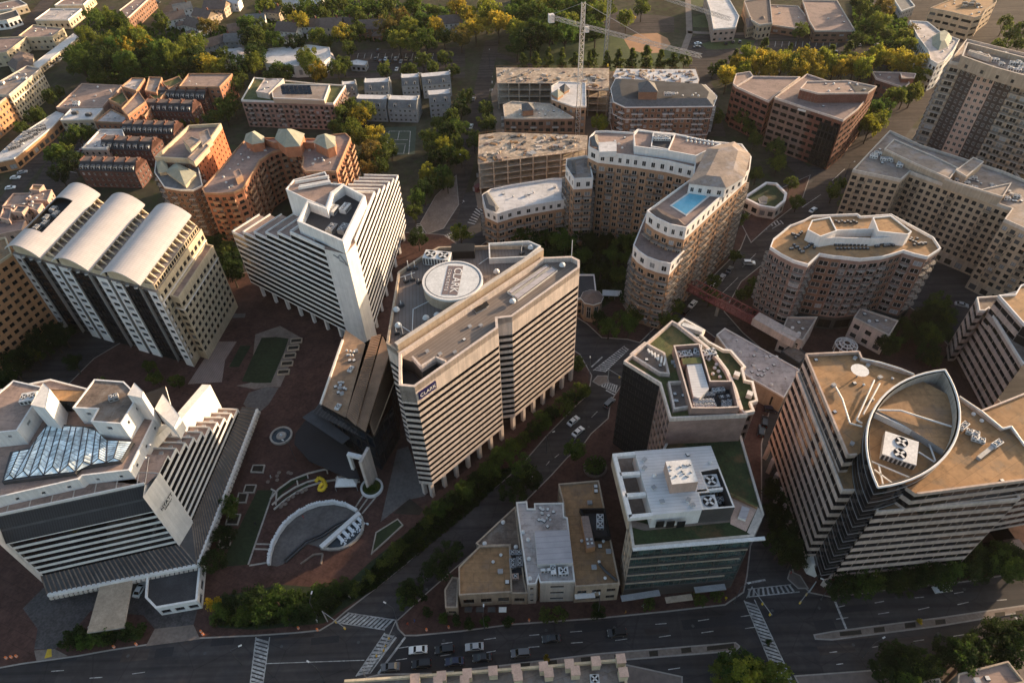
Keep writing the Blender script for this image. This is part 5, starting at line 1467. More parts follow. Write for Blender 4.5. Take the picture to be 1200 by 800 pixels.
def pyramid(b, poly, z, rise, m, part='roof', oh=.4):
    b.nr = getattr(b, 'nr', 0) + 1; part = f'{part}#{b.nr}'; p = ccw(poly); o_ = inset(p, -oh); c = sum(p, Vector((0, 0))) / len(p); mb = b.part(part)
    for k in range(len(p)):
        j = (k + 1) % len(p); mb.face([(*o_[k], z), (*o_[j], z), (*c, z + rise)], m)

# ================================================================ curved apartment block with the roof pool
zt = 40.0
AP = sp('grid', 'brick_tan', fh=3.1, bay=3.3, w=.6, h=.6, s=.22, rec=.13, style='two', frame='frame_white', top=.9, bslab='concrete', brail='frame_dark', bd=1.3, balc=bal_cols(0, 1, k=4), alt=None)
APW = sp('grid', 'stucco_white', fh=3.4, bay=3.6, w=.42, h=.5, s=.25, rec=.13, style='two', frame='frame_white', top=.8)
tower = W(Z('p', '758,249 768,257 785,265 804,269 878,201 880,186 869,171 838,168 816,177 812,210'), zt)
o = Bld('apartment_tower', 'brown brick apartment block curving round a garden with a roof swimming pool', 'building', tower)
def two_tone(bld, poly, z1, lo, hi, hh=4.2, skip=()):
    bld.walls(poly, .14, z1 - hh, lo, skip=skip); bld.walls(poly, z1 - hh, z1 + .8, hi, skip=skip)
two_tone(o, tower, zt, AP, APW); o.roof(tower, zt - .05, 'roof_mauve', ph=.9, cap='stucco_white')
# pool with rim, deck and shallow water
b = o.part('pool_rim'); pl = ccw(W(Z('p', '812.5,223.75 828.75,230.5 803.75,251.25 787.5,241.25'), zt)); b.ring(inset(pl, -.6), pl, zt - .05, zt + .15, 'trim_white')
o.part('pool').flat(pl, zt + .05, 'pool_tile')
pent = W(Z('z7', '830,60 865,10 920,-100 1040,-130 1110,-75 1085,30 1000,80 905,70'), zt + 4)
o.walls(pent, zt - .1, zt + 4.2, APW); hip(o, pent, zt + 4.2, 1.5, 4, 'roof_grey', deck='roof_grey')
hipf = W(Z('z7', '645,190 690,180 790,235 815,262 740,255 680,225'), zt); b = o.part('corner_roof'); hip(o, hipf, zt + .1, 1.4, 1.6, 'roof_shingle', part='corner_roof', oh=0)
step = W(Z('p', '742,289 748,296 758,303 772,308 786,311 805,290 804,269 785,265 768,257 757,252'), 30)
two_tone(o, step, 30, AP, APW, skip=(6, 7, 8)); o.roof(step, 29.9, 'roof_mauve', ph=.9, cap='stucco_white')
for px, py, r, lab in ((757.5, 350, 4.6, 1),):
    g = P(px, py, 9); b = o.part('corner_turret'); b.cyl(g.x, g.y, .14, 9, r, 'brick_tan', 8); b.cyl(g.x, g.y, 9, 9.5, r + .5, 'trim_white', 8); b.cyl(g.x, g.y, 9.5, 11.5, r + .4, 'roof_shingle', 8, .3)
    for i in range(5):
        a = -PI + i * PI / 4 + PI / 8; o.wins.append((Vector((g.x + math.cos(a) * r * .925, g.y + math.sin(a) * r * .925, 4.6)), a + PI / 2, 1.7, 2.8, 'two', 'frame_white', 'glass'))
curve = W(Z('d5', '558,455 605,478 690,488 800,502 930,522 1055,552 1070,500 1175,440 960,392 850,382 790,372 770,388 640,380 590,382 562,410'), zt)
two_tone(o, curve, zt, sp('grid', 'brick_tan', fh=3.1, bay=3.2, w=.6, h=.6, s=.22, rec=.13, style='two', frame='frame_white', top=.9, bslab='concrete', bd=1.2, balc=bal_cols(1, 2, 3, k=7)), APW)
o.roof(curve, zt - .05, 'roof_pink', ph=.8, cap='stucco_white')
pen2 = W(Z('d5', '770,395 790,375 860,382 965,392 1180,437 1062,495 930,470 775,450'), zt + 3); o.walls(pen2, zt - .1, zt + 3, sp('blank', 'stucco_white')); o.roof(pen2, zt + 2.95, 'roof_mauve', ph=.5, cap='stucco_white')
p = W(Z('d5', '860,385 965,395 935,465 850,450'), zt + 3.2); pc = ccw(p); o.part('plant_well').ring(pc, inset(pc, .4), zt + 2, zt + 3.6, 'stucco_white'); o.part('plant_well').flat(inset(pc, .3), zt + 3.0, 'roof_dark')
for x in (885, 918): g = P(550 + x / 4, 60 + 415 / 4, zt + 3); hvac(o.root, g.x, g.y, zt + 3, 5, 3.6, 1.6, -.15, 2, 1)
for i in range(14): g = P(550 + (1020 + (i % 7) * 20) / 4, 60 + (408 + (i // 7) * 14 + (i % 7) * 3) / 4, zt + 3); put('roof_vent', vent_mesh(2), o.root, g)
p = W(Z('d5', '605,430 690,425 690,470 610,475'), zt + 2); o.part('stair_house').prism(p, zt - .1, zt + 2.2, 'stucco_white', 'roof_white')
hip(o, W(Z('d5', '565,405 600,390 612,455 575,445'), zt + .5), zt + .5, 1.5, 1.5, 'roof_slate', part='corner_roof', oh=0)
mid_ = W(Z('d5', '452,545 490,605 580,600 560,500 545,497 455,512'), 32); two_tone(o, mid_, 32, AP, APW); o.roof(mid_, 31.9, 'roof_grey', ph=.8, cap='stucco_white')
hip(o, W(Z('d5', '455,520 495,508 500,575 470,570'), 32.5), 32.5, 1.2, 1.5, 'roof_slate', part='corner_roof', oh=0)
low = W(Z('d5', '60,680 75,745 130,770 210,745 300,727 400,710 485,697 470,650 445,602 390,602 200,632 100,652'), 18.5); two_tone(o, low, 18.5, AP, APW, 3.6); o.roof(low, 18.4, 'roof_white', ph=.8, cap='stucco_white')
hip(o, W(Z('d5', '60,675 90,660 140,735 125,755 80,735'), 19), 19, 1.2, 1.2, 'roof_slate', part='corner_roof', oh=0)
for x, y, k in ((300, 665, 0), (205, 685, 0), (265, 680, 1), (280, 672, 3), (160, 670, 3), (400, 640, 1)): g = P(550 + x / 4, 60 + y / 4, 18.4); put('roof_vent', vent_mesh(k), o.root, g)
scatter_vents(o, W(Z('d5', '630,395 760,395 740,470 650,470'), zt), zt, 5, 9)
o.done()

# pavilion with a domed roof beside the banded slab
g = P(693.7, 349, 9)
o = Bld('corner_pavilion', 'small brick pavilion with an eight sided shingle roof beside the park', 'building', [g.xy])
b = o.part('wall'); b.cyl(g.x, g.y, .14, 9, 3.8, 'brick_tan', 8); b.cyl(g.x, g.y, 9, 9.4, 4.3, 'trim_white', 8)
for i in range(6):
    a = -PI + i * PI / 4 - PI / 8; o.wins.append((Vector((g.x + math.cos(a) * 3.54, g.y + math.sin(a) * 3.54, 2.0)), a + PI / 2, 1.6, 5.5, 'four', 'frame_white', 'glass'))
o.part('roof').cyl(g.x, g.y, 9.4, 11.4, 4.2, 'roof_shingle', 8, .3)
sd_ = W(Z('z7', '230,490 385,490 395,575 335,600 240,610'), 8); o.walls(sd_, .14, 8, sp('grid', 'brick_tan', fh=3.8, bay=3, w=.5, h=.55, s=.2)); o.roof(sd_, 7.9, 'roof_dark', ph=.6, cap='stucco_white')
o.done()
o = thing('bus_shelter', 'long silver roofed shelter between the pavilion and the apartment turret', 'shelter', P(718, 346, 0))
a, c = P(706, 343, 3.2), P(729, 344, 3.2); m_ = MB(); m_.bar(a, c, 3.2, .3, 'white_metal'); build(m_, 'roof', o, a)
for t in (.05, .35, .65, .95): q_ = lerp(a, c, t); m_ = MB(); m_.tube((q_.x, q_.y, .14), (q_.x, q_.y, 3.2), .14, 'metal_grey'); build(m_, 'post', o, (q_.x, q_.y, .14))

# ================================================================ horseshoe apartment block, brown brick
zt = 32.0
hs = W(Z('z8', '8,365 22,328 100,265 165,240 205,218 415,210 432,222 575,212 690,275 772,320 806,372 745,412 690,400 632,382 575,400 530,412 430,422 345,412 300,408 240,398 185,448 120,430 60,400'), zt)
o = Bld('brick_apartments', 'brown brick apartment block with many balconies and a pale roof edge', 'building', hs)
BK = sp('grid', 'brick_pink', fh=3.0, bay=3.1, w=.74, h=.62, s=.18, rec=.13, style='two', frame='frame_white', top=1.2, bslab='concrete', brail='frame_dark', bd=1.3, balc=bal_cols(0, 1, k=3), bstyle='curve')
BK2 = dict(BK); BK2['balc'] = None; BK2['m'] = 'brick_brown'
o.walls(hs, 6, zt, BK, specs={18: BK2, 17: BK2, 11: BK2, 13: BK2}); o.walls(hs, .14, 6, sp('grid', 'panel_charcoal', fh=5, bay=5, w=.8, h=.8, s=.1, glass='glass_matte')); o.roof(hs, zt - .05, 'roof_tan', ph=.9, cap='stucco_white')
for s, z in (('205,235 290,220 322,285 245,312 185,280', zt + 4), ('490,222 575,214 672,288 655,302 515,288', zt + 4.5)):
    p = W(Z('z8', s), z); o.walls(p, zt - .1, z, sp('blank', 'stucco_white')); o.roof(p, z - .05, 'roof_tan', ph=.4, cap='stucco_white')
b = o.part('screen_wall')
for s in ('240,312 300,295 505,290 640,322', '185,285 240,340 300,330 480,335 640,322'):
    l = [P(*t, zt + 1.5) for t in Z('z8', s)]
    for a, c in zip(l, l[1:]): b.bar(a, c, .3, 3.2, 'stucco_white')
r = random.Random(2)
for x0, x1, y0, y1, n in ((310, 470, 350, 368, 18), (500, 590, 345, 358, 9), (100, 220, 345, 385, 14), (110, 160, 290, 320, 7), (660, 740, 315, 350, 12), (380, 500, 280, 292, 6), (310, 420, 240, 246, 8)):
    for i in range(n):
        t = (i + .5) / n; row = i % 2
        g = P(900 + lerp(x0, x1, t) / 4, 200 + lerp(y0, y1, r.random() if n < 15 and x0 != 310 else row) / 4, zt); put('roof_vent', vent_mesh(4 if n > 6 else 1), o.root, g, .1)
for s, z in (('430,648 608,708 565,778 400,692', 9), ('60,758 90,690 230,690 160,800', 9)):
    p = W(Z('z8', s), z); o.walls(p, .14, z, sp('grid', 'concrete_pink', fh=4, bay=4, w=.5, h=.5)); o.roof(p, z - .05, 'roof_grey', ph=.7, cap='concrete_light'); scatter_vents(o, p, z, 4, 3)
o.done()

# ================================================================ tan apartment block with a window grid
zt = 31.0
tg = W(Z('p', '998.7,201 1055,212.5 1065.5,203 1185,246.5 1176,259 1205,272 1300,310 1300,255 1175,203 1078,172 1042,155'), zt)
o = Bld('tan_apartments', 'big tan apartment block gridded with dark windows at the right side', 'building', tg)
TG = sp('grid', 'stone_tan', fh=2.9, bay=2.7, w=.58, h=.6, s=.2, rec=.16, style='two', frame='frame_dark', top=1.0, balc=bal_cols(1, k=5), bslab='stone_tan', brail='frame_dark', bd=1.1)
o.walls(tg, 5, zt, TG); o.walls(tg, .14, 5, sp('grid', 'concrete_tan', fh=5, bay=4, w=.6, h=.6, s=.15)); o.roof(tg, zt - .05, 'roof_grey', ph=1.0, cap='concrete_light')
for s, z in (('z4|545,700 590,655 800,745 890,790 850,840 690,770', zt + 3), ('z4|880,800 960,740 1010,760 930,830', zt + 3.5), ('z8|830,40 1000,90 1140,60 1100,125 950,80', zt + 3.5)):
    k, s = s.split('|'); p = W(Z(k, s), z); o.walls(p, zt - .1, z, sp('blank', 'concrete_tan')); o.roof(p, z - .05, 'roof_grey', ph=.4, cap='concrete_light')
r = random.Random(21)
for i in range(110):
    t = r.random(); g = P(lerp(1015, 1195, t) + r.uniform(-4, 4), lerp(182, 240, t) + r.uniform(-14, 4), zt)
    if inside(g.xy, inset(ccw(tg), 2)):
        if r.random() < .35: hvac(o.root, g.x, g.y, zt + (.0), r.uniform(2.2, 3.6), 1.8, 1.6, -.4, 2, 1)
        else: put('roof_vent', vent_mesh(r.randrange(4)), o.root, g, r.random())
o.done()

# ================================================================ dark and pale striped apartment tower, upper right
zt = 46.0
tw = W(Z('p', '1112,74 1128,77.5 1146,85 1168,90.5 1188,97 1240,112 1300,128 1310,92 1132,48'), zt)
o = Bld('striped_apartment_tower', 'tall apartment tower with dark brown and pale vertical strips, upper right', 'building', tw)
PA = sp('grid', 'concrete_tan', fh=3.0, bay=4.6, w=.62, h=.6, s=.18, rec=.15, style='two', frame='frame_white', top=1, balc=bal_cols(0, k=1), bslab='concrete_light', brail='frame_dark', bd=1.2)
PB = sp('grid', 'brick_char', fh=3.0, bay=2.6, w=.52, h=.55, s=.22, rec=.13, style='two', frame='frame_white', top=1)
PC = sp('grid', 'stucco_pink', fh=3.0, bay=2.8, w=.55, h=.55, s=.22, rec=.13, style='two', frame='frame_white', top=1)
o.walls(tw, .14, zt, PA, specs={0: PA, 1: PB, 2: PC, 3: PB, 4: PA, 8: PA}); o.roof(tw, zt - .05, 'roof_grey', ph=1.0, cap='concrete_light')
pn = W(Z('e8', '235,130 265,50 800,190 760,290 600,245 420,195'), zt + 5); o.walls(pn, zt - .1, zt + 5, sp('grid', 'concrete_tan', fh=5, bay=7, w=.2, h=.45, s=.25, style='one')); pc = ccw(pn)
o.part('plant_floor').flat(pc, zt + 3.0, 'roof_grey'); o.part('parapet').ring(inset(pc, -.05), inset(pc, .6), zt + 2.5, zt + 5.2, 'concrete_tan', 'concrete_light')
for s in ('275,105 380,135', '270,110 395,150', '385,130 400,150'):
    a, c = [P(*t, zt + 4.5) for t in Z('e8', s)]; o.part('parapet').bar(a, c, .5, 2, 'concrete_light')
for x, y, k in ((430, 150, 0), (490, 115, 1), (530, 130, 0), (540, 170, 0), (570, 165, 1), (590, 200, 0), (520, 200, 1), (600, 180, 0), (470, 175, 1), (340, 115, 1), (560, 210, 0)):
    g = P(1080 + x / 5, 40 + y / 5, zt + 4); hvac(o.root, g.x, g.y, zt + 3, 4.0 if k == 0 else 2.6, 2.6, 2.2, -.3, 2 if k == 0 else 1, 1)
o.done()
simple('brown_podium', 'long low brown roofed podium in front of the striped apartment tower', '1072,160 1146,181 1186,192 1205,215 1165,205 1076,172', 6, sp('grid', 'concrete_tan', fh=5, bay=5, w=.5, h=.5), 'roof_pink', cap='concrete_light', vents=6, seed=4)
simple('edge_podium', 'dark decked podium beside the tan apartment block at the right edge', '1183,195 1196,172 1300,205 1300,250 1205,222', 11, sp('grid', 'panel_charcoal', fh=4, bay=6, w=.8, h=.6), 'roof_tan', cap='concrete_light', vents=3, seed=5)

# ================================================================ red brick office
zt = 25.0
rb = W(Z('z4', '30,462 182,352 290,388 508,410 420,515 352,568'), zt)
o = Bld('red_brick_office', 'dark red brick office block with angled roof levels behind the yellow trees', 'building', rb)
RBK = sp('grid', 'brick_red', fh=3.5, bay=4.2, w=.76, h=.5, s=.28, rec=.13, style='two', glass='glass_black', top=1.2)
o.walls(rb, .14, zt, RBK); o.roof(rb, zt - .05, 'roof_mauve', ph=.7, cap='concrete_pink')
lf = W(Z('z4', '-150,410 -70,362 150,365 25,458 5,480'), 21); o.walls(lf, .14, 21, RBK); o.roof(lf, 20.9, 'roof_mauve', ph=.7, cap='concrete_pink')
lf2 = W(Z('z4', '-165,395 -150,350 -85,340 -70,362 -150,410'), 20); o.walls(lf2, .14, 20, RBK); o.roof(lf2, 19.9, 'roof_pink', ph=.7, cap='concrete_pink')
pt_ = W(Z('z4', '150,418 180,385 372,380 508,408 470,438 235,440'), zt + 4.5); o.walls(pt_, zt - .1, zt + 4.5, sp('blank', 'brick_red')); o.roof(pt_, zt + 4.4, 'roof_pink', ph=.5, cap='concrete_pink')
p = ccw(W(Z('z4', '372,382 505,410 480,436 412,432'), zt + 5)); o.part('roof_well').flat(inset(p, .5), zt + 4.6, 'roof_dark')
a0, a1 = [P(*t, zt).xy for t in Z('z4', '255,540 340,570')]; dd = (a1 - a0).normalized(); nq = Vector((dd.y, -dd.x))
p = [a0 + nq * .4, a1 + nq * .4, a1 - nq, a0 - nq]; o.walls(p, 1, zt - 3, sp('grid', 'panel_black', fh=3.5, bay=1.8, w=.9, h=.9, s=.05, rec=.06, style='one', glass='glass_black', top=.3), skip=(1, 3))
o.part('sign_band').bar((*(lerp(P(*Z('z4', '140,512')[0], zt - 1).xy, P(*Z('z4', '180,522')[0], zt - 1).xy, 0) + nq * .1), zt - 1), (*(P(*Z('z4', '178,522')[0], zt - 1).xy + nq * .1), zt - 1), .2, .9, 'trim_white')
scatter_vents(o, pt_, zt + 4.4, 8, 2); scatter_vents(o, rb, zt, 3, 12); o.done()
simple('brick_annex', 'small dark brick annex with a brown flat roof right of the red brick office', '130,510 330,515 395,590 355,622 160,558', 9, sp('grid', 'brick_dark', fh=3.4, bay=4, w=.6, h=.4), 'roof_mauve', key='d7', cap='concrete_pink', vents=2, done=True)
simple('roof_box_annex', 'little raised brick box at the end of the brick annex roof', '330,512 440,520 430,550 340,550', 11.5, sp('blank', 'brick_red'), 'roof_mauve', key='d7', cap='concrete_pink', ph=.4)

# flat-iron block, tan office, school group
o = simple('wedge_building', 'white wedge shaped block with a pale green copper roof at the street fork', '395,150 520,160 590,215 625,240 745,285 700,360 640,430 590,455 540,425 525,360 450,260', 15, sp('grid', 'siding_white', fh=3.2, bay=3, w=.6, h=.55, s=.2, style='two'), 'roof_lilac', key='d7', cap='trim_white', vents=8, seed=3, done=False)
hip(o, W(Z('d7', '560,260 620,225 690,270 660,330 600,350 560,320'), 15), 15, 3, 2.5, 'roof_green_copper', part='copper_roof'); o.done()
o = simple('tan_office', 'tan office with strip windows and a wavy edged flat roof, top right', '540,62 640,20 720,-10 1000,-30 1005,20 930,75 905,115 850,130 760,108 650,82', 13, sp('grid', 'stone_tan', fh=3.8, bay=6, w=.75, h=.4, s=.35), 'roof_tan', key='d7', cap='concrete_tan', vents=9, seed=8, done=False)
scatter_vents(o, W(Z('d7', '700,30 880,0 900,60 720,60'), 13), 13, 0, 4, 6, 'concrete_tan'); o.done()
simple('school', 'brown school building with stepped flat roofs, top right', '940,1 981,2 1002,37 955,37 948,25', 7, sp('grid', 'brick_brown', fh=3.5, bay=5, w=.6, h=.4), 'roof_mauve', cap='concrete_light', vents=3)
simple('school_wing', 'low brown school wing with a wide pale flat roof', '890,6 935,8 950,26 944,36 905,30 893,22', 5, sp('grid', 'brick_brown', fh=3.5, bay=5, w=.6, h=.4), 'roof_pink', cap='concrete_light', vents=5)
simple('school_hall', 'white roofed school hall beside the playing field', '826,-6 851,-6 866,20 862,33 836,35 832,12', 8, sp('grid', 'stucco_pink', fh=3.5, bay=4, w=.5, h=.4), 'roof_white', cap='trim_white')
o = simple('stone_school', 'pale stone school block with gabled bays beside the white roofed hall', '872,2 902,-2 905,28 890,30 880,24', 9, sp('grid', 'stone_tan', fh=3.5, bay=3, w=.5, h=.5), 'roof_shingle', cap='concrete_light', done=False)
for s in ('874,22 882,20 884,30 876,32', '888,20 897,19 899,30 890,31'): p = W(Z('p', s), 7); o.walls(p, .1, 7, sp('grid', 'stone_tan', fh=3.5, bay=2, w=.5, h=.5)); pyramid(o, p, 7, 3, 'roof_shingle', 'gable_roof')
o.done()
simple('field_house', 'grey roofed house between the school and the tan office', '1046,-2 1062,-4 1072,8 1056,14', 6, sp('grid', 'siding_grey', fh=3, bay=3, w=.4, h=.5), 'roof_shingle_grey', cap='siding_white')

# brick block with grey hipped roof
zt = 18
bh = W(Z('p', '733,125 835,124 839,113 826,100 722,93 717,104 720,119'), zt)
o = Bld('hipped_brick_block', 'brick apartment block with a grey hipped roof beside the building site', 'building', bh)
HBK = sp('grid', 'brick_brown', fh=3.0, bay=3.0, w=.5, h=.6, s=.2, rec=.13, style='two', frame='frame_white', top=.8, band=lambda f, n: f in (0, n - 3), bandm='stucco_white', balc=bal_cols(1, 2, k=5), bslab='stucco_white', brail='frame_dark')
o.walls(bh, .14, zt, HBK); hip(o, bh, zt, 2.2, 3.6, 'roof_slate', deck='roof_dark'); o.part('eaves').ring(inset(ccw(bh), -.7), inset(ccw(bh), -.05), zt - .5, zt + .05, 'stucco_white')
p = W(Z('z3', '595,400 665,400 680,440 595,440'), zt + 5); o.walls(p, zt, zt + 6, sp('blank', 'brick_brown')); pyramid(o, p, zt + 6, 3.5, 'roof_slate', 'tower_roof')
scatter_vents(o, W(Z('z3', '700,430 890,430 900,460 700,460'), zt + 3), zt + 3, 5, 4, 2); o.done()

# ================================================================ buildings under construction
def frame_building(name, label, poly, z, nfl, deckm, seed, front_n=9, group=None):
    o = Bld(name, label, 'building site', poly, group)
    p = ccw(poly); fh = z / nfl
    for k in range(1, nfl + 1):
        b = MB(); b.prism(p, k * fh - .35, k * fh, 'bare_slab', deckm if k == nfl else 'bare_slab', bottom=True); build(b, 'floor_slab', o.root, (o.c.x, o.c.y, k * fh))
    b = o.part('core'); b.prism(inset(p, 5.5), 0, z - .4, 'panel_charcoal', top=False)
    b = o.part('columns'); ip = inset(p, .5)
    for i in range(len(ip)):
        a, c = ip[i], ip[(i + 1) % len(ip)]; n = max(1, round((c - a).length / 6))
        for j in range(n): q_ = lerp(a, c, j / n); b.box(q_.x, q_.y, 0, z - .35, .6, .6, 0, 'bare_slab')
    b = o.part('safety_rail')
    for i in range(len(p)):
        a, c = p[i], p[(i + 1) % len(p)]
        for k in range(1, nfl + 1):
            b.bar((*a, k * fh + 1.0), (*c, k * fh + 1.0), .07, .1, 'roof_ochre')
        n = max(1, int((c - a).length / 2.5))
        for j in range(n): q_ = lerp(a, c, j / n); b.box(q_.x, q_.y, z, z + 1.1, .08, .08, 0, 'roof_ochre')
    r = random.Random(seed); ii = inset(p, 2); xs = [q.x for q in ii]; ys = [q.y for q in ii]
    b = o.part('site_debris'); n = 0
    while n < 120:
        q_ = Vector((r.uniform(min(xs), max(xs)), r.uniform(min(ys), max(ys))))
        n += 1
        if not inside(q_, ii): continue
        s_ = r.uniform(.3, 1.6); b.box(q_.x, q_.y, z, z + r.uniform(.15, .9), s_ * r.uniform(1, 3), s_, r.uniform(0, 3), r.choice(('bare_slab', 'debris', 'wood_boards', 'metal_grey', 'roof_ochre', 'concrete_light', 'metal_dark')))
    o.mb['site_debris'] = b
    o.done(); o.root['label'] = label
    for ch in o.root.children:
        if ch.name.split('.')[0] in ('site_debris', 'columns', 'safety_rail'): ch['kind'] = 'stuff'
    return o
frame_building('unfinished_block', 'unfinished concrete frame with a littered tan deck left of the crane mast', W(Z('d5', '125,78 655,80 655,185 560,182 380,150 130,150'), 15), 15, 4, 'debris', 3)
frame_building('unfinished_block', 'unfinished concrete frame with a curved front above the white roofed wing', W(Z('d5', '45,392 140,380 555,395 552,460 430,480 300,495 180,510 40,528'), 16), 16, 5, 'debris', 4)
b = simple('new_brick_wing', 'half built brick wing with a pale roof between the two concrete frames', '158,255 200,238 300,245 380,250 490,315 250,318 165,315', 15, sp('grid', 'brick_brown', fh=3.2, bay=3.4, w=.6, h=.55, s=.2, style='two', balc=bal_cols(1, k=3), bslab='concrete_light'), 'bare_slab', key='d5', ph=.6, cap='concrete_light', base=0, done=False)
p = W(Z('d5', '248,250 298,245 300,275 250,280'), 18); b.walls(p, 15, 18, sp('blank', 'brick_brown')); pyramid(b, p, 18, 2.5, 'roof_slate', 'tower_roof'); scatter_vents(b, W(Z('d5', '200,260 460,270 460,310 200,310'), 15), 15, 12, 6); b.done()
b = simple('white_deck_wing', 'new wing with a white membrane roof and green turret below the crane', '385,165 420,145 545,150 548,262 490,262 385,225', 18, sp('grid', 'brick_tan', fh=3.2, bay=3.4, w=.5, h=.55, s=.2), 'roof_white', key='d5', ph=.5, cap='trim_white', base=0, done=False)
for s, m in (('385,205 415,190 440,205 415,222', 'roof_green_copper'), ('425,175 450,165 468,182 445,195', 'roof_slate')): p = W(Z('d5', s), 19); b.walls(p, 18, 19.5, sp('blank', 'brick_tan')); pyramid(b, p, 19.5, 2.6, m, 'turret_roof')
b.done()
b = frame_building('white_deck_block', 'unfinished block with a bright white deck and upright posts behind the hipped roof', W(Z('d5', '672,118 690,82 835,85 1060,85 1078,135 1070,160 860,160 720,150'), 13), 13, 4, 'roof_white', 9)
# tower cranes
def lattice(mb, a, c, w, n, m, r=.16):
    a, c = Vector(a), Vector(c); d = (c - a).normalized()
    sd = d.cross(Vector((0, 0, 1)))
    if sd.length < .05: sd = Vector((1, 0, 0))
    sd.normalize(); up = sd.cross(d)
    cor = [sd * x * w / 2 + up * y * w / 2 for x, y in ((-1, -1), (1, -1), (1, 1), (-1, 1))]
    for k in cor: mb.tube(a + k, c + k, r, m, 4)
    for i in range(n):
        p, q_ = lerp(a, c, i / n), lerp(a, c, (i + 1) / n)
        for j in range(4):
            mb.tube(p + cor[j], q_ + cor[(j + 1) % 4], r * .75, m, 4); mb.tube(p + cor[j], p + cor[(j + 1) % 4], r * .7, m, 4)
def crane(label, base, zj, ztop, j0, j1, w=2.0, m='crane_white', weight=True):
    o = thing('tower_crane', label, 'crane', base)
    b = MB(); lattice(b, base, (base.x, base.y, zj), w, int(zj / 2.6), m, .15); build(b, 'mast', o)
    b = MB(); lattice(b, (base.x, base.y, zj), (base.x, base.y, ztop), w * .8, 4, m, .2); build(b, 'tower_head', o)
    c = Vector((base.x, base.y, zj)); a, e = Vector(j0), Vector(j1)
    b = MB(); lattice(b, c, e, 1.4, int((e - c).length / 2.4), 'metal_grey', .085); build(b, 'jib', o)
    b = MB(); lattice(b, c, a, 1.4, 5, 'metal_grey', .09); build(b, 'counter_jib', o)
    b = MB(); b.box(a.x, a.y, zj - 2.4, zj + 1.2, 2.6, 2.2, .2, 'stucco_white'); build(b, 'counterweight', o)
    b = MB(); b.box(base.x + 1.8, base.y - 1.6, zj - 2.2, zj + .2, 1.8, 1.8, .2, 'stucco_white'); build(b, 'cab', o)
    b = MB(); t = Vector((base.x, base.y, ztop)); b.tube(t, lerp(c, e, .6) + Vector((0, 0, .9)), .09, 'metal_grey', 4); b.tube(t, a + Vector((0, 0, 1)), .09, 'metal_grey', 4); build(b, 'tie_rod', o)
    g = lerp(c, e, .25); b = MB(); b.tube(g, (g.x, g.y, zj - 14), .06, 'metal_dark', 4); b.box(g.x, g.y, zj - 15, zj - 14, .7, .7, 0, 'yellow_paint'); build(b, 'hook', o)
bs_ = P(676, 165, 0)
crane('white tower crane rising from the middle of the building site', bs_, 57.0, 67, P(646, 20, 57), P(822, 66, 57))
bs2 = P(708.5, 78, 0); z2 = 48.0
crane('second tower crane behind the site with its jib along the top edge', bs2, z2, 56, P(690, -14, z2), P(856, 23, z2), 1.8, 'metal_grey')
# site containers, fence, small plant
for i, (x, y, c_, lab) in enumerate(((562, 222, 'steel_red', 'red site container beside the building site'), (566, 206, 'panel_charcoal', 'dark site container behind the red one'), (1, 1, '', ''))):
    if not c_: continue
    g = P(x, y, 0); o = thing('site_container', lab, 'container', g); b = MB(); b.box(g.x, g.y, .1, 2.7, 6, 2.4, .9, c_); build(b, 'body', o); b = MB(); b.box(g.x - 2.6, g.y - 1.9, .3, 2.4, .1, 1.2, .9, 'metal_grey'); build(b, 'door', o)

# ================================================================ brick blocks on the left: curved balconies, orange flank, planted roof
zt = 24.0
cb = W(Z('d8', '310,425 322,448 400,452 480,445 530,422 590,325 620,272 690,225 760,208 820,218 858,250 848,310 870,332 1035,332 1112,150 1085,125 1020,132 920,155 640,150 560,142 500,205 410,315'), zt)
o = Bld('curved_brick_block', 'orange brick apartment block round a curved court with green pyramid roofs', 'building', cb)
CB = sp('grid', 'brick_orange', fh=2.9, bay=3.0, w=.52, h=.55, s=.22, rec=.13, style='two', frame='frame_dark', top=.9, balc=bal_cols(1, 2, k=3), bslab='brick_tan', brail='brick_tan', bstyle='solid', bd=1.3)
o.walls(cb, .14, zt, CB); o.roof(cb, zt - .05, 'roof_mauve', ph=.6, cap='brick_tan')
for s, z, h in (('705,150 760,195 835,190 858,125 790,100 725,100', zt + 5, 4), ('540,160 580,180 640,170 640,140 590,110 550,125', zt + 4, 3), ('915,170 985,205 1025,190 1025,140 975,125 935,135', zt + 4.5, 3)):
    p = W(Z('d8', s), z); o.walls(p, zt - .1, z, sp('blank', 'brick_orange')); pyramid(o, p, z, h, 'roof_green_copper', 'pyramid_roof')
p = W(Z('d8', '475,330 510,315 525,345 490,365'), zt + 3); o.walls(p, zt - .1, zt + 3, sp('blank', 'brick_tan')); o.roof(p, zt + 2.9, 'roof_pink', ph=.3)
l = [P(*t, zt + 1.6) for t in Z('d8', '640,165 705,190 835,185 915,190')]
for a, c in zip(l, l[1:]): o.part('screen_wall').bar(a, c, .4, 3.2, 'brick_orange')
for x, y, k in ((570, 210, 1), (600, 195, 0), (520, 240, 0), (560, 255, 2), (530, 270, 0), (505, 295, 0), (460, 320, 0), (425, 360, 2), (440, 390, 2), (470, 410, 1), (455, 420, 0), (890, 215, 1), (920, 265, 2), (940, 262, 0), (965, 270, 2), (960, 260, 0), (910, 290, 1), (1000, 285, 0), (970, 215, 1), (985, 212, 3), (650, 215, 1)):
    g = P(170 + x / 4.615, 130 + y / 4.615, zt); put('roof_vent', vent_mesh(k), o.root, g, .3)
o.done()
zt = 26.0
of = W(Z('d8', '58,265 240,92 415,82 283,278'), zt)
o = Bld('orange_flank_block', 'brick apartment block with a bright orange sunlit flank and pale roof walls', 'building', of)
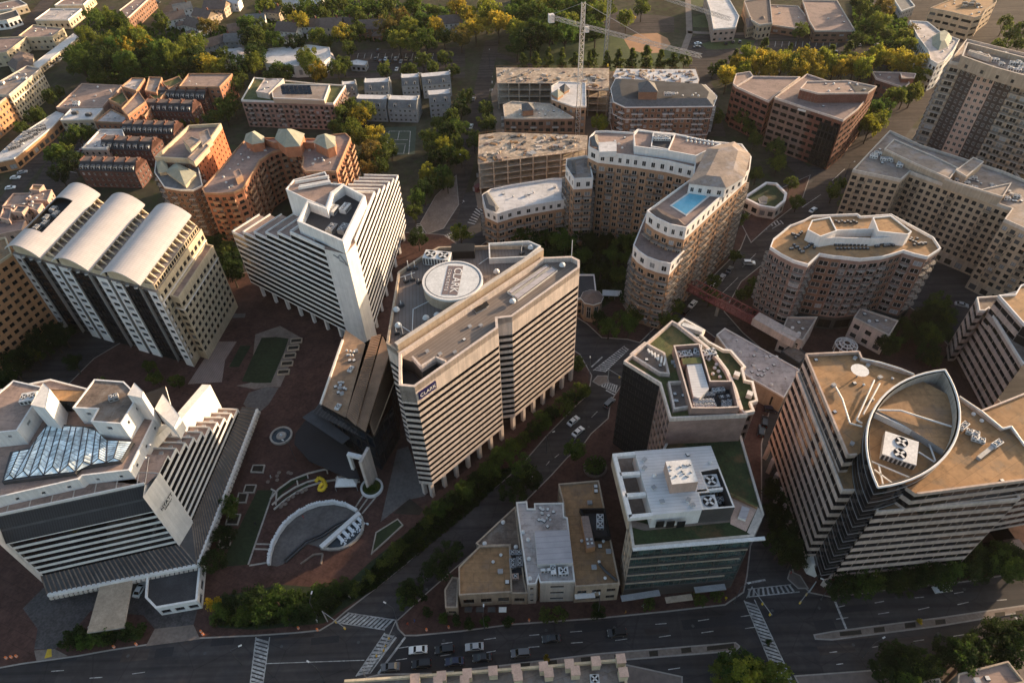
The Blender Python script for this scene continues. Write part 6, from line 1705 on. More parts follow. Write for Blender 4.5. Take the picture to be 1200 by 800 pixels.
OB = sp('grid', 'brick_brown', fh=2.9, bay=2.8, w=.5, h=.55, s=.22, rec=.13, style='two', frame='frame_white', top=1, balc=bal_cols(1, k=2), bslab='concrete_light', brail='frame_dark', bd=1.2)
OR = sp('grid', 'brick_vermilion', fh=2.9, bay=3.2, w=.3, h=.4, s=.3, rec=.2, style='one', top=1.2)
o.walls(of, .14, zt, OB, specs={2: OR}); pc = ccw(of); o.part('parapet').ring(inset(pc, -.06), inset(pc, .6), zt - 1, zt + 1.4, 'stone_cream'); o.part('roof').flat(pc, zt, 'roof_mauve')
for s, z in (('205,160 250,140 300,160 245,205', zt + 4), ('290,120 340,100 360,150 310,190', zt + 3), ('230,255 320,170 345,190 265,275', zt + 2.5)):
    p = W(Z('d8', s), z); o.walls(p, zt, z, sp('blank', 'stone_cream')); o.roof(p, z - .05, 'roof_grey', ph=.3)
ff = W(Z('d8', '60,268 283,280 312,405 260,432 190,430 105,415 52,335'), 23); o.walls(ff, .14, 23, OB, skip=(0,)); o.roof(ff, 22.9, 'roof_shingle_grey', ph=.5, cap='trim_white')
for s in ('110,320 165,275 270,330 215,395', '62,275 110,268 120,320 75,330'): p = W(Z('d8', s), 25); o.walls(p, 22.8, 24.5, sp('blank', 'stone_cream')); pyramid(o, p, 24.5, 2.6, 'roof_green_copper', 'gable_roof')
o.done()
zt = 14.5
gr = W(Z('p', '283,118.5 391,122.5 405,101 370,99 330,95 298,92'), zt)
o = Bld('planted_roof_block', 'five storey tan brick block with planted roof and rows of solar panels', 'building', gr)
o.walls(gr, .05, zt, sp('grid', 'brick_pink', fh=2.9, bay=2.8, w=.55, h=.58, s=.2, rec=.15, style='two', frame='frame_dark', top=.8, balc=bal_cols(1, k=3), bslab='concrete_light')); o.roof(gr, zt - .05, 'sedum', ph=.7, cap='trim_white')
p = W(Z('z2', '70,420 125,395 345,400 320,470 80,460'), zt + 2.5); o.walls(p, zt - .1, zt + 2.5, sp('blank', 'siding_tan')); o.roof(p, zt + 2.45, 'roof_grey', ph=.3, cap='trim_white')
for i in range(5):
    for j in range(7):
        g = P(300 + (125 + j * 20 + i * 2) / 4, (408 + i * 8) / 4, zt + 2.8); m_ = MB() if (i, j) == (0, 0) else m_
        if (i, j) == (0, 0): m_.face([(-1.1, -.7, .2), (1.1, -.7, .2), (1.1, .7, .8), (-1.1, .7, .8)], 'glass_blue'); sm_ = m_.mesh('solar_panel')
        put('solar_panel', sm_, o.root, (g.x, g.y, zt + 2.5), 0)
p = W(Z('z2', '0,430 40,370 130,370 60,440'), zt + 3); o.walls(p, zt - .1, zt + 3, sp('blank', 'concrete_light')); o.roof(p, zt + 2.9, 'roof_lilac', ph=.3); scatter_vents(o, p, zt + 2.9, 4, 2)
scatter_vents(o, gr, zt, 6, 14); o.done()
# ================================================================ left and far blocks
G1 = sp('grid', 'stone_cream', fh=3.0, bay=2.6, w=.5, h=.6, s=.2, rec=.25, style='two', top=1, band=lambda f, n: f == n - 2, bandm='trim_white')
simple('cream_office', 'cream office with tall lit windows at the left edge behind the shops', '11,112 48,81 32,78 -3,98 -30,112', 15, G1, 'roof_grey', cap='concrete_light', ac=5, vents=3, seed=2)
simple('orange_shop_block', 'orange rendered block with small dark windows at the left edge', '-40,152 11,112.5 -3,98.5 -60,130', 14, sp('grid', 'stucco_orange', fh=2.9, bay=2.8, w=.45, h=.5, s=.25, style='two', top=1), 'roof_mauve', cap='stucco_pink', vents=4)
o = Bld('orange_office', 'orange tan office wall with black window bands, lower left edge below the vaults', 'building', W(Z('p', '-90,372 14,298 7,279 -90,300'), 35))
lf = W(Z('p', '-90,372 14,298 7,279 -90,300'), 35)
o.walls(lf, .14, 35, sp('grid', 'stucco_orange', fh=3.1, bay=3.0, w=.6, h=.5, s=.25, rec=.25, style='two', glass='glass_black', top=1.4)); o.roof(lf, 34.9, 'roof_tan', ph=.6, cap='stone_cream'); o.done()
SF = sp('grid', 'stucco_orange', fh=5, bay=4.5, w=.7, h=.55, s=.15, rec=.4, style='two', top=1.4)
o = simple('shop_row', 'long row of shops with a white cluttered roof and orange front at the left edge', '-30,196 16.5,186 60,150 75,134 66,131 24,158 0,180 -40,190', 6, SF, 'roof_white', cap='trim_white', ph=.4, done=False)
scatter_vents(o, W(Z('d3', '40,720 180,560 420,430 470,480 200,690'), 6), 6, 12, 3, 12, 'metal_grey', .7); o.done()
simple('white_roof_store', 'square store with a clean white roof and two dark roof units', '70.6,141 83,128 121,127.5 109,140', 8, sp('grid', 'siding_tan', fh=4, bay=3, w=.6, h=.5, s=.2), 'roof_white', cap='trim_white', ph=.4, ac=2, seed=3, acm='metal_dark')
simple('brown_roof_store', 'wide brown flat roofed store behind the white roofed store', '66,127 96,99 144,101 126,120 120,127', 8, sp('grid', 'brick_pink', fh=5, bay=6, w=.4, h=.4), 'roof_pink', cap='stucco_pink', vents=9, ac=2, seed=7)
b = simple('pink_terraces', 'pink low rise block with roof wells beside the vaulted office', '3,243 16,228 38,227 32,240', 8, sp('grid', 'stucco_pink', fh=3, bay=3, w=.4, h=.5), 'roof_pink', cap='stucco_pink', done=False)
for s, z, rm in (('300,545 380,465 610,430 560,560', 9, 'roof_pink'), ('140,690 210,620 330,625 260,700', 10, 'roof_slate'), ('0,760 40,640 140,650 110,790', 9, 'roof_mauve'), ('350,430 390,370 515,375 460,440', 10, 'roof_tan'), ('330,640 340,590 500,590 440,680', 9, 'roof_grey'), ('-60,860 0,800 300,790 260,900 -40,960', 7, 'roof_mauve')):
    p = W(Z('d4', s), z); b.walls(p, .1, z, sp('grid', 'stucco_pink', fh=3, bay=3, w=.4, h=.5)); b.roof(p, z - .05, rm, ph=.5, cap='stucco_pink')
scatter_vents(b, W(Z('d4', '0,640 380,470 600,440 400,700'), 9), 9, 8, 2); b.done()
# terraced brick flats with stepped roof gardens
TB = sp('grid', 'brick_orange', fh=2.9, bay=3.2, w=.45, h=.5, s=.25, rec=.25, style='two', frame='frame_white', top=.8)
fl = (('510,470 575,432 600,470 570,500', 11, 'sedum', 'moss topped'), ('570,410 620,370 680,372 640,430', 13, 'roof_lilac', 'white topped'), ('570,515 650,430 685,480 600,545', 14, 'roof_pink', 'tall narrow'),
      ('680,430 700,365 760,368 735,440', 12, 'roof_grey', 'grey topped'), ('760,390 840,362 860,385 790,420', 12, 'sedum', 'green topped'), ('620,530 690,490 715,500 680,550', 10, 'sedum', 'small garden topped'),
      ('700,450 760,415 785,430 740,480', 11, 'sedum', 'planted courtyard'), ('840,410 885,350 1090,350 1030,412', 13, 'roof_pink', 'broad wells'), ('445,575 520,515 610,560 595,580', 9, 'roof_lilac', 'low white decked'))
for i, (s, z, rm, nm) in enumerate(fl):
    simple('brick_flats', nm + (' orange brick flats with roof wells and pale rims' if 'wells' in nm else ' orange brick flats in the stepped terrace group'), s, z, TB, rm, key='z1', cap='brick_tan', vents=2 if i in (1, 7, 8) else 0, seed=i, group='stepped brick flats', ph=.9)
simple('pink_flats', 'pink rendered flats with a pale roof below the stepped brick flats', '385,700 470,610 575,610 590,655 520,680 500,700', 10, sp('grid', 'stucco_pink', fh=3, bay=3, w=.4, h=.5), 'roof_lilac', key='z1', cap='trim_white', vents=5, seed=4)
# slate roofed town houses: rows of separate houses
def town_house(px0, px1, depth, h, label, group, wall='brick_dark', roofm='slate_tiles', seed=0, front=1):
    a, c = P(*px0, 0).xy, P(*px1, 0).xy; d = (c - a).normalized(); n = Vector((-d.y, d.x)); L = (c - a).length
    poly = [a, c, c + n * depth, a + n * depth]
    b = Bld('town_house', label, 'house', poly, group)
    b.walls(poly, .02, h, sp('grid', wall, fh=3, bay=2.6, w=.45, h=.5, s=.25, rec=.2, style='two', frame='frame_white', top=.4))
    q = b.part('roof'); ins = depth * .3; rise = 3.0
    A, B_, C_, D_ = [Vector((*p, h)) for p in poly]; n3 = Vector((*n, 0)); up = Vector((0, 0, rise))
    q.face([A - n3 * .3, B_ - n3 * .3, B_ + n3 * ins + up, A + n3 * ins + up], roofm); q.face([C_ + n3 * .3, D_ + n3 * .3, D_ - n3 * ins + up, C_ - n3 * ins + up], roofm)
    q.face([A + n3 * ins + up, B_ + n3 * ins + up, C_ - n3 * ins + up, D_ - n3 * ins + up], 'roof_white' if wall == 'siding_grey' else 'roof_shingle')
    for e in ((A, D_), (B_, C_)):
        pts = [e[0], e[1], e[1] - n3 * ins + up, e[0] + n3 * ins + up]; q.face(pts, wall); q.face(pts[::-1], wall)
        pm = b.part('party_wall'); pm.bar(e[0] + n3 * ins + up + Vector((0, 0, .2)), e[1] - n3 * ins + up + Vector((0, 0, .2)), .5, .6, wall)
    for k in range(2):
        t = (k + .5) / 2; m_ = MB(); p = a + d * L * t + n * (ins * .35); ang = math.atan2(d.y, d.x)
        m_.box(p.x, p.y, h + .3, h + 2.0, 1.3, 1.6, ang, 'siding_white'); g = p - n * .85; m_.box(g.x, g.y, h + .6, h + 1.7, .9, .06, ang, 'glass_black')
        m_.box(p.x, p.y, h + 2.0, h + 2.2, 1.6, 1.8, ang, 'roof_slate'); build(m_, 'dormer', b.root, (p.x, p.y, h))
    g = c + n * depth * .5; m_ = MB(); m_.box(g.x, g.y, h + 2.6, h + 4.4, .8, 1.2, math.atan2(d.y, d.x), wall); build(m_, 'chimney', b.root, (g.x, g.y, h + 2.6))
    b.done()
ordn = ['first', 'second', 'third', 'fourth', 'fifth', 'sixth', 'seventh', 'eighth', 'ninth', 'tenth', 'eleventh', 'twelfth', 'thirteenth', 'fourteenth', 'fifteenth', 'sixteenth', 'seventeenth', 'eighteenth', 'nineteenth', 'twentieth', 'twenty-first', 'twenty-second', 'twenty-third', 'twenty-fourth', 'twenty-fifth', 'twenty-sixth', 'twenty-seventh', 'twenty-eighth', 'twenty-ninth', 'thirtieth']
for (x0, y0, x1, y1, n, nm) in ((189, 133, 247, 135, 5, 'rear row beside the broad roofed flats'), (176, 148, 232, 150, 4, 'second row, facing the rear row'), (151, 174, 211, 176, 5, 'third row behind the pink flats'), (127, 193, 186, 196, 4, 'row in front of the pink flats'), (103, 219, 168, 221, 5, 'nearest row behind the silver vaults')):
    for i in range(n):
        a, c = (lerp(x0, x1, i / n), lerp(y0, y1, i / n)), (lerp(x0, x1, (i + .97) / n), lerp(y0, y1, (i + .97) / n))
        town_house(a, c, 11, 9, f'slate roofed town house, {ordn[i]} from left in the {nm}', 'slate roofed town houses in rows', seed=i)
# grey mansard houses near the tennis court
for i, (x0, y0, x1, y1, d, nm) in enumerate(((430, 123, 458, 122, 13, 'left of two with dormers'), (473, 117, 493, 116, 12, 'with a pointed gable, centre of the group'), (497, 116, 530, 113, 12, 'rear right of the group'), (505, 138, 530, 136, 13, 'nearest the street, right end'), (420, 142, 455, 143, 12, 'nearest the yellow trees'), (457, 143, 490, 144, 12, 'nearest the tennis court'), (405, 124, 420, 123, 9, 'small one at the left end'))):
    town_house((x0, y0), (x1, y1), d, 8, 'grey roofed pale town house, ' + nm, 'grey roofed town houses', 'siding_grey', 'roof_shingle_grey', i)
# market hall with tents
o = simple('market_hall', 'long white roofed hall with tent canopies and trees round it', '309,58 362,53 386,56 388,66 376,76 346,78 310,74', 7, sp('grid', 'siding_white', fh=5, bay=5, w=.4, h=.5), 'roof_white', cap='trim_white', ph=.3, done=False)
for s in ('322,70 340,66 346,74 326,78', '312,68 324,64 322,74 312,76', '372,66 388,60 392,68 378,74', '255,62 280,54 302,60 290,72 262,72'): p = W(Z('p', s), 5); pyramid(o, p, 4, 3, 'roof_lilac', 'tent_roof'); o.walls(p, .1, 4, sp('blank', 'siding_white'))
o.done()
simple('flat_pavilion', 'small white slab roofed pavilion at the corner of the upper car park', '410,72 418,70 431,72 428,77 411,76', 4, sp('grid', 'siding_grey', fh=3, bay=3), 'roof_white', ph=.2)
# gabled houses
def house(px, py, w, d, h, rot, wall, roofm, label, chim=True, wing=None):
    g = P(px, py, h); a = math.radians(rot); c, s_ = math.cos(a), math.sin(a)
    X, Y = Vector((c, s_)), Vector((-s_, c)); ctr = g.xy
    poly = [ctr - X * w / 2 - Y * d / 2, ctr + X * w / 2 - Y * d / 2, ctr + X * w / 2 + Y * d / 2, ctr - X * w / 2 + Y * d / 2]
    b = Bld('house', label, 'house', poly, 'gabled houses among the trees')
    b.walls(poly, .02, h, sp('grid', wall, fh=2.9, bay=3.2, w=.35, h=.5, s=.28, rec=.15, style='two', frame='frame_white', top=.3))
    q = b.part('roof'); rise = d * .36
    A, B_, C_, D_ = [Vector((*p, h)) for p in poly]; y3 = Vector((*Y, 0)); x3 = Vector((*X, 0)); R0_, R1_ = (A + D_) / 2 + Vector((0, 0, rise)), (B_ + C_) / 2 + Vector((0, 0, rise))
    q.face([A - y3 * .6 - x3 * .5 + Vector((0, 0, -.3)), B_ - y3 * .6 + x3 * .5 + Vector((0, 0, -.3)), R1_ + x3 * .5, R0_ - x3 * .5], roofm); q.face([C_ + y3 * .6 + x3 * .5 + Vector((0, 0, -.3)), D_ + y3 * .6 - x3 * .5 + Vector((0, 0, -.3)), R0_ - x3 * .5, R1_ + x3 * .5], roofm)
    wl = b.part('wall')
    for t in ([A, D_, R0_], [B_, C_, R1_]): wl.face(t, wall); wl.face(t[::-1], wall)
    m_ = MB(); p = ctr + X * w * .28; m_.box(p.x, p.y, h + rise * .4, h + rise + 1.4, .9, .9, a, 'brick_red'); build(m_, 'chimney', b.root, (p.x, p.y, h))
    m_ = MB(); p = ctr - Y * (d / 2 + .05); m_.box(p.x, p.y, .1, 2.2, 1.1, .1, a, 'panel_charcoal'); build(m_, 'door', b.root, (p.x, p.y, .1))
    if wing:
        p = ctr - Y * (d / 2 + 2.5) + X * w * .2; pl = [p - X * 3 - Y * 3, p + X * 3 - Y * 3, p + X * 3 + Y * 3, p - X * 3 + Y * 3]; b.walls(pl, .02, 3.2, sp('grid', wall, fh=2.9, bay=3, w=.4, h=.5, top=.3)); hip(b, pl, 3.2, 1.4, 1.6, roofm, part='wing_roof')
    b.done()
for t in ((203, 20, 15, 10, 6, 25, 'siding_white', 'roof_shingle', 'white house with a brown gable, nearest the parked cars', 1), (214, 9, 12, 9, 6, 25, 'siding_white', 'roof_shingle_grey', 'white house with a grey gable behind the brown gabled one', 0),
          (230, 28, 15, 10, 6, -35, 'siding_white', 'roof_shingle', 'white gabled house with a brown roof left of the rust coloured tree', 1), (240, 17, 15, 10, 6, -30, 'siding_tan', 'roof_shingle', 'tan house behind the rust coloured tree', 0),
          (254, 7, 16, 11, 6, -10, 'siding_tan', 'roof_shingle', 'wide tan gabled house near the pale blue roof', 1), (269, 1, 14, 10, 6, 0, 'siding_white', 'roof_white', 'house with a pale blue white roof at the top edge', 0),
          (277, 33, 10, 9, 6, 20, 'siding_white', 'roof_shingle', 'small white house left of the large green tree', 0), (256, 48, 26, 9, 5, 38, 'siding_grey', 'roof_shingle', 'long narrow brown roof among the trees', 0),
          (279, 45, 16, 9, 6, 0, 'siding_grey', 'roof_shingle_grey', 'grey house behind the white flat roof', 1), (339, 33, 15, 11, 6, -15, 'siding_white', 'roof_shingle', 'white house with a dark brown roof above the market hall', 1),
          (365, 28, 13, 10, 6, -10, 'siding_white', 'roof_shingle', 'second white house above the market hall', 1), (389, 28, 14, 11, 7, 0, 'siding_tan', 'roof_shingle', 'tan house with steep gable above the market hall', 0),
          (405, 26, 12, 9, 6, 0, 'siding_white', 'roof_shingle', 'white house right of the steep gabled one', 0), (437, 30, 17, 11, 6, 0, 'brick_brown', 'roof_shingle', 'brick house with a pale roof edge above the car park', 1),
          (528, 24, 15, 10, 6, 5, 'siding_white', 'roof_shingle', 'white house left of the big yellow tree', 1), (300, 22, 12, 9, 6, 10, 'siding_white', 'roof_shingle_grey', 'white house half hidden behind the large green tree', 0), (350, 2, 34, 10, 5, 2, 'siding_white', 'roof_white', 'long white roofed building at the top edge', 0),
          (322, 12, 12, 9, 6, -20, 'siding_tan', 'roof_shingle', 'small tan house under the trees above the white ones', 0)):
    house(*t[:9], wing=t[9])
simple('white_flat_house', 'house with a bright white flat roof among the trees', '251,69 262,58 283,57 289,66 286,74 276,73', 5, sp('grid', 'siding_white', fh=3, bay=4, w=.4, h=.5), 'roof_white', cap='trim_white', ph=.3, vents=1)
simple('brick_terrace', 'long brick apartment terrace beside the parked cars at the top edge', '150,22 140,13 168,-8 180,-6', 9, sp('grid', 'brick_brown', fh=3, bay=3, w=.45, h=.5, style='two'), 'roof_mauve', cap='concrete_light', vents=4)
CT = sp('grid', 'stone_cream', fh=4, bay=4, w=.4, h=.4, s=.3)
simple('shopping_block', 'low shopping block with a brown roof and cream wall at the left edge', '-20,46 32,43.8 8,62 -20,66', 8, CT, 'roof_mauve', cap='stone_cream', vents=4)
simple('shopping_block', 'shopping block with a brown roof above the white arcade', '22,43 39,30 75,34 61,44 33,45', 8, CT, 'roof_pink', cap='stone_cream', vents=5, seed=3)
o = simple('arcade', 'long white topped arcade with square openings along the far street', '37.5,76 86,39.5 92,44 45,80', 4, sp('grid', 'stone_cream', fh=4, bay=3.4, w=.7, h=.7, s=.05, rec=.5, top=.5), 'trim_white', cap='trim_white', ph=.2, done=False); o.done()
o = simple('hip_roof_shop', 'shop with a brown hipped roof at the arcade corner', '9,75 22,61 38,64 38,76 19,83', 5, CT, 'roof_shingle', done=False, ph=0); hip(o, W(Z('p', '9,75 22,61 38,64 38,76 19,83'), 5), 5, 3, 4, 'roof_shingle'); o.done()
simple('pale_store', 'store with a pale lilac striped roof above the arcade', '41,24 59,11 96,11 80,24', 6, CT, 'roof_lilac', cap='trim_white', vents=6, seed=9)
simple('white_store', 'white store with a dark roof at the upper left edge', '-10,20 19,12 23,19 8,24 -10,26', 6, sp('grid', 'siding_white', fh=4, bay=3, w=.6, h=.5), 'roof_dark', cap='trim_white', ph=.5)
simple('corner_store', 'low brown roofed store at the top left corner', '-8,6 22,0 32,6 14,11 -8,14', 5, CT, 'roof_mauve', cap='trim_white', vents=2)
simple('far_store', 'low store with roof vents left of the far houses at the top edge', '64,7 80,-4 110,-5 98,6', 6, CT, 'roof_mauve', cap='trim_white', vents=5)

# ================================================================ park building, footbridge
ok = W(Z('p', '870,233 897,215 910,216 922,228 920,237 909,246 890,243'), 5)
o = Bld('garden_roof_kiosk', 'low eight sided kiosk with a grass roof and thick white rim', 'building', ok)
o.walls(ok, .1, 5, sp('grid', 'concrete_light', fh=4, bay=4, w=.6, h=.6)); o.roof(ok, 4.9, 'sedum_dark', ph=.9, pt=1.0, cap='stucco_white')
p = W(Z('z7', '1155,130 1180,118 1200,128 1195,150 1165,152'), 5.6); o.part('skylight').prism(p, 4.9, 5.8, 'stucco_white', 'roof_slate'); o.done()
a, c, e = P(804, 335, 6.5), P(884, 376, 6.5), P(932, 403, 6.5)
o = thing('footbridge', 'red steel truss footbridge between the pool apartment block and the brown block', 'bridge', (a + c) / 2 - Vector((0, 0, 6.5)))
b = MB(); b.bar(a, c, 4.2, .4, 'steel_red'); build(b, 'deck', o)
d_ = (c - a).normalized(); n_ = Vector((-d_.y, d_.x, 0)) * 2
for sg in (-1, 1):
    b = MB(); L0, L1_ = a + n_ * sg, c + n_ * sg; h_ = Vector((0, 0, 3.0)); b.bar(L0 + h_, L1_ + h_, .35, .4, 'steel_red'); b.bar(L0, L1_, .4, .5, 'steel_red')
    for i in range(13): p, q_ = lerp(L0, L1_, i / 13), lerp(L0, L1_, (i + 1) / 13); b.bar(p, p + h_, .22, .22, 'steel_red'); b.bar(p, q_ + h_, .2, .2, 'steel_red')
    build(b, 'truss', o)
b = MB()
for i in range(14): p = lerp(a, c, i / 13) + Vector((0, 0, 3.0)); b.bar(p - n_, p + n_, .22, .22, 'steel_red')
build(b, 'top_bracing', o)
b = MB(); b.bar(c + Vector((0, 0, 1.3)), e + Vector((0, 0, 1.3)), 4.4, 3.2, 'concrete_pink'); build(b, 'covered_span', o)
for t in (.02, .5, .98): p = lerp(c if t > .5 else a, e if t > .9 else c, 0.5 if t == .5 else (1 if t > .9 else .03)); b = MB(); b.cyl(p.x, p.y, .1, 6.3, .6, 'concrete', 10); build(b, 'pier', o, (p.x, p.y, .1))

# ================================================================ plaza: copper roofed podium hall, spiral, fountains
po = W(Z('c6', '850,110 870,40 1000,130 1060,95 1120,70 1165,110 1200,300 1200,560 1060,790 945,720 865,660 695,560'), 17)
o = Bld('podium_hall', 'low hall with a rust stained flat roof and three ribbed copper roof strips', 'building', po)
o.walls(po, .14, 17, sp('grid', 'panel_black', fh=5, bay=3, w=.85, h=.85, s=.05, rec=.1, style='one', glass='glass_blue', top=.6)); 
fl_ = W(Z('c6', '850,110 870,40 1000,130 1010,140 870,655 695,560'), 17); o.part('roof').flat(ccw(fl_), 17.1, 'copper_dirty')
l = [P(*t, 17.4) for t in Z('c6', '850,110 695,560')]; o.part('parapet').bar(l[0], l[1], .6, .8, 'trim_white')
for s0, s1, dz in (('1050,95 875,650', '1120,75 945,715', .6), ('1130,90 950,712', '1180,200 1010,755', .1), ('1175,230 1040,700', '1215,400 1070,790', -.8)):
    (a0, a1), (c0, c1) = Z('c6', s0), Z('c6', s1); q_ = [P(*t, 17.3 + dz) for t in (a0, a1, c1, c0)]
    b = MB(); b.face(q_, 'copper_dirty'); n = 46
    for i in range(n): t = i / n; b.bar(lerp(q_[0], q_[1], t) + Vector((0, 0, .12)), lerp(q_[3], q_[2], t) + Vector((0, 0, .12)), .42, .35, 'copper_ribs')
    build(b, 'copper_roof', o.root, q_[0])
for x, y, k in ((880, 190, 0), (905, 195, 0), (930, 200, 0), (900, 222, 0), (920, 224, 0), (885, 222, 0), (945, 190, 1), (825, 415, 0), (840, 412, 0), (855, 415, 0), (800, 440, 3), (830, 450, 1), (860, 450, 3), (820, 480, 3), (845, 490, 1), (875, 460, 0), (835, 430, 3), (930, 255, 3), (900, 255, 3)):
    g = P(260 + x / 6, 380 + y / 6, 17.2); put('roof_vent', vent_mesh(k), o.root, g, .4)
for x, y, w_ in ((908, 320, 2.6), (818, 585, 2.4)): g = P(260 + x / 6, 380 + y / 6, 17.3); hvac(o.root, g.x, g.y, 17.15, w_, 1.6, .9, 1.2, 1, 1)
for s, m, z in (('705,575 1050,775 1000,800 640,620', 'roof_dark', 13), ('580,680 650,630 900,800 850,840', 'vault_metal', 10)):
    q_ = [P(*t, z) for t in Z('c6', s)]; b = MB(); b.face([q_[0] + Vector((0, 0, 2)), q_[1] + Vector((0, 0, 2)), q_[2], q_[3]], m)
    n = 16
    for i in range(n + 1): t = i / n; b.bar(lerp(q_[0] + Vector((0, 0, 2)), q_[1] + Vector((0, 0, 2)), t), lerp(q_[3], q_[2], t), .3, .15, 'metal_dark')
    build(b, 'canopy_roof', o.root, q_[0])
ca = W(Z('a2', '185,430 235,365 440,500 485,640 430,640 250,560 180,480'), 6); o.part('dark_canopy').prism(ca, 5.6, 6, 'panel_black', 'asphalt_new', bottom=True)
pyl = W(Z('a2', '522,470 565,590 548,680 528,670 505,560'), 14)
p0, p1 = P(*Z('a2', '520,465')[0], 15), P(*Z('a2', '440,505')[0], 13)
b = o.part('sign_pylon'); c0 = P(*Z('a2', '545,675')[0], .2)
dpy = (P(*Z('a2', '485,660')[0], .2) - c0).normalized()
for k in range(2):
    g = c0 + dpy * (0 if k == 0 else 5.2) + Vector((0, .8, 0)); b.box(g.x, g.y, .14, 15 if k == 0 else 13.5, .9, 5.5 if k == 0 else 1.0, math.atan2(dpy.y, dpy.x), 'concrete_pink' if k == 0 else 'stucco_white')
g = c0 + dpy * 2.6 + Vector((0, .8, 0)); b.box(g.x, g.y, 12.6, 13.6, 6, 1.2, math.atan2(dpy.y, dpy.x), 'stucco_white')
o.done()
# round bed at the pylon foot
def ring_wall(name, label, cat, px, py, r, h, m, fill, t=.6, sx=1.0, group=None, fz=None):
    g = P(px, py, .15); o = thing(name, label, cat, g, group); b = MB(); n = 40
    ou = [Vector((g.x + r * math.cos(2 * PI * i / n), g.y + r * math.sin(2 * PI * i / n))) for i in range(n)]; b.ring(ou, inset(ou, t), .14, .14 + h, m); build(b, 'rim', o)
    b = MB(); b.flat(inset(ou, t * .5), fz or .14 + h * .6, fill); build(b, 'basin' if fill == 'water' else 'soil', o); return o
ring_wall('planter', 'round white rimmed planter at the foot of the plaza sign pylon', 'planter', 436, 572, 3.4, .9, 'stucco_white', 'lawn')
fo = ring_wall('fountain', 'small round fountain with stone rim on the red plaza', 'fountain', 330, 511, 3.6, .7, 'concrete', 'water')
g = P(330, 511, .2); b = MB(); b.cyl(g.x, g.y, .2, .9, 1.9, 'concrete', 20, 1.4); b.cyl(g.x, g.y, .9, 1.5, .5, 'foam', 12, .2); build(b, 'jet', fo)
ring_wall('planter', 'round stone planter holding a spiky plant by the shop corner', 'planter', 697.5, 549, 3.6, 1.0, 'paver_tan', 'soil')
# sunken oval court
def px_curve(key, s): return [P(*t, .15) for t in Z(key, s)]
rim = px_curve('c7', '350,795 355,745 370,690 400,630 440,575 490,530 550,493 620,468 700,460 770,475 825,505 850,540 858,580 850,620 820,660 780,690 730,708 680,712 630,705')
o = thing('oval_court', 'oval sunken court with a white balustrade and dark stone floor on the plaza', 'court', P(360, 630, .15))
b = MB(); fl_ = [p.xy for p in rim] + [p.xy for p in px_curve('c7', '600,690 560,680 480,740 420,790 390,800')]; b.face([(p.x, p.y, .19) for p in ccw(fl_)], 'paver_grey'); build(b, 'floor', o)
b = MB()
for p, q_ in zip(rim[:10], rim[1:11]): b.bar(p + Vector((0, 0, .6)), q_ + Vector((0, 0, .6)), .8, 1.3, 'stucco_white')
build(b, 'balustrade', o)
b = MB(); r = random.Random(3)
for p, q_ in zip(rim[:9], rim[1:10]):
    for i in range(5):
        g = lerp(p, q_, (i + .5) / 5); b.box(g.x, g.y, 1.3, 1.3 + r.uniform(.2, .7), r.uniform(.5, .9), .9, r.random(), 'cloth_white')
k_ = build(b, 'planting', o); k_['kind'] = 'stuff'
b = MB()
for p, q_ in zip(rim[10:], rim[11:]): b.bar(p + Vector((0, 0, .35)), q_ + Vector((0, 0, .35)), .7, .7, 'concrete')
build(b, 'pool_rim', o)
b = MB(); b.face([(p.x, p.y, .32) for p in ccw([p.xy for p in rim[10:]])], 'water'); build(b, 'pool', o)
a, c = px_curve('c7', '632,705 840,520'); b = MB(); b.bar(a + Vector((0, 0, .7)), c + Vector((0, 0, .7)), 1.3, 1.1, 'stucco_white'); build(b, 'weir_wall', o)
b = MB(); sd_ = (c - a).normalized(); out_ = Vector((sd_.y, -sd_.x, 0))
for i in range(5):
    p = lerp(a, c, .38 + .13 * i); b.bar(p + out_ * .8 + Vector((0, 0, .9)), p + out_ * 3.2 + Vector((0, 0, .3)), .9, .3, 'foam')
    for j in range(8): g = p + out_ * (2.4 + r.random() * 1.6) + Vector((r.uniform(-1, 1), r.uniform(-1, 1), 0)); b.box(g.x, g.y, .3, .4 + r.random() * .5, .4, .4, r.random(), 'foam')
k_ = build(b, 'waterfall', o); k_['kind'] = 'stuff'
for s in ('440,780 560,672 640,640 720,585 800,548', '430,770 545,665 625,632 705,578 790,540', '520,790 590,740 640,735 630,790'):
    l = px_curve('c7', s); b = MB()
    for p, q_ in zip(l, l[1:]): b.bar(p + Vector((0, 0, .35)), q_ + Vector((0, 0, .35)), .4, .6, 'metal_dark' if s[0] == '4' else 'paver_tan')
    build(b, 'step', o, l[0])
# curved terraces with white kerbs above the court
o = thing('curved_terrace', 'curved planted terraces edged with pale kerbs between the court and the dark hall', 'terrace', P(330, 575, .15))
b = MB()
for s in ('355,440 400,385 470,335 560,300 640,280 725,275 790,285', '365,470 420,420 490,375 560,345 620,330', '375,495 440,440 500,400 560,370 640,345 740,330 830,345', '360,385 390,400 385,470', '555,305 560,325', '725,275 725,300', '500,340 505,365', '660,280 665,300', '710,322 712,345 840,345'):
    l = px_curve('c7', s)
    for p, q_ in zip(l, l[1:]): b.bar(p + Vector((0, 0, .25)), q_ + Vector((0, 0, .25)), .35, .6, 'concrete_light')
build(b, 'kerb', o)
b = MB(); b.face([(p.x, p.y, .3) for p in ccw([t.xy for t in px_curve('c7', '400,390 470,338 560,305 556,325 500,342 420,400 395,440 385,450')])], 'lawn_dark'); b.face([(p.x, p.y, .3) for p in ccw([t.xy for t in px_curve('c7', '395,460 440,425 500,385 560,345 560,365 500,395 440,435 390,470')])], 'lawn_dark'); build(b, 'planting', o)
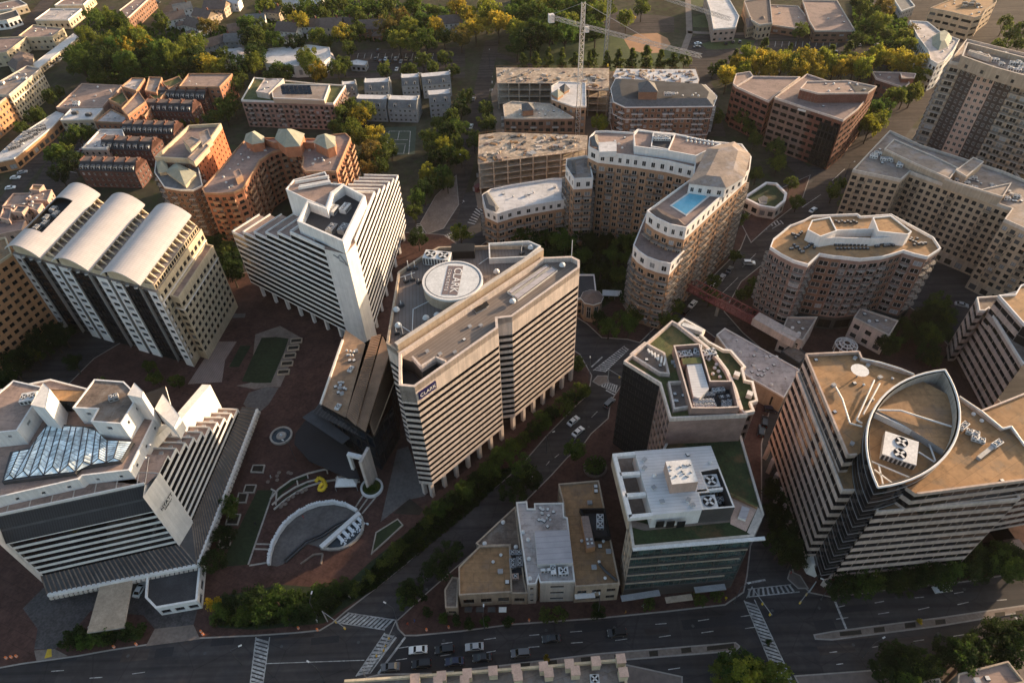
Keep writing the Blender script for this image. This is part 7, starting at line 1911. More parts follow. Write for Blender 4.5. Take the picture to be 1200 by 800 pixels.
# square bed rims on the plaza
for i, (s, lab) in enumerate((('248,295 262,255 328,255 318,298', 'square brick bed with a pale rim alone on the red plaza'), ('208,405 222,362 283,362 268,408', 'square planter at the top of the hotel lawn'), ('168,462 185,405 238,408 225,460', 'second square planter of the hotel lawn row'), ('112,578 130,520 198,520 180,580', 'third square planter, under a yellow tinged tree'), ('72,700 90,640 148,645 135,705', 'lowest square planter of the hotel lawn row'), ('900,740 925,620 1045,545 1075,580 1000,650', 'long angular lawn bed with a pale rim by the road'))):
    p = ccw([t.xy for t in px_curve('c7', s)]); o = thing('planter', lab, 'planter', (p[0].x, p[0].y, .15)); b = MB(); b.ring(p, inset(p, .3), .14, .75, 'concrete'); build(b, 'rim', o); b = MB(); b.flat(inset(p, .2), .5, 'soil' if i != 5 else 'lawn_dark'); build(b, 'soil', o)
for i, t in enumerate(Z('c6', '525,120 505,170 480,225 460,280 435,340')):
    g = P(*t, .16); o = thing('planter', f'{ordn[i]} box planter from the top on the right side of the oval lawn', 'planter', g, 'box planters beside the oval lawn'); b = MB(); p = [Vector((g.x + x, g.y + y)) for x, y in ((-2, -1.3), (2.2, -1.0), (2, 1.3), (-2.2, 1.0))]; b.ring(p, inset(p, .3), .14, .8, 'concrete_tan'); build(b, 'rim', o); b = MB(); b.flat(inset(p, .2), .55, 'soil'); build(b, 'soil', o)
# inflatable yellow sculpture and white market tent
g = P(*Z('a2', '315,675')[0], .15); o = thing('sculpture', 'bright yellow looped sculpture on the plaza terrace', 'sculpture', g)
b = MB(); pts = [(-1.9, .2, 1.9), (-1.2, 1.6, 2.0), (.0, 1.2, 1.4), (.8, .1, 1.6), (1.4, -1.2, 1.8), (.6, -2.4, 1.2), (-.8, -2.0, .9), (-.5, -.8, 1.2), (.5, -.2, 2.0)]
for p, q_ in zip(pts, pts[1:]): b.tube(g + Vector(p), g + Vector(q_), .55, 'yellow_paint', 8)
build(b, 'loop', o); b = MB(); b.cyl(g.x, g.y, .14, 1.4, .3, 'yellow_paint', 10); b.box(g.x, g.y, .14, .3, 2.2, 2.2, .4, 'concrete'); build(b, 'foot', o)
g = P(*Z('a2', '432,675')[0], .15); o = thing('market_tent', 'white ridged market tent next to the yellow sculpture', 'tent', g)
b = MB(); A = [g + Vector(t) for t in ((-3.2, -1.9, 2.6), (3.2, -1.9, 2.6), (3.2, 1.9, 2.6), (-3.2, 1.9, 2.6))]; r0, r1 = g + Vector((-2, 0, 4)), g + Vector((2, 0, 4))
for f in ([A[0], A[1], r1, r0], [A[2], A[3], r0, r1], [A[1], A[2], r1], [A[3], A[0], r0]): b.face(f, 'cloth_white')
for i in range(4): p, q_ = A[i], A[(i + 1) % 4]; b.face([p - Vector((0, 0, .5)), q_ - Vector((0, 0, .5)), q_, p], 'cloth_white')
build(b, 'canopy', o)
for p in A: b = MB(); b.tube((p.x, p.y, .14), p, .08, 'metal_grey'); build(b, 'leg', o, (p.x, p.y, .14))
tm = MB(); tm.cyl(0, 0, 0, .75, .06, 'metal_grey', 6); tm.cyl(0, 0, .75, .8, .6, 'paver_tan', 12); tm = tm.mesh('table_top')
for x, y in ((405, 300), (395, 318), (455, 300), (470, 305), (425, 470), (455, 445), (480, 430), (505, 410), (530, 405), (550, 392), (415, 485), (440, 470), (395, 340), (345, 350)):
    g = P(*Z('c7', f'{x},{y}')[0], .15); o = thing('cafe_table', 'small pale round table on the red plaza beside the curved terraces', 'table', g, 'small tables on the plaza'); t_ = bpy.data.objects.new('table_top', tm); C.objects.link(t_); t_.parent = o
# round white lattice canopy beside the lens office
g = P(992, 404, 4); o = thing('lattice_canopy', 'round white open lattice canopy in the court behind the lens office', 'canopy', (g.x, g.y, .14)); b = MB()
for i in range(10):
    a = 2 * PI * i / 10; p, q_ = Vector((g.x + 3.6 * math.cos(a), g.y + 3.6 * math.sin(a), 4)), Vector((g.x + 1.2 * math.cos(a), g.y + 1.2 * math.sin(a), 5)); b.bar(p, q_, .3, .3, 'trim_white'); b.tube((p.x, p.y, .14), p, .2, 'trim_white')
for r_, z in ((3.6, 4), (1.2, 5), (2.4, 4.5)):
    for i in range(20): a0, a1 = 2 * PI * i / 20, 2 * PI * (i + 1) / 20; b.bar((g.x + r_ * math.cos(a0), g.y + r_ * math.sin(a0), z), (g.x + r_ * math.cos(a1), g.y + r_ * math.sin(a1), z), .35, .35, 'trim_white')
build(b, 'frame', o)
# small shed in the right corner
g = P(1190, 640, 3); o = thing('ventilation_shed', 'small pale roofed shed among the dark trees at the right edge', 'shed', (g.x, g.y, .14)); b = MB(); b.box(g.x, g.y, .14, 3, 5, 4, .1, 'panel_charcoal'); build(b, 'wall', o); b = MB(); b.box(g.x, g.y, 3, 3.3, 4.4, 3.6, .1, 'roof_pink'); build(b, 'roof', o)
for s, lab, z in (('1122,790 1180,775 1200,800 1120,815', 'tan roof corner of a building at the bottom right edge', 9), ('1070,801 1100,795 1105,815 1070,815', 'pale roofed building corner between the bottom trees', 8)):
    simple('roadside_building', lab, s, z, sp('grid', 'concrete_tan', fh=4, bay=4), 'roof_pink', vents=2)
# ================================================================ trees
def crown_mesh(kind, seed):
    r = random.Random(seed); b = MB(); v, f = [], []
    def leaf(p, s):
        n = Vector((r.gauss(0, 1), r.gauss(0, 1), r.gauss(0, 1) + .6)).normalized(); x = n.orthogonal().normalized(); y = n.cross(x)
        a = r.uniform(0, PI); x, y = x * math.cos(a) + y * math.sin(a), y * math.cos(a) - x * math.sin(a)
        i = len(v); k = s * r.uniform(.7, 1.3)
        v.extend([p + x * k, p + y * k * .7, p - x * k, p - y * k * .7]); f.append((i, i + 1, i + 2, i + 3))
    # unit tree: height 1, crown centre .62
    cl = []
    if kind == 'round':
        for i in range(30):
            a, e = r.uniform(0, 2 * PI), r.uniform(-.5, 1); R_ = r.uniform(.16, .42) * math.sqrt(max(.08, 1 - e * e * .75))
            cl.append((Vector((R_ * math.cos(a), R_ * math.sin(a), .60 + e * .30)), r.uniform(.07, .15)))
        cl.append((Vector((0, 0, .62)), .22)); n, s = 66, .031
    elif kind == 'columnar':
        for i in range(20):
            t = i / 19; R_ = .14 * math.sin(PI * min(1, .18 + t * .82)) * r.uniform(.3, 1.1); a = r.uniform(0, 2 * PI)
            cl.append((Vector((R_ * math.cos(a), R_ * math.sin(a), .18 + t * .76)), .105 * (1.15 - t * .75)))
        n, s = 55, .03
    elif kind == 'spread':
        for i in range(26):
            a, R_ = r.uniform(0, 2 * PI), r.uniform(.05, .47); cl.append((Vector((R_ * math.cos(a), R_ * math.sin(a), .62 + r.uniform(-.12, .22) * (1.1 - R_))), r.uniform(.1, .17)))
        n, s = 62, .037
    elif kind == 'shrub':
        for i in range(12):
            a, R_ = r.uniform(0, 2 * PI), r.uniform(0, .5); cl.append((Vector((R_ * math.cos(a), R_ * math.sin(a), r.uniform(.25, .75))), r.uniform(.2, .3)))
        n, s = 45, .085
    elif kind == 'spiky':
        for i in range(16):
            a = 2 * PI * i / 16; 
            for t in (.3, .55, .8, 1): cl.append((Vector((.55 * t * math.cos(a), .55 * t * math.sin(a), .3 + .75 * t - .35 * t * t)), .06))
        n, s = 7, .09
    for c, R_ in cl:
        for k in range(n):
            d = Vector((r.gauss(0, 1), r.gauss(0, 1), r.gauss(0, 1))).normalized() * (R_ * r.uniform(.45, 1.08)); leaf(c + d, s)
    me = bpy.data.meshes.new('crown'); me.from_pydata([tuple(p) for p in v], [], f); me.materials.append(MATS['leaves']); return me
def trunk_mesh(kind, seed):
    r = random.Random(seed); b = MB()
    if kind in ('shrub', 'spiky'): b.tube((0, 0, 0), (0, 0, .4), .05, 'bark', 6, .03)
    else:
        b.tube((0, 0, 0), (0, 0, .42), .028, 'bark', 7, .02)
        for i in range(5):
            a = 2 * PI * i / 5 + r.random(); b.tube((0, 0, .3 + .03 * i), (.2 * math.cos(a) * (.4 if kind == 'columnar' else 1), .2 * math.sin(a) * (.4 if kind == 'columnar' else 1), .58 + .04 * i), .014, 'bark', 5, .006)
    return b.mesh('trunk')
TM = {k: [(crown_mesh(k, 10 * j + i), trunk_mesh(k, j)) for j in range(n)] for i, (k, n) in enumerate((('round', 4), ('columnar', 2), ('spread', 3), ('shrub', 2), ('spiky', 1)))}
COL = {'dark': (.028, .052, .016), 'green': (.065, .115, .025), 'olive': (.14, .175, .033), 'gold': (.32, .27, .04), 'lime': (.20, .235, .035), 'rust': (.18, .145, .045), 'yellow': (.38, .29, .025), 'plum': (.055, .03, .028)}
TREES = []
def tree(px, py, wm, kind, col, label, group, hm=None, cat='tree', z0=.1):
    """(px, py) is where the crown's middle shows; wm is the crown width in metres"""
    hm = hm or {'round': wm * 1.22, 'columnar': wm * 3.0, 'spread': wm * .95, 'shrub': wm * .85, 'spiky': wm}[kind]
    g = P(px, py, hm * (.45 if kind == 'shrub' else .6)); r = RND
    me, tr = r.choice(TM[kind]); o = thing({'shrub': 'shrub', 'spiky': 'plant'}.get(kind, 'tree'), label, cat, (g.x, g.y, z0), group, r.uniform(0, 6.28))
    unit = {'round': .92, 'columnar': .36, 'spread': 1.15, 'shrub': 1.35, 'spiky': 1.1}[kind]
    c = bpy.data.objects.new('crown', me); C.objects.link(c); c.parent = o; c.scale = (wm / unit * r.uniform(.85, 1.15), wm / unit * r.uniform(.85, 1.15), hm * r.uniform(.88, 1.15))
    k = COL[col]; v = r.uniform(.8, 1.25) * (1.7 if kind == 'columnar' else 1); c.color = (k[0] * v * r.uniform(.92, 1.08), k[1] * v, k[2] * v, 1)
    t = bpy.data.objects.new('stem' if kind in ('shrub', 'spiky') else 'trunk', tr); C.objects.link(t); t.parent = o; t.scale = (hm, hm, hm)
    TREES.append((o, wm, kind)); return o
ADJ = {'dark': 'dark green', 'green': 'green', 'olive': 'olive green', 'gold': 'golden green', 'lime': 'light green', 'rust': 'rust brown', 'yellow': 'bright yellow', 'plum': 'dark plum'}
def grove(where, group, kind, s, w, cols_, key='p', cat='tree', hm=None, z0=.1, noun=None):
    pts = Z(key, s); pts.sort(key=lambda t: t[0]); cols_ = cols_.split(); n = len(pts)
    noun = noun or {'round': 'tree', 'columnar': 'slim upright tree', 'spread': 'spreading tree', 'shrub': 'bush', 'spiky': 'spiky plant'}[kind]
    for i, (x, y) in enumerate(pts):
        col = cols_[(i * 7 + i // 3) % len(cols_)]
        lab = f'{ADJ[col]} {noun}' + (f', {ordn[i]} from left' if n > 1 else '') + f' {where}'
        tree(x, y, w * RND.uniform(.85, 1.18), kind, col, lab, group if n > 1 else None, hm, cat, z0)
grove('along the road below the banded slab', 'street trees below the banded slab', 'round', '668,468 660,478 645,487 634,496 624,505 612,516 600,527 588,538 574,551 560,562 546,574 532,585 518,595 680,458', 6.6, 'green dark green')
grove('on the grass strip of the diagonal road', 'trees on the grass strip', 'spread', '500,612 484,628 468,640 450,660 432,676 416,690 505,600 460,652', 5.2, 'dark green green')
grove('at the edge of the shop block', 'trees beside the shops', 'round', '624,562 602,578 673,527 527,646 512,668 476,700 484,692 614,548', 7.5, 'green dark dark')
grove('in the thicket by the avenue pavement', 'trees in the avenue thicket', 'spread', '258,718 272,706 285,722 296,702 308,716 322,700 334,718 346,702 358,714 370,696 380,706 390,692 404,686', 7.4, 'green dark green')
grove('beside the thicket by the avenue', None, 'shrub', '252,708', 4.5, 'yellow')
grove('in the hotel lawn planters', 'small trees in the hotel planters', 'round', '272,600 262,628 250,658 268,588', 6, 'dark dark green')
for i, (x, y) in enumerate(((266, 588), (252, 622))): tree(x, y, 1.6, 'shrub', 'yellow', f'small bright yellow flowering bush in the {("upper", "lower")[i]} hotel lawn planter', None, cat='bush')
grove('on the hotel forecourt island', 'forecourt hedge bushes', 'shrub', '84,750 96,754 108,750 120,748 132,745 145,744 158,741 100,744 114,742 90,743', 5, 'dark dark green', cat='bush')
grove('in the garden behind the banded slab', 'garden trees behind the banded slab', 'spread', '640,276 658,264 676,268 694,262 710,258 728,260 744,268 690,282 712,280 734,284 752,282 682,300 720,300 740,306 662,286 624,284 612,276 704,316 726,322 744,330 650,298 735,340', 10, 'green dark green')
grove('beside the round turret', 'trees round the turret', 'round', '702,375 714,384 726,374 738,382 746,366 776,372 790,360 785,378', 7, 'dark green dark')
grove('in the court right of the brown block', 'trees in the brown block court', 'round', '1101,356 1092,372 1080,384 1068,396 1058,386 1112,372 1088,396 1076,372 1045,400 1105,392', 9, 'green dark dark')
grove('in the court behind the lens office', 'court trees behind the lens office', 'round', '1038,408 1084,412 1094,420', 7, 'dark')
grove('along the avenue below the lens office', 'avenue trees below the lens office', 'round', '984,690 996,684 1010,686 1024,680 1040,676 1054,680 1070,674 1086,672 1100,674 1116,666 1132,664 1146,668 1160,658 1174,662 1190,656 1200,664 1140,654 1168,650', 8, 'dark dark green dark')
grove('in the dark strip left of the lens office', 'trees left of the lens office', 'round', '908,600 918,622 926,640 914,642 932,612 922,590 905,575 928,655', 8, 'dark')
grove('at the bottom edge of the avenue', 'trees at the bottom edge', 'round', '846,790 862,782 880,778 894,788 872,792 905,796', 8, 'olive green lime')
grove('in the lower right corner', 'trees in the lower right corner', 'round', '1040,786 1054,774 1072,780 1088,786 1108,766 1122,772 1150,758 1166,748 1182,758 1176,776 1192,744 1062,792 1138,768', 8.5, 'dark dark green')
grove('in the dark strip below the left orange office', 'trees left of the vaulted office', 'round', '4,440 16,432 28,424 40,416 52,408 64,400 12,420 30,408 46,398 60,386 72,392 8,452 86,425', 8, 'dark')
grove('between the vaults and the striped tower', 'trees between vaults and tower', 'round', '254,283 266,294 276,306 262,308 272,320 285,296 250,298', 9, 'dark')
grove('in the hotel rear court', 'trees in the hotel rear court', 'round', '176,430 182,442 120,450 206,446', 5.5, 'dark')
grove('in front of the planted roof block', 'yellowing trees by the planted roof block', 'round', '411,128 403,138 420,136 396,148 412,150 404,158 428,132', 10.5, 'gold lime olive')
grove('left of the tennis court', 'trees left of the tennis court', 'round', '424,166 440,162 452,168 434,180 448,182 458,176 432,196 446,196 424,186', 9.5, 'olive gold rust green')
grove('right of the tennis court', 'trees right of the tennis court', 'round', '515,146 530,140 512,160 526,158 538,152 506,174 520,174 534,170 510,188 526,186 540,182 500,162 540,128 546,116 502,204 518,204', 10, 'green olive dark lime')
grove('beside the crossing behind the striped tower', 'trees by the tower crossing', 'round', '488,236 497,226 486,250 504,216 524,214 540,276 490,280', 9, 'olive rust dark green')
grove('along the lower edge of the upper car park', 'car park trees', 'round', '402,74 452,84 480,83 496,74 506,82 522,70 530,82 408,58 396,84 335,88 372,88', 10, 'olive green lime')
grove('left of the street crossing', 'big pair of trees by the far street', 'spread', '557,33 584,30', 24, 'gold', hm=19)
grove('in front of the big golden pair', None, 'spread', '570,16', 20, 'lime')
grove('in the wood behind the left shops', 'wood behind the left shops', 'round', '100,60 110,74 122,64 134,74 118,82 96,78 92,68 140,60 150,78 128,52 104,48 112,30 124,24 140,26 152,42 165,50 176,54 168,70 186,64 180,78 198,60 206,72', 15, 'green dark olive green')
grove('with a yellow crown in the left wood', 'yellow crowned trees in the left wood', 'round', '150,48 160,44 148,60 172,52', 14, 'gold olive')
grove('at the end of the long narrow roof', 'trees by the long narrow roof', 'round', '228,48 224,60 232,70 216,66 240,74 226,78', 14, 'gold olive dark')
grove('among the gabled houses', 'rust trees among the houses', 'round', '244,32 190,28', 12, 'rust')
grove('beside the white flat roofed house', 'trees by the white flat roofed house', 'round', '290,28 300,66 296,76 264,66 280,80 290,44 256,80 306,30', 13, 'olive green dark')
grove('around the market hall', 'trees around the market hall', 'round', '306,58 300,72 304,44 322,50 296,50 360,66 364,78 374,86 346,50 382,50 330,84 318,90', 12, 'green gold olive dark')
grove('between the top edge houses', 'trees between the top edge houses', 'round', '312,6 326,4 340,14 358,12 374,8 388,10 402,6 416,14 380,18 420,34 410,42 350,24 372,42 420,22 400,40', 12, 'olive green gold dark')
grove('above the upper car park', 'wood above the upper car park', 'round', '430,10 446,14 452,30 460,42 470,22 484,10 478,34 490,44 496,24 508,14 510,36 520,42 468,50 484,52 500,50 534,8 540,44 546,18 455,8', 13, 'green olive gold green rust')
grove('in the wood at the top centre', 'wood at the top centre', 'round', '600,22 606,38 612,10 624,20 630,36 640,14 648,28 656,12 664,32 676,18 690,28 700,14 668,6 622,46 644,42 662,42 606,52 684,10 698,36 650,6', 15, 'green dark green olive')
grove('behind the construction site', 'row of slim trees behind the building site', 'columnar', '613,72 628,70 643,70 659,70 674,69 690,72 695,66 711,70 725,68 740,70 757,68 774,70 789,70', 7.5, 'lime olive lime', hm=14)
grove('beside the playing field paths', 'trees by the playing field', 'round', '734,24 700,24 712,12 752,10', 13, 'olive green')
grove('at the end of the slim tree row', 'plum trees by the school drive', 'round', '802,72 846,78 836,82', 8, 'plum')
grove('behind the red brick office', 'golden trees behind the red brick office', 'round', '852,92 866,80 876,70 886,78 896,70 908,76 918,72 930,78 942,74 954,76 966,72 978,78 990,76 1002,78 1012,76 1024,70 1036,68 1048,74 1060,72 1070,76 1078,88 872,84 902,84 934,86 960,84 984,84 1012,84', 13, 'gold gold lime gold')
grove('between the golden trees and the school', 'slim trees by the school', 'columnar', '876,58 896,54 926,60 944,62 974,62 994,60 862,66', 7, 'gold lime', hm=14)
grove('by the school car park', 'trees by the school car park', 'round', '1010,12 1022,20 1030,30 1016,34 1040,40 1050,52 1060,48 1046,62 1058,60 1066,44 1005,46 1034,14 938,38 1010,2', 12, 'olive green dark rust')
grove('at the foot of the red brick office', 'trees at the foot of the red brick office', 'round', '1012,142 1024,132 1036,126 1048,116 1060,112 1070,110 1018,152 1030,142', 11, 'olive lime green')
grove('left of the red brick office', 'trees left of the red brick office', 'round', '838,136 866,128 878,150 884,164 908,178 872,140 912,190', 9, 'dark green olive')
grove('on the avenue right of the wedge building', 'trees right of the wedge building', 'round', '1172,56 1184,42 1196,50 1200,36 1176,30', 10, 'olive gold')
grove('on the building site', 'trees on the building site', 'round', '556,166 570,142 702,144 568,130', 9, 'lime green')
grove('on the left shop parking', 'trees on the left shop parking', 'round', '74,178 84,188 92,160 100,156 66,182 80,166 70,204 38,136 46,136 24,150 66,108 60,116', 10, 'dark green dark olive')
grove('between the brick flats and the planted roof block', 'trees behind the brick flats', 'round', '270,112 276,102 262,122 274,126 264,134 282,92 250,138', 8.5, 'gold lime olive')
grove('in front of the broad roofed brick flats', 'trees above the brick flats', 'round', '112,92 124,96 138,94 150,90 164,88', 10, 'olive lime green')
grove('between the town house rows', 'bushes between the town house rows', 'shrub', '182,146 200,148 214,146 172,148 134,190 148,192 162,190 178,186 228,144', 6, 'olive gold green', cat='bush')
grove('on the street behind the lower right blocks', 'trees by the upper right street', 'round', '984,216 962,262 992,238 976,226', 7, 'olive green')
grove('round the garden roof kiosk', 'trees round the garden roof kiosk', 'round', '886,206 934,238 868,258 926,216 856,200', 7, 'dark green')
grove('on the road island by the pool block', 'trees by the pool block', 'round', '862,300 836,330 872,344 884,338 832,348', 6.5, 'green dark')
grove('at the shop corner by the zebra crossing', 'bushes at the shop corner', 'shrub', '520,724 534,728 550,730 568,728 500,718 596,728', 3.4, 'dark green', cat='bush')
grove('by the glass office pavement', 'street trees by the glass office', 'round', '640,722 656,720 760,708 820,702 840,698 700,716', 4.4, 'dark')
grove('in the round planter by the shop corner', None, 'spiky', '697,545', 5.5, 'green', hm=4)
grove('on the pavement near the white car', 'small trees on the pavement near the white car', 'round', '684,458 678,428 677,425', 4.5, 'green olive')
grove('in the flower beds of the centre strip', 'plants in the centre strip', 'shrub', '1078,728 640,772 900,752', 2.0, 'yellow dark', cat='plant')
grove('in the raised bed beside the curved terraces', 'bushes in the round bed', 'shrub', '433,574 440,572', 3, 'green', cat='bush')
# ground cover that nobody could count
def groundcover(name, label, polys, n, h, col, seed, z=.16):
    r = random.Random(seed); v, f = [], []
    for poly in polys:
        p = ccw(poly); xs = [q.x for q in p]; ys = [q.y for q in p]; k = 0; tries = 0
        while k < n and tries < n * 6:
            tries += 1; q = Vector((r.uniform(min(xs), max(xs)), r.uniform(min(ys), max(ys))))
            if not inside(q, p): continue
            k += 1; s = h * r.uniform(.5, 1.3); a = r.uniform(0, PI); i = len(v); d = Vector((math.cos(a), math.sin(a), r.uniform(-.4, .4))) * s * .8; u_ = Vector((r.uniform(-.5, .5), r.uniform(-.5, .5), 1)) * s; b_ = Vector((q.x, q.y, z))
            v.extend([b_ - d, b_ + d, b_ + d * .6 + u_, b_ - d * .6 + u_]); f.append((i, i + 1, i + 2, i + 3))
    me = bpy.data.meshes.new(name); me.from_pydata([tuple(p) for p in v], [], f); me.materials.append(MATS['leaves'])
    o = bpy.data.objects.new(name, me); C.objects.link(o); o.color = (*COL[col], 1); tag(o, label, 'ground cover', None, 'stuff')
groundcover('ground_cover', 'low grasses on the verge below the banded slab', [ground_px('440,660 500,605 560,555 605,548 560,592 500,642 440,690 410,705')], 2600, .7, 'dark', 1)
groundcover('undergrowth', 'dark undergrowth of the garden behind the banded slab', [ground_px('605,290 642,262 700,256 750,262 745,300 735,340 690,370 668,335')], 2600, 1.1, 'dark', 2)
groundcover('undergrowth', 'low scrub under the far woods and gardens', [ground_px('92,88 130,20 180,35 235,20 300,50 300,88 220,92'), ground_px('300,50 430,50 545,50 545,10 430,0 300,5'), ground_px('600,52 700,48 700,0 600,0'), ground_px('1000,50 1070,60 1060,20 1000,0')], 2200, 1.6, 'green', 3, 0.02)
groundcover('undergrowth', 'dark planting under the avenue trees below the lens office', [ground_px('975,692 1060,680 1200,662 1200,650 1060,666 975,682'), ground_px('905,570 930,570 935,660 918,660'), ground_px('250,735 300,735 385,722 420,690 380,690 300,712 252,712')], 900, .8, 'dark', 4)

# beyond the 295 trees that show largest, the small far ones are one mass
def thin_trees(keep=295):
    rows = []
    for o, wm, kind in TREES:
        if kind in ('shrub', 'spiky'): continue
        x, y, k = proj(o.location); vis = -30 < x < 1230 and -30 < y < 860
        rows.append((wm / k if vis else 0, o))
    rows.sort(key=lambda t: -t[0]); r = random.Random(5); v, f, mi = [], [], []
    small = rows[keep:]; cols_ = {}
    for _, o in small:
        for ch in list(o.children):
            me = ch.data; M = Matrix.Translation(o.location) @ Matrix.Rotation(o.rotation_euler.z, 4, 'Z') @ Matrix.Diagonal((*ch.scale, 1)); base = ch.name.split('.')[0]
            pick = me.polygons if base == 'trunk' else [p for p in me.polygons if r.random() < .5]
            for p in pick:
                i = len(v); cs = [M @ me.vertices[k].co for k in p.vertices]
                if base == 'crown': c = sum(cs, Vector()) / len(cs); cs = [c + (q - c) * 1.4 for q in cs]
                v.extend(tuple(q) for q in cs); f.append(tuple(range(i, i + len(cs)))); mi.append(1 if base == 'trunk' else 0)
            bpy.data.objects.remove(ch)
        bpy.data.objects.remove(o)
    if not f: return
    me = bpy.data.meshes.new('distant_trees'); me.from_pydata(v, [], f); me.materials.append(MATS['leaves']); me.materials.append(MATS['bark']); me.polygons.foreach_set('material_index', mi)
    o = bpy.data.objects.new('distant_trees', me); C.objects.link(o); o.color = (.085, .12, .03, 1); tag(o, 'small far trees filling gaps between roofs and woods', 'trees', None, 'stuff')
thin_trees()
# ================================================================ vehicles
def car_meshes(kind):
    L, Wd, H1, H2 = {'sedan': (4.7, 1.82, .78, 1.42), 'suv': (4.8, 1.92, .98, 1.75), 'van': (5.4, 2.0, 1.1, 2.1)}[kind]
    prof = {'sedan': [(-.5, .34), (-.5, .72), (-.47, .92), (-.27, .97), (.2, .98), (.44, .86), (.5, .66), (.5, .34)], 'suv': [(-.5, .38), (-.5, .95), (-.49, 1.02), (-.2, 1.04), (.22, 1.05), (.45, .98), (.5, .8), (.5, .38)], 'van': [(-.5, .38), (-.5, 1.1), (-.49, 1.12), (-.2, 1.14), (.3, 1.14), (.47, 1.0), (.5, .8), (.5, .38)]}[kind]
    b = MB(); y0 = Wd / 2
    def ring(y, k): return [(x * L, y, z if i in (0, len(prof) - 1) else z) for i, (x, z) in enumerate(prof)]
    for ya, yb, in ((-y0, y0),):
        n = len(prof)
        for i in range(n - 1):
            (x0, z0), (x1, z1) = prof[i], prof[i + 1]; b.face([(x0 * L, y0, z0), (x0 * L, -y0, z0), (x1 * L, -y0, z1), (x1 * L, y0, z1)][::-1], 'car_paint')
        b.face([(x * L, -y0, z) for x, z in prof][::-1], 'car_paint'); b.face([(x * L, y0, z) for x, z in prof], 'car_paint')
    zt_ = {'sedan': 1.42, 'suv': 1.75, 'van': 2.1}[kind]; zb_ = prof[4][1] - .02
    c0, c1, r0, r1 = {'sedan': (-.36, .24, -.22, .08), 'suv': (-.485, .26, -.44, .1), 'van': (-.488, .36, -.47, .22)}[kind]
    cab = MB(); yi, yo = y0 * .76, y0 * .95
    lo = [(c0 * L, -yo, zb_), (c1 * L, -yo, zb_), (c1 * L, yo, zb_), (c0 * L, yo, zb_)]; hi = [(r0 * L, -yi, zt_), (r1 * L, -yi, zt_), (r1 * L, yi, zt_), (r0 * L, yi, zt_)]
    for i in range(4): j = (i + 1) % 4; cab.face([lo[i], lo[j], hi[j], hi[i]], 'glass_car')
    rf = MB(); rf.prism([(r0 * L - .04, -yi - .03), (r1 * L + .04, -yi - .03), (r1 * L + .04, yi + .03), (r0 * L - .04, yi + .03)], zt_ - .03, zt_ + .04, 'car_paint', bottom=True)
    for i in range(4): rf.bar(Vector(lo[i]), Vector(hi[i]), .1, .1, 'car_paint')
    wh = MB(); wh.tube((0, -.12, 0), (0, .12, 0), .34, 'rubber', 12); rim = MB(); rim.tube((0, -.135, 0), (0, .135, 0), .2, 'metal_grey', 10)
    hl = MB(); hl.box(0, 0, -.07, .07, .08, .36, 0, 'lamp_clear', bottom=True); tl = MB(); tl.box(0, 0, -.08, .08, .08, .34, 0, 'lamp_red', bottom=True)
    return dict(body=b.mesh('body'), cabin=cab.mesh('windows'), roof=rf.mesh('roof'), wheel=wh.mesh('wheel'), rim=rim.mesh('rim'), hl=hl.mesh('headlight'), tl=tl.mesh('taillight'), L=L, W=Wd, zf=prof[-2][1] - .02, zr=prof[1][1])
CM = {k: car_meshes(k) for k in ('sedan', 'suv', 'van')}
PAINT = {'white': (.75, .75, .74), 'silver': (.38, .38, .39), 'grey': (.12, .12, .125), 'black': (.012, .012, .014), 'dark blue': (.015, .02, .05), 'red': (.3, .03, .025), 'tan': (.30, .25, .18)}
def car(px, py, ang, kind, paint, label, group=None, z=.02):
    g = P(px, py, .6); m = CM[kind]; L, Wd = m['L'], m['W']
    o = thing('car' if kind != 'van' else 'delivery_van', label, 'car' if kind != 'van' else 'van', (g.x, g.y, z), group, math.radians(ang))
    def ch(n, me, loc, par=None, color=None):
        c = bpy.data.objects.new(n, me); C.objects.link(c); c.parent = par or o; c.location = loc
        if color: c.color = (*color, 1)
        return c
    k = PAINT[paint]; ch('body', m['body'], (0, 0, 0), color=k); ch('windows', m['cabin'], (0, 0, 0)); ch('roof', m['roof'], (0, 0, 0), color=k)
    for x in (-.31, .31):
        for y in (-1, 1): w_ = ch('wheel', m['wheel'], (x * L, y * (Wd / 2 - .1), .34)); ch('rim', m['rim'], (0, 0, 0), w_)
    for y in (-1, 1): ch('headlight', m['hl'], (L / 2 - .02, y * Wd * .34, m['zf'])); ch('taillight', m['tl'], (-L / 2 + .02, y * Wd * .34, m['zr']))
AV = 3.5
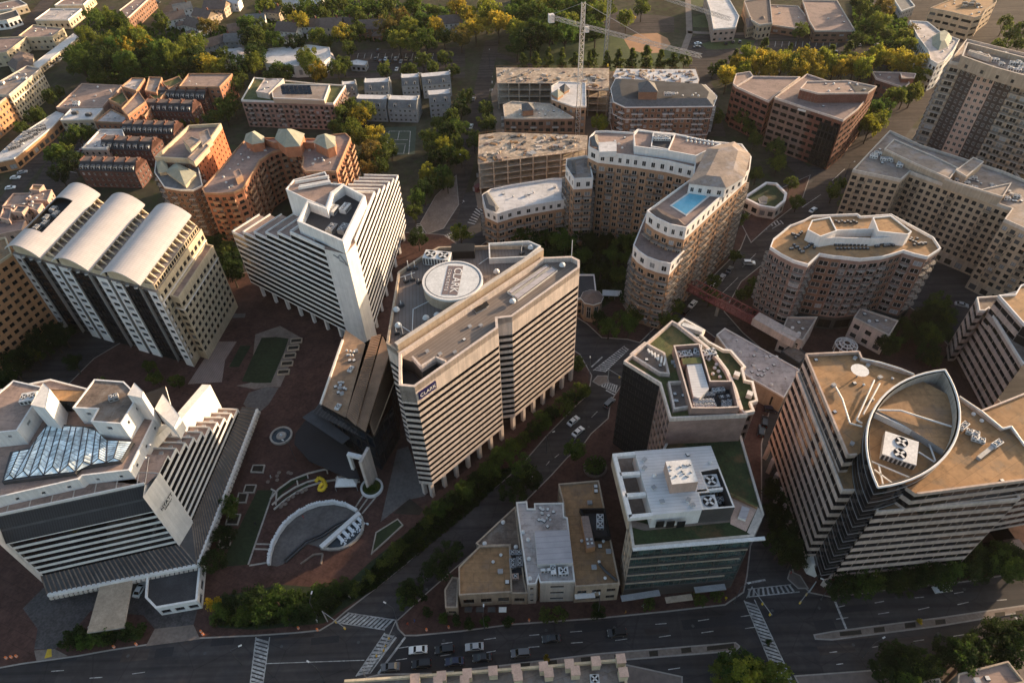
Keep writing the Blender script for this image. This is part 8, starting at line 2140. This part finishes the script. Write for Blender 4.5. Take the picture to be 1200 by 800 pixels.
for t in ((490, 761, 183, 'sedan', 'white', 'white car waiting in the middle lane on the dark road patch'), (521, 761, 183, 'suv', 'black', 'black estate on the dark road patch, behind the white car'), (457.5, 781, 183, 'sedan', 'grey', 'grey car nearest the stop line'), (494, 777.5, 183, 'suv', 'black', 'black car in the lane beside the centre strip on the dark road patch'), (532.5, 774.5, 183, 'sedan', 'dark blue', 'dark blue car at the right end of the dark road patch'), (556, 757.5, 183, 'sedan', 'silver', 'silver car just past the dark road patch'), (565, 770, 183, 'sedan', 'black', 'black saloon below the silver car'), (610, 765, 183, 'suv', 'grey', 'grey car near the cream parapet'), (646, 748, 183, 'sedan', 'black', 'black saloon in mid avenue below the shops'), (723, 741, 183, 'suv', 'black', 'black car below the glass office'), (1104, 689.5, 186, 'sedan', 'white', 'white car on the avenue below the lens office'),
          (677.5, 505.5, 44, 'sedan', 'white', 'white car driving up the diagonal road'), (672, 493, 44, 'sedan', 'white', 'white car under the trees ahead of the driving one'), (714, 472, 48, 'suv', 'grey', 'grey car waiting before the crossing'), (164, 690, 80, 'sedan', 'white', 'white car beside the hotel canopy'), (100, 690, 10, 'sedan', 'black', 'black car under the hotel front'),
          (836, 335, 55, 'sedan', 'white', 'white car parked nearest the pool block'), (846, 325, 55, 'sedan', 'silver', 'silver car parked second near the pool block'), (855, 316, 55, 'sedan', 'grey', 'grey car parked last near the pool block'), (812, 356, 50, 'sedan', 'white', 'white car under the red footbridge'), (804, 365, 50, 'suv', 'black', 'black car under the red footbridge'), (878, 308, -5, 'suv', 'white', 'white car at the kerb right of the pool block'), (953, 246, 42, 'sedan', 'white', 'white car on the upper street by the kiosk'),
          (903, 480, -10, 'suv', 'dark blue', 'dark blue car beside the white hall'), (896, 494, 70, 'suv', 'black', 'black car below the white hall'), (892, 505, 70, 'suv', 'black', 'second black car below the white hall'), (1127, 357, -25, 'sedan', 'silver', 'silver car in the court right of the brown block'),
          (818, 51, 5, 'sedan', 'white', 'white car inside the school drive loop'), (817, 55, 5, 'sedan', 'grey', 'grey car inside the school drive loop'), (851, 51, 70, 'sedan', 'black', 'dark car left in the school car park row'), (859, 49, 70, 'sedan', 'black', 'dark car middle of the school car park row'), (867, 49, 70, 'sedan', 'black', 'dark car right in the school car park row'), (1007, 53, 20, 'sedan', 'white', 'white car at the school car park corner'), (1029, 53, -20, 'sedan', 'silver', 'silver car near the school trees'), (980, 61, 60, 'sedan', 'grey', 'grey car between the slim school trees'),
          (18, 208, 5, 'sedan', 'white', 'white car on the left shop parking'), (12, 220, 12, 'sedan', 'white', 'white car by the pink low rise'), (26, 202, 25, 'sedan', 'silver', 'silver car behind the white one on the shop parking'), (444, 81, 85, 'sedan', 'white', 'left white car in the upper car park'), (465, 81, 85, 'sedan', 'white', 'right white car in the upper car park'), (555, 116, 80, 'sedan', 'grey', 'grey car on the far side street'), (443, 59, 85, 'sedan', 'black', 'black car at the top of the upper car park'), (552, 148, 82, 'sedan', 'white', 'white car on the far side street by the site')):
    car(*t[:6])
# rows of parked cars
cl = ['white', 'grey', 'black', 'silver', 'red', 'black', 'white', 'dark blue', 'tan', 'grey', 'silver', 'black']
def park(pts, ang, where, group, off=0):
    for i, (x, y) in enumerate(pts):
        p = cl[(i * 5 + off) % len(cl)]; car(x, y, ang, 'suv' if i % 3 == 1 else 'sedan', p, f'{p} parked car, {ordn[i]} {where}', group)
park([(159 + i * 3.6, 25 - i * 3.1) for i in range(8)], -10, 'in the row beside the brick terrace', 'cars beside the brick terrace')
park([(58 + i * 4.2, 78 - i * 2.9) for i in range(9)], 60, 'along the street in front of the arcade', 'cars along the arcade street', 3)
park([(64 + i * 4.0, 29 + i * .6) for i in range(6)], 60, 'in the yard behind the pale store', 'cars in the far yard', 5)
park([(84 + i * 3.5, 18 + i * 1.0) for i in range(4)], 100, 'in the group right of the pale store', 'cars right of the pale store', 1)
park([(440 + i * 6, 69 + (i % 2) * 3) for i in range(9)], 85, 'in the upper car park row', 'cars in the upper car park', 2)
park([(30 + i * 5, 236 - i * 5.5) for i in range(3)], 20, 'behind the pink low rise', 'cars behind the pink low rise', 4)
park([(90 + i * 3, 183 - i * 3.0) for i in range(5)], 30, 'beside the pink flats', 'cars beside the pink flats', 6)
# ================================================================ street furniture and people
def lamp(px, py, label, h=9, ang=0.0, m='metal_dark'):
    g = P(px, py, .1); o = thing('street_lamp', label, 'street lamp', g, 'street lamps')
    b = MB(); b.tube(g, g + Vector((0, 0, h)), .11, m, 6, .07); b.cyl(g.x, g.y, .1, .5, .22, m, 8); build(b, 'post', o)
    e = g + Vector((math.cos(ang) * 2, math.sin(ang) * 2, h + .3)); b = MB(); b.tube(g + Vector((0, 0, h)), e, .06, m, 5); build(b, 'arm', o)
    b = MB(); b.bar(e, e + Vector((math.cos(ang) * .8, math.sin(ang) * .8, 0)), .32, .16, 'white_metal'); build(b, 'lamp_head', o, e)
for i, t in enumerate(((283, 778, 'beside the left zebra crossing'), (380, 797, 'on the tip of the centre strip'), (372, 723, 'in front of the avenue thicket'), (1011, 769, 'at the lower right kerb'), (962, 702, 'on the corner island'), (700, 724, 'below the tan roof shop'), (860, 706, 'below the glass office corner'), (466, 729, 'at the shop corner crossing'), (568, 738, 'below the corner shop'), (268, 520, 'on the plaza near the round fountain'), (347, 540, 'below the round fountain'), (690, 446, 'at the upper zebra crossing'), (640, 530, 'below the banded slab'), (760, 398, 'by the dark office corner'), (868, 262, 'by the garden roof kiosk'), (988, 214, 'by the tan apartment block'), (546, 205, 'by the building site street'), (574, 80, 'on the far side street'))): lamp(t[0], t[1], 'slim street lamp ' + t[2], 9 if t[1] > 300 else 10, (.4, 2.6, 1.5)[i % 3])
def signal(px, py, ang, label):
    g = P(px, py, .1); o = thing('traffic_light', label, 'traffic light', g, 'traffic lights'); d = Vector((math.cos(ang), math.sin(ang), 0))
    b = MB(); b.tube(g, g + Vector((0, 0, 6.4)), .14, 'metal_grey'); build(b, 'post', o); b = MB(); b.tube(g + Vector((0, 0, 6.2)), g + d * 8 + Vector((0, 0, 6.5)), .09, 'metal_grey'); build(b, 'arm', o)
    for k in (4.5, 7.5): p = g + d * k + Vector((0, 0, 5.9)); b = MB(); b.box(p.x, p.y, 5.4, 6.4, .4, .35, ang, 'yellow_paint'); build(b, 'signal_head', o, p)
for px, py, a, l in ((468, 738, -1.9, 'traffic light at the shop corner of the diagonal road'), (384, 728, -.6, 'traffic light at the thicket corner'), (875, 700, -1.2, 'traffic light at the glass office corner'), (948, 694, -2.4, 'traffic light on the corner island'), (712, 447, -.8, 'traffic light on the upper crossing island'), (430, 796, .9, 'traffic light on the centre strip tip')): signal(px, py, a, l)
for i, (px, py) in enumerate(sorted(((238, 743), (236, 740), (8, 771), (14, 770), (20, 769), (350, 736), (372, 738), (160, 755), (134, 758), (500, 738), (526, 735), (600, 729), (620, 727)))):
    g = P(px, py, .15); o = thing('traffic_barrel', f'orange and white traffic barrel, {ordn[i]} from left on the pavement along the avenue', 'barrel', g, 'traffic barrels along the avenue')
    b = MB(); b.cyl(g.x, g.y, .14, 1.1, .3, 'orange_plastic', 10, .24); build(b, 'drum', o); b = MB(); b.cyl(g.x, g.y, .45, .6, .31, 'cloth_white', 10, .3, top=False); b.cyl(g.x, g.y, .8, .93, .29, 'cloth_white', 10, .27, top=False); build(b, 'band', o)
def person(px, py, ang, top, label):
    g = P(px, py, .15); o = thing('person', label, 'person', (g.x, g.y, .15), 'people on the pavements', ang); me = bpy.data.meshes.new('body')
    J = [(0, 0, .95), (0, 0, 1.2), (0, 0, 1.42), (0, 0, 1.55), (0, .01, 1.68), (-.2, 0, 1.4), (-.28, .03, 1.12), (-.25, .14, .9), (.2, 0, 1.4), (.28, -.03, 1.12), (.25, .08, .9), (-.1, 0, .9), (-.11, .16, .5), (-.11, .14, .06), (-.11, .28, .03), (.1, 0, .9), (.11, -.05, .5), (.11, -.24, .08), (.11, -.1, .03)]
    E_ = [(0, 1), (1, 2), (2, 3), (3, 4), (2, 5), (5, 6), (6, 7), (2, 8), (8, 9), (9, 10), (0, 11), (11, 12), (12, 13), (13, 14), (0, 15), (15, 16), (16, 17), (17, 18)]
    me.from_pydata(J, E_, []); ob = bpy.data.objects.new('body', me); C.objects.link(ob); ob.parent = o; sk_ = ob.modifiers.new('skin', 'SKIN'); ob.modifiers.new('s', 'SUBSURF').render_levels = 1
    R_ = [.14, .15, .16, .06, .1, .075, .055, .04, .075, .055, .04, .1, .075, .05, .045, .1, .075, .05, .045]
    for i, q in enumerate(me.skin_vertices[0].data): q.radius = (R_[i], R_[i] * .85); q.use_root = i == 0
    me.materials.append(MATS['clothes']); ob.color = (*top, 1)
    b = MB(); b.cyl(0, -.01, 1.68, 1.8, .1, 'bark', 10, .05); h_ = bpy.data.objects.new('hair', b.mesh('hair')); C.objects.link(h_); h_.parent = o
ppl = ((356, 607, 'on the oval court balustrade walk', (.5, .1, .1), 'red'), (300, 615, 'on the plaza beside the hotel lawn', (.02, .02, .03), 'dark'), (372, 728, 'on the pavement by the thicket', (.6, .6, .6), 'pale'), (478, 732, 'at the shop corner', (.5, .08, .05), 'red'), (486, 728, 'near the shop corner crossing', (.05, .1, .3), 'blue'), (753, 711, 'in front of the glass office', (.6, .6, .6), 'white'), (733, 718, 'below the glass office canopy', (.5, .25, .05), 'orange'), (850, 702, 'at the glass office corner', (.7, .5, .02), 'yellow'), (926, 672, 'on the paved corner island', (.4, .05, .05), 'red'), (640, 724, 'below the white roofed shop', (.05, .05, .05), 'dark'), (410, 700, 'on the road verge', (.5, .5, .5), 'grey'), (318, 560, 'on the plaza by the curved terraces', (.6, .6, .6), 'white'))
for i, t in enumerate(ppl): person(t[0], t[1], i * 1.3, t[3], f'person in {t[4]} clothes walking {t[2]}')
# ---------------------------------------------------------------- camera, light, sky
cd = bpy.data.cameras.new('camera'); cam = bpy.data.objects.new('camera', cd); C.objects.link(cam)
cd.sensor_width = 36; cd.sensor_fit = 'HORIZONTAL'; cd.lens = 24.0; cd.clip_start = 1; cd.clip_end = 8000
cam.matrix_world = Matrix(((_rt.x, _up.x, -_fw.x, 0), (_rt.y, _up.y, -_fw.y, 0), (_rt.z, _up.z, -_fw.z, CAM_H), (0, 0, 0, 1)))
bpy.context.scene.camera = cam
SUN_AZ, SUN_EL = math.radians(33), math.radians(11.5)      # direction towards the sun, measured from +x
ld = bpy.data.lights.new('sun', 'SUN'); ld.energy = 4.2; ld.angle = math.radians(.6); ld.color = (1.0, .72, .46)
so = bpy.data.objects.new('sun', ld); C.objects.link(so)
sd = Vector((math.cos(SUN_AZ) * math.cos(SUN_EL), math.sin(SUN_AZ) * math.cos(SUN_EL), math.sin(SUN_EL)))
so.rotation_euler = sd.to_track_quat('Z', 'Y').to_euler(); so.location = (200, 200, 300)
w = bpy.data.worlds.new('World'); bpy.context.scene.world = w; w.use_nodes = True
nt = w.node_tree; bg = nt.nodes['Background']
sk = nt.nodes.new('ShaderNodeTexSky'); sk.sky_type = 'NISHITA'; sk.sun_disc = False
sk.sun_elevation = SUN_EL; sk.sun_rotation = PI / 2 - SUN_AZ; sk.air_density = 1.0; sk.dust_density = 2.4; sk.ozone_density = 0.5
nt.links.new(sk.outputs[0], bg.inputs[0]); bg.inputs[1].default_value = .125
vs = bpy.context.scene.view_settings
bpy.context.scene.display_settings.display_device = 'sRGB'
vs.view_transform = 'Standard'; vs.look = 'None'; vs.exposure = 1.35; vs.gamma = 1.0; vs.use_curve_mapping = False
cy = bpy.context.scene.cycles
cy.max_bounces = 5; cy.diffuse_bounces = 3; cy.glossy_bounces = 3; cy.transmission_bounces = 4; cy.use_denoising = True

# the air of a hazy evening
hm = bpy.data.materials.new('haze_air'); hm.use_nodes = True; MATS['haze_air'] = hm
hn = hm.node_tree; hn.nodes.clear(); ho = hn.nodes.new('ShaderNodeOutputMaterial'); pv = hn.nodes.new('ShaderNodeVolumePrincipled')
pv.inputs['Density'].default_value = .00002; pv.inputs['Color'].default_value = (.95, .90, .86, 1); pv.inputs['Anisotropy'].default_value = .2
hn.links.new(pv.outputs[0], ho.inputs['Volume'])
b = MB(); b.prism([(-2700, -700), (2700, -700), (2700, 4300), (-2700, 4300)], -1.0, CAM_H + 8, 'haze_air', bottom=True); build(b, 'haze')['kind'] = 'stuff'
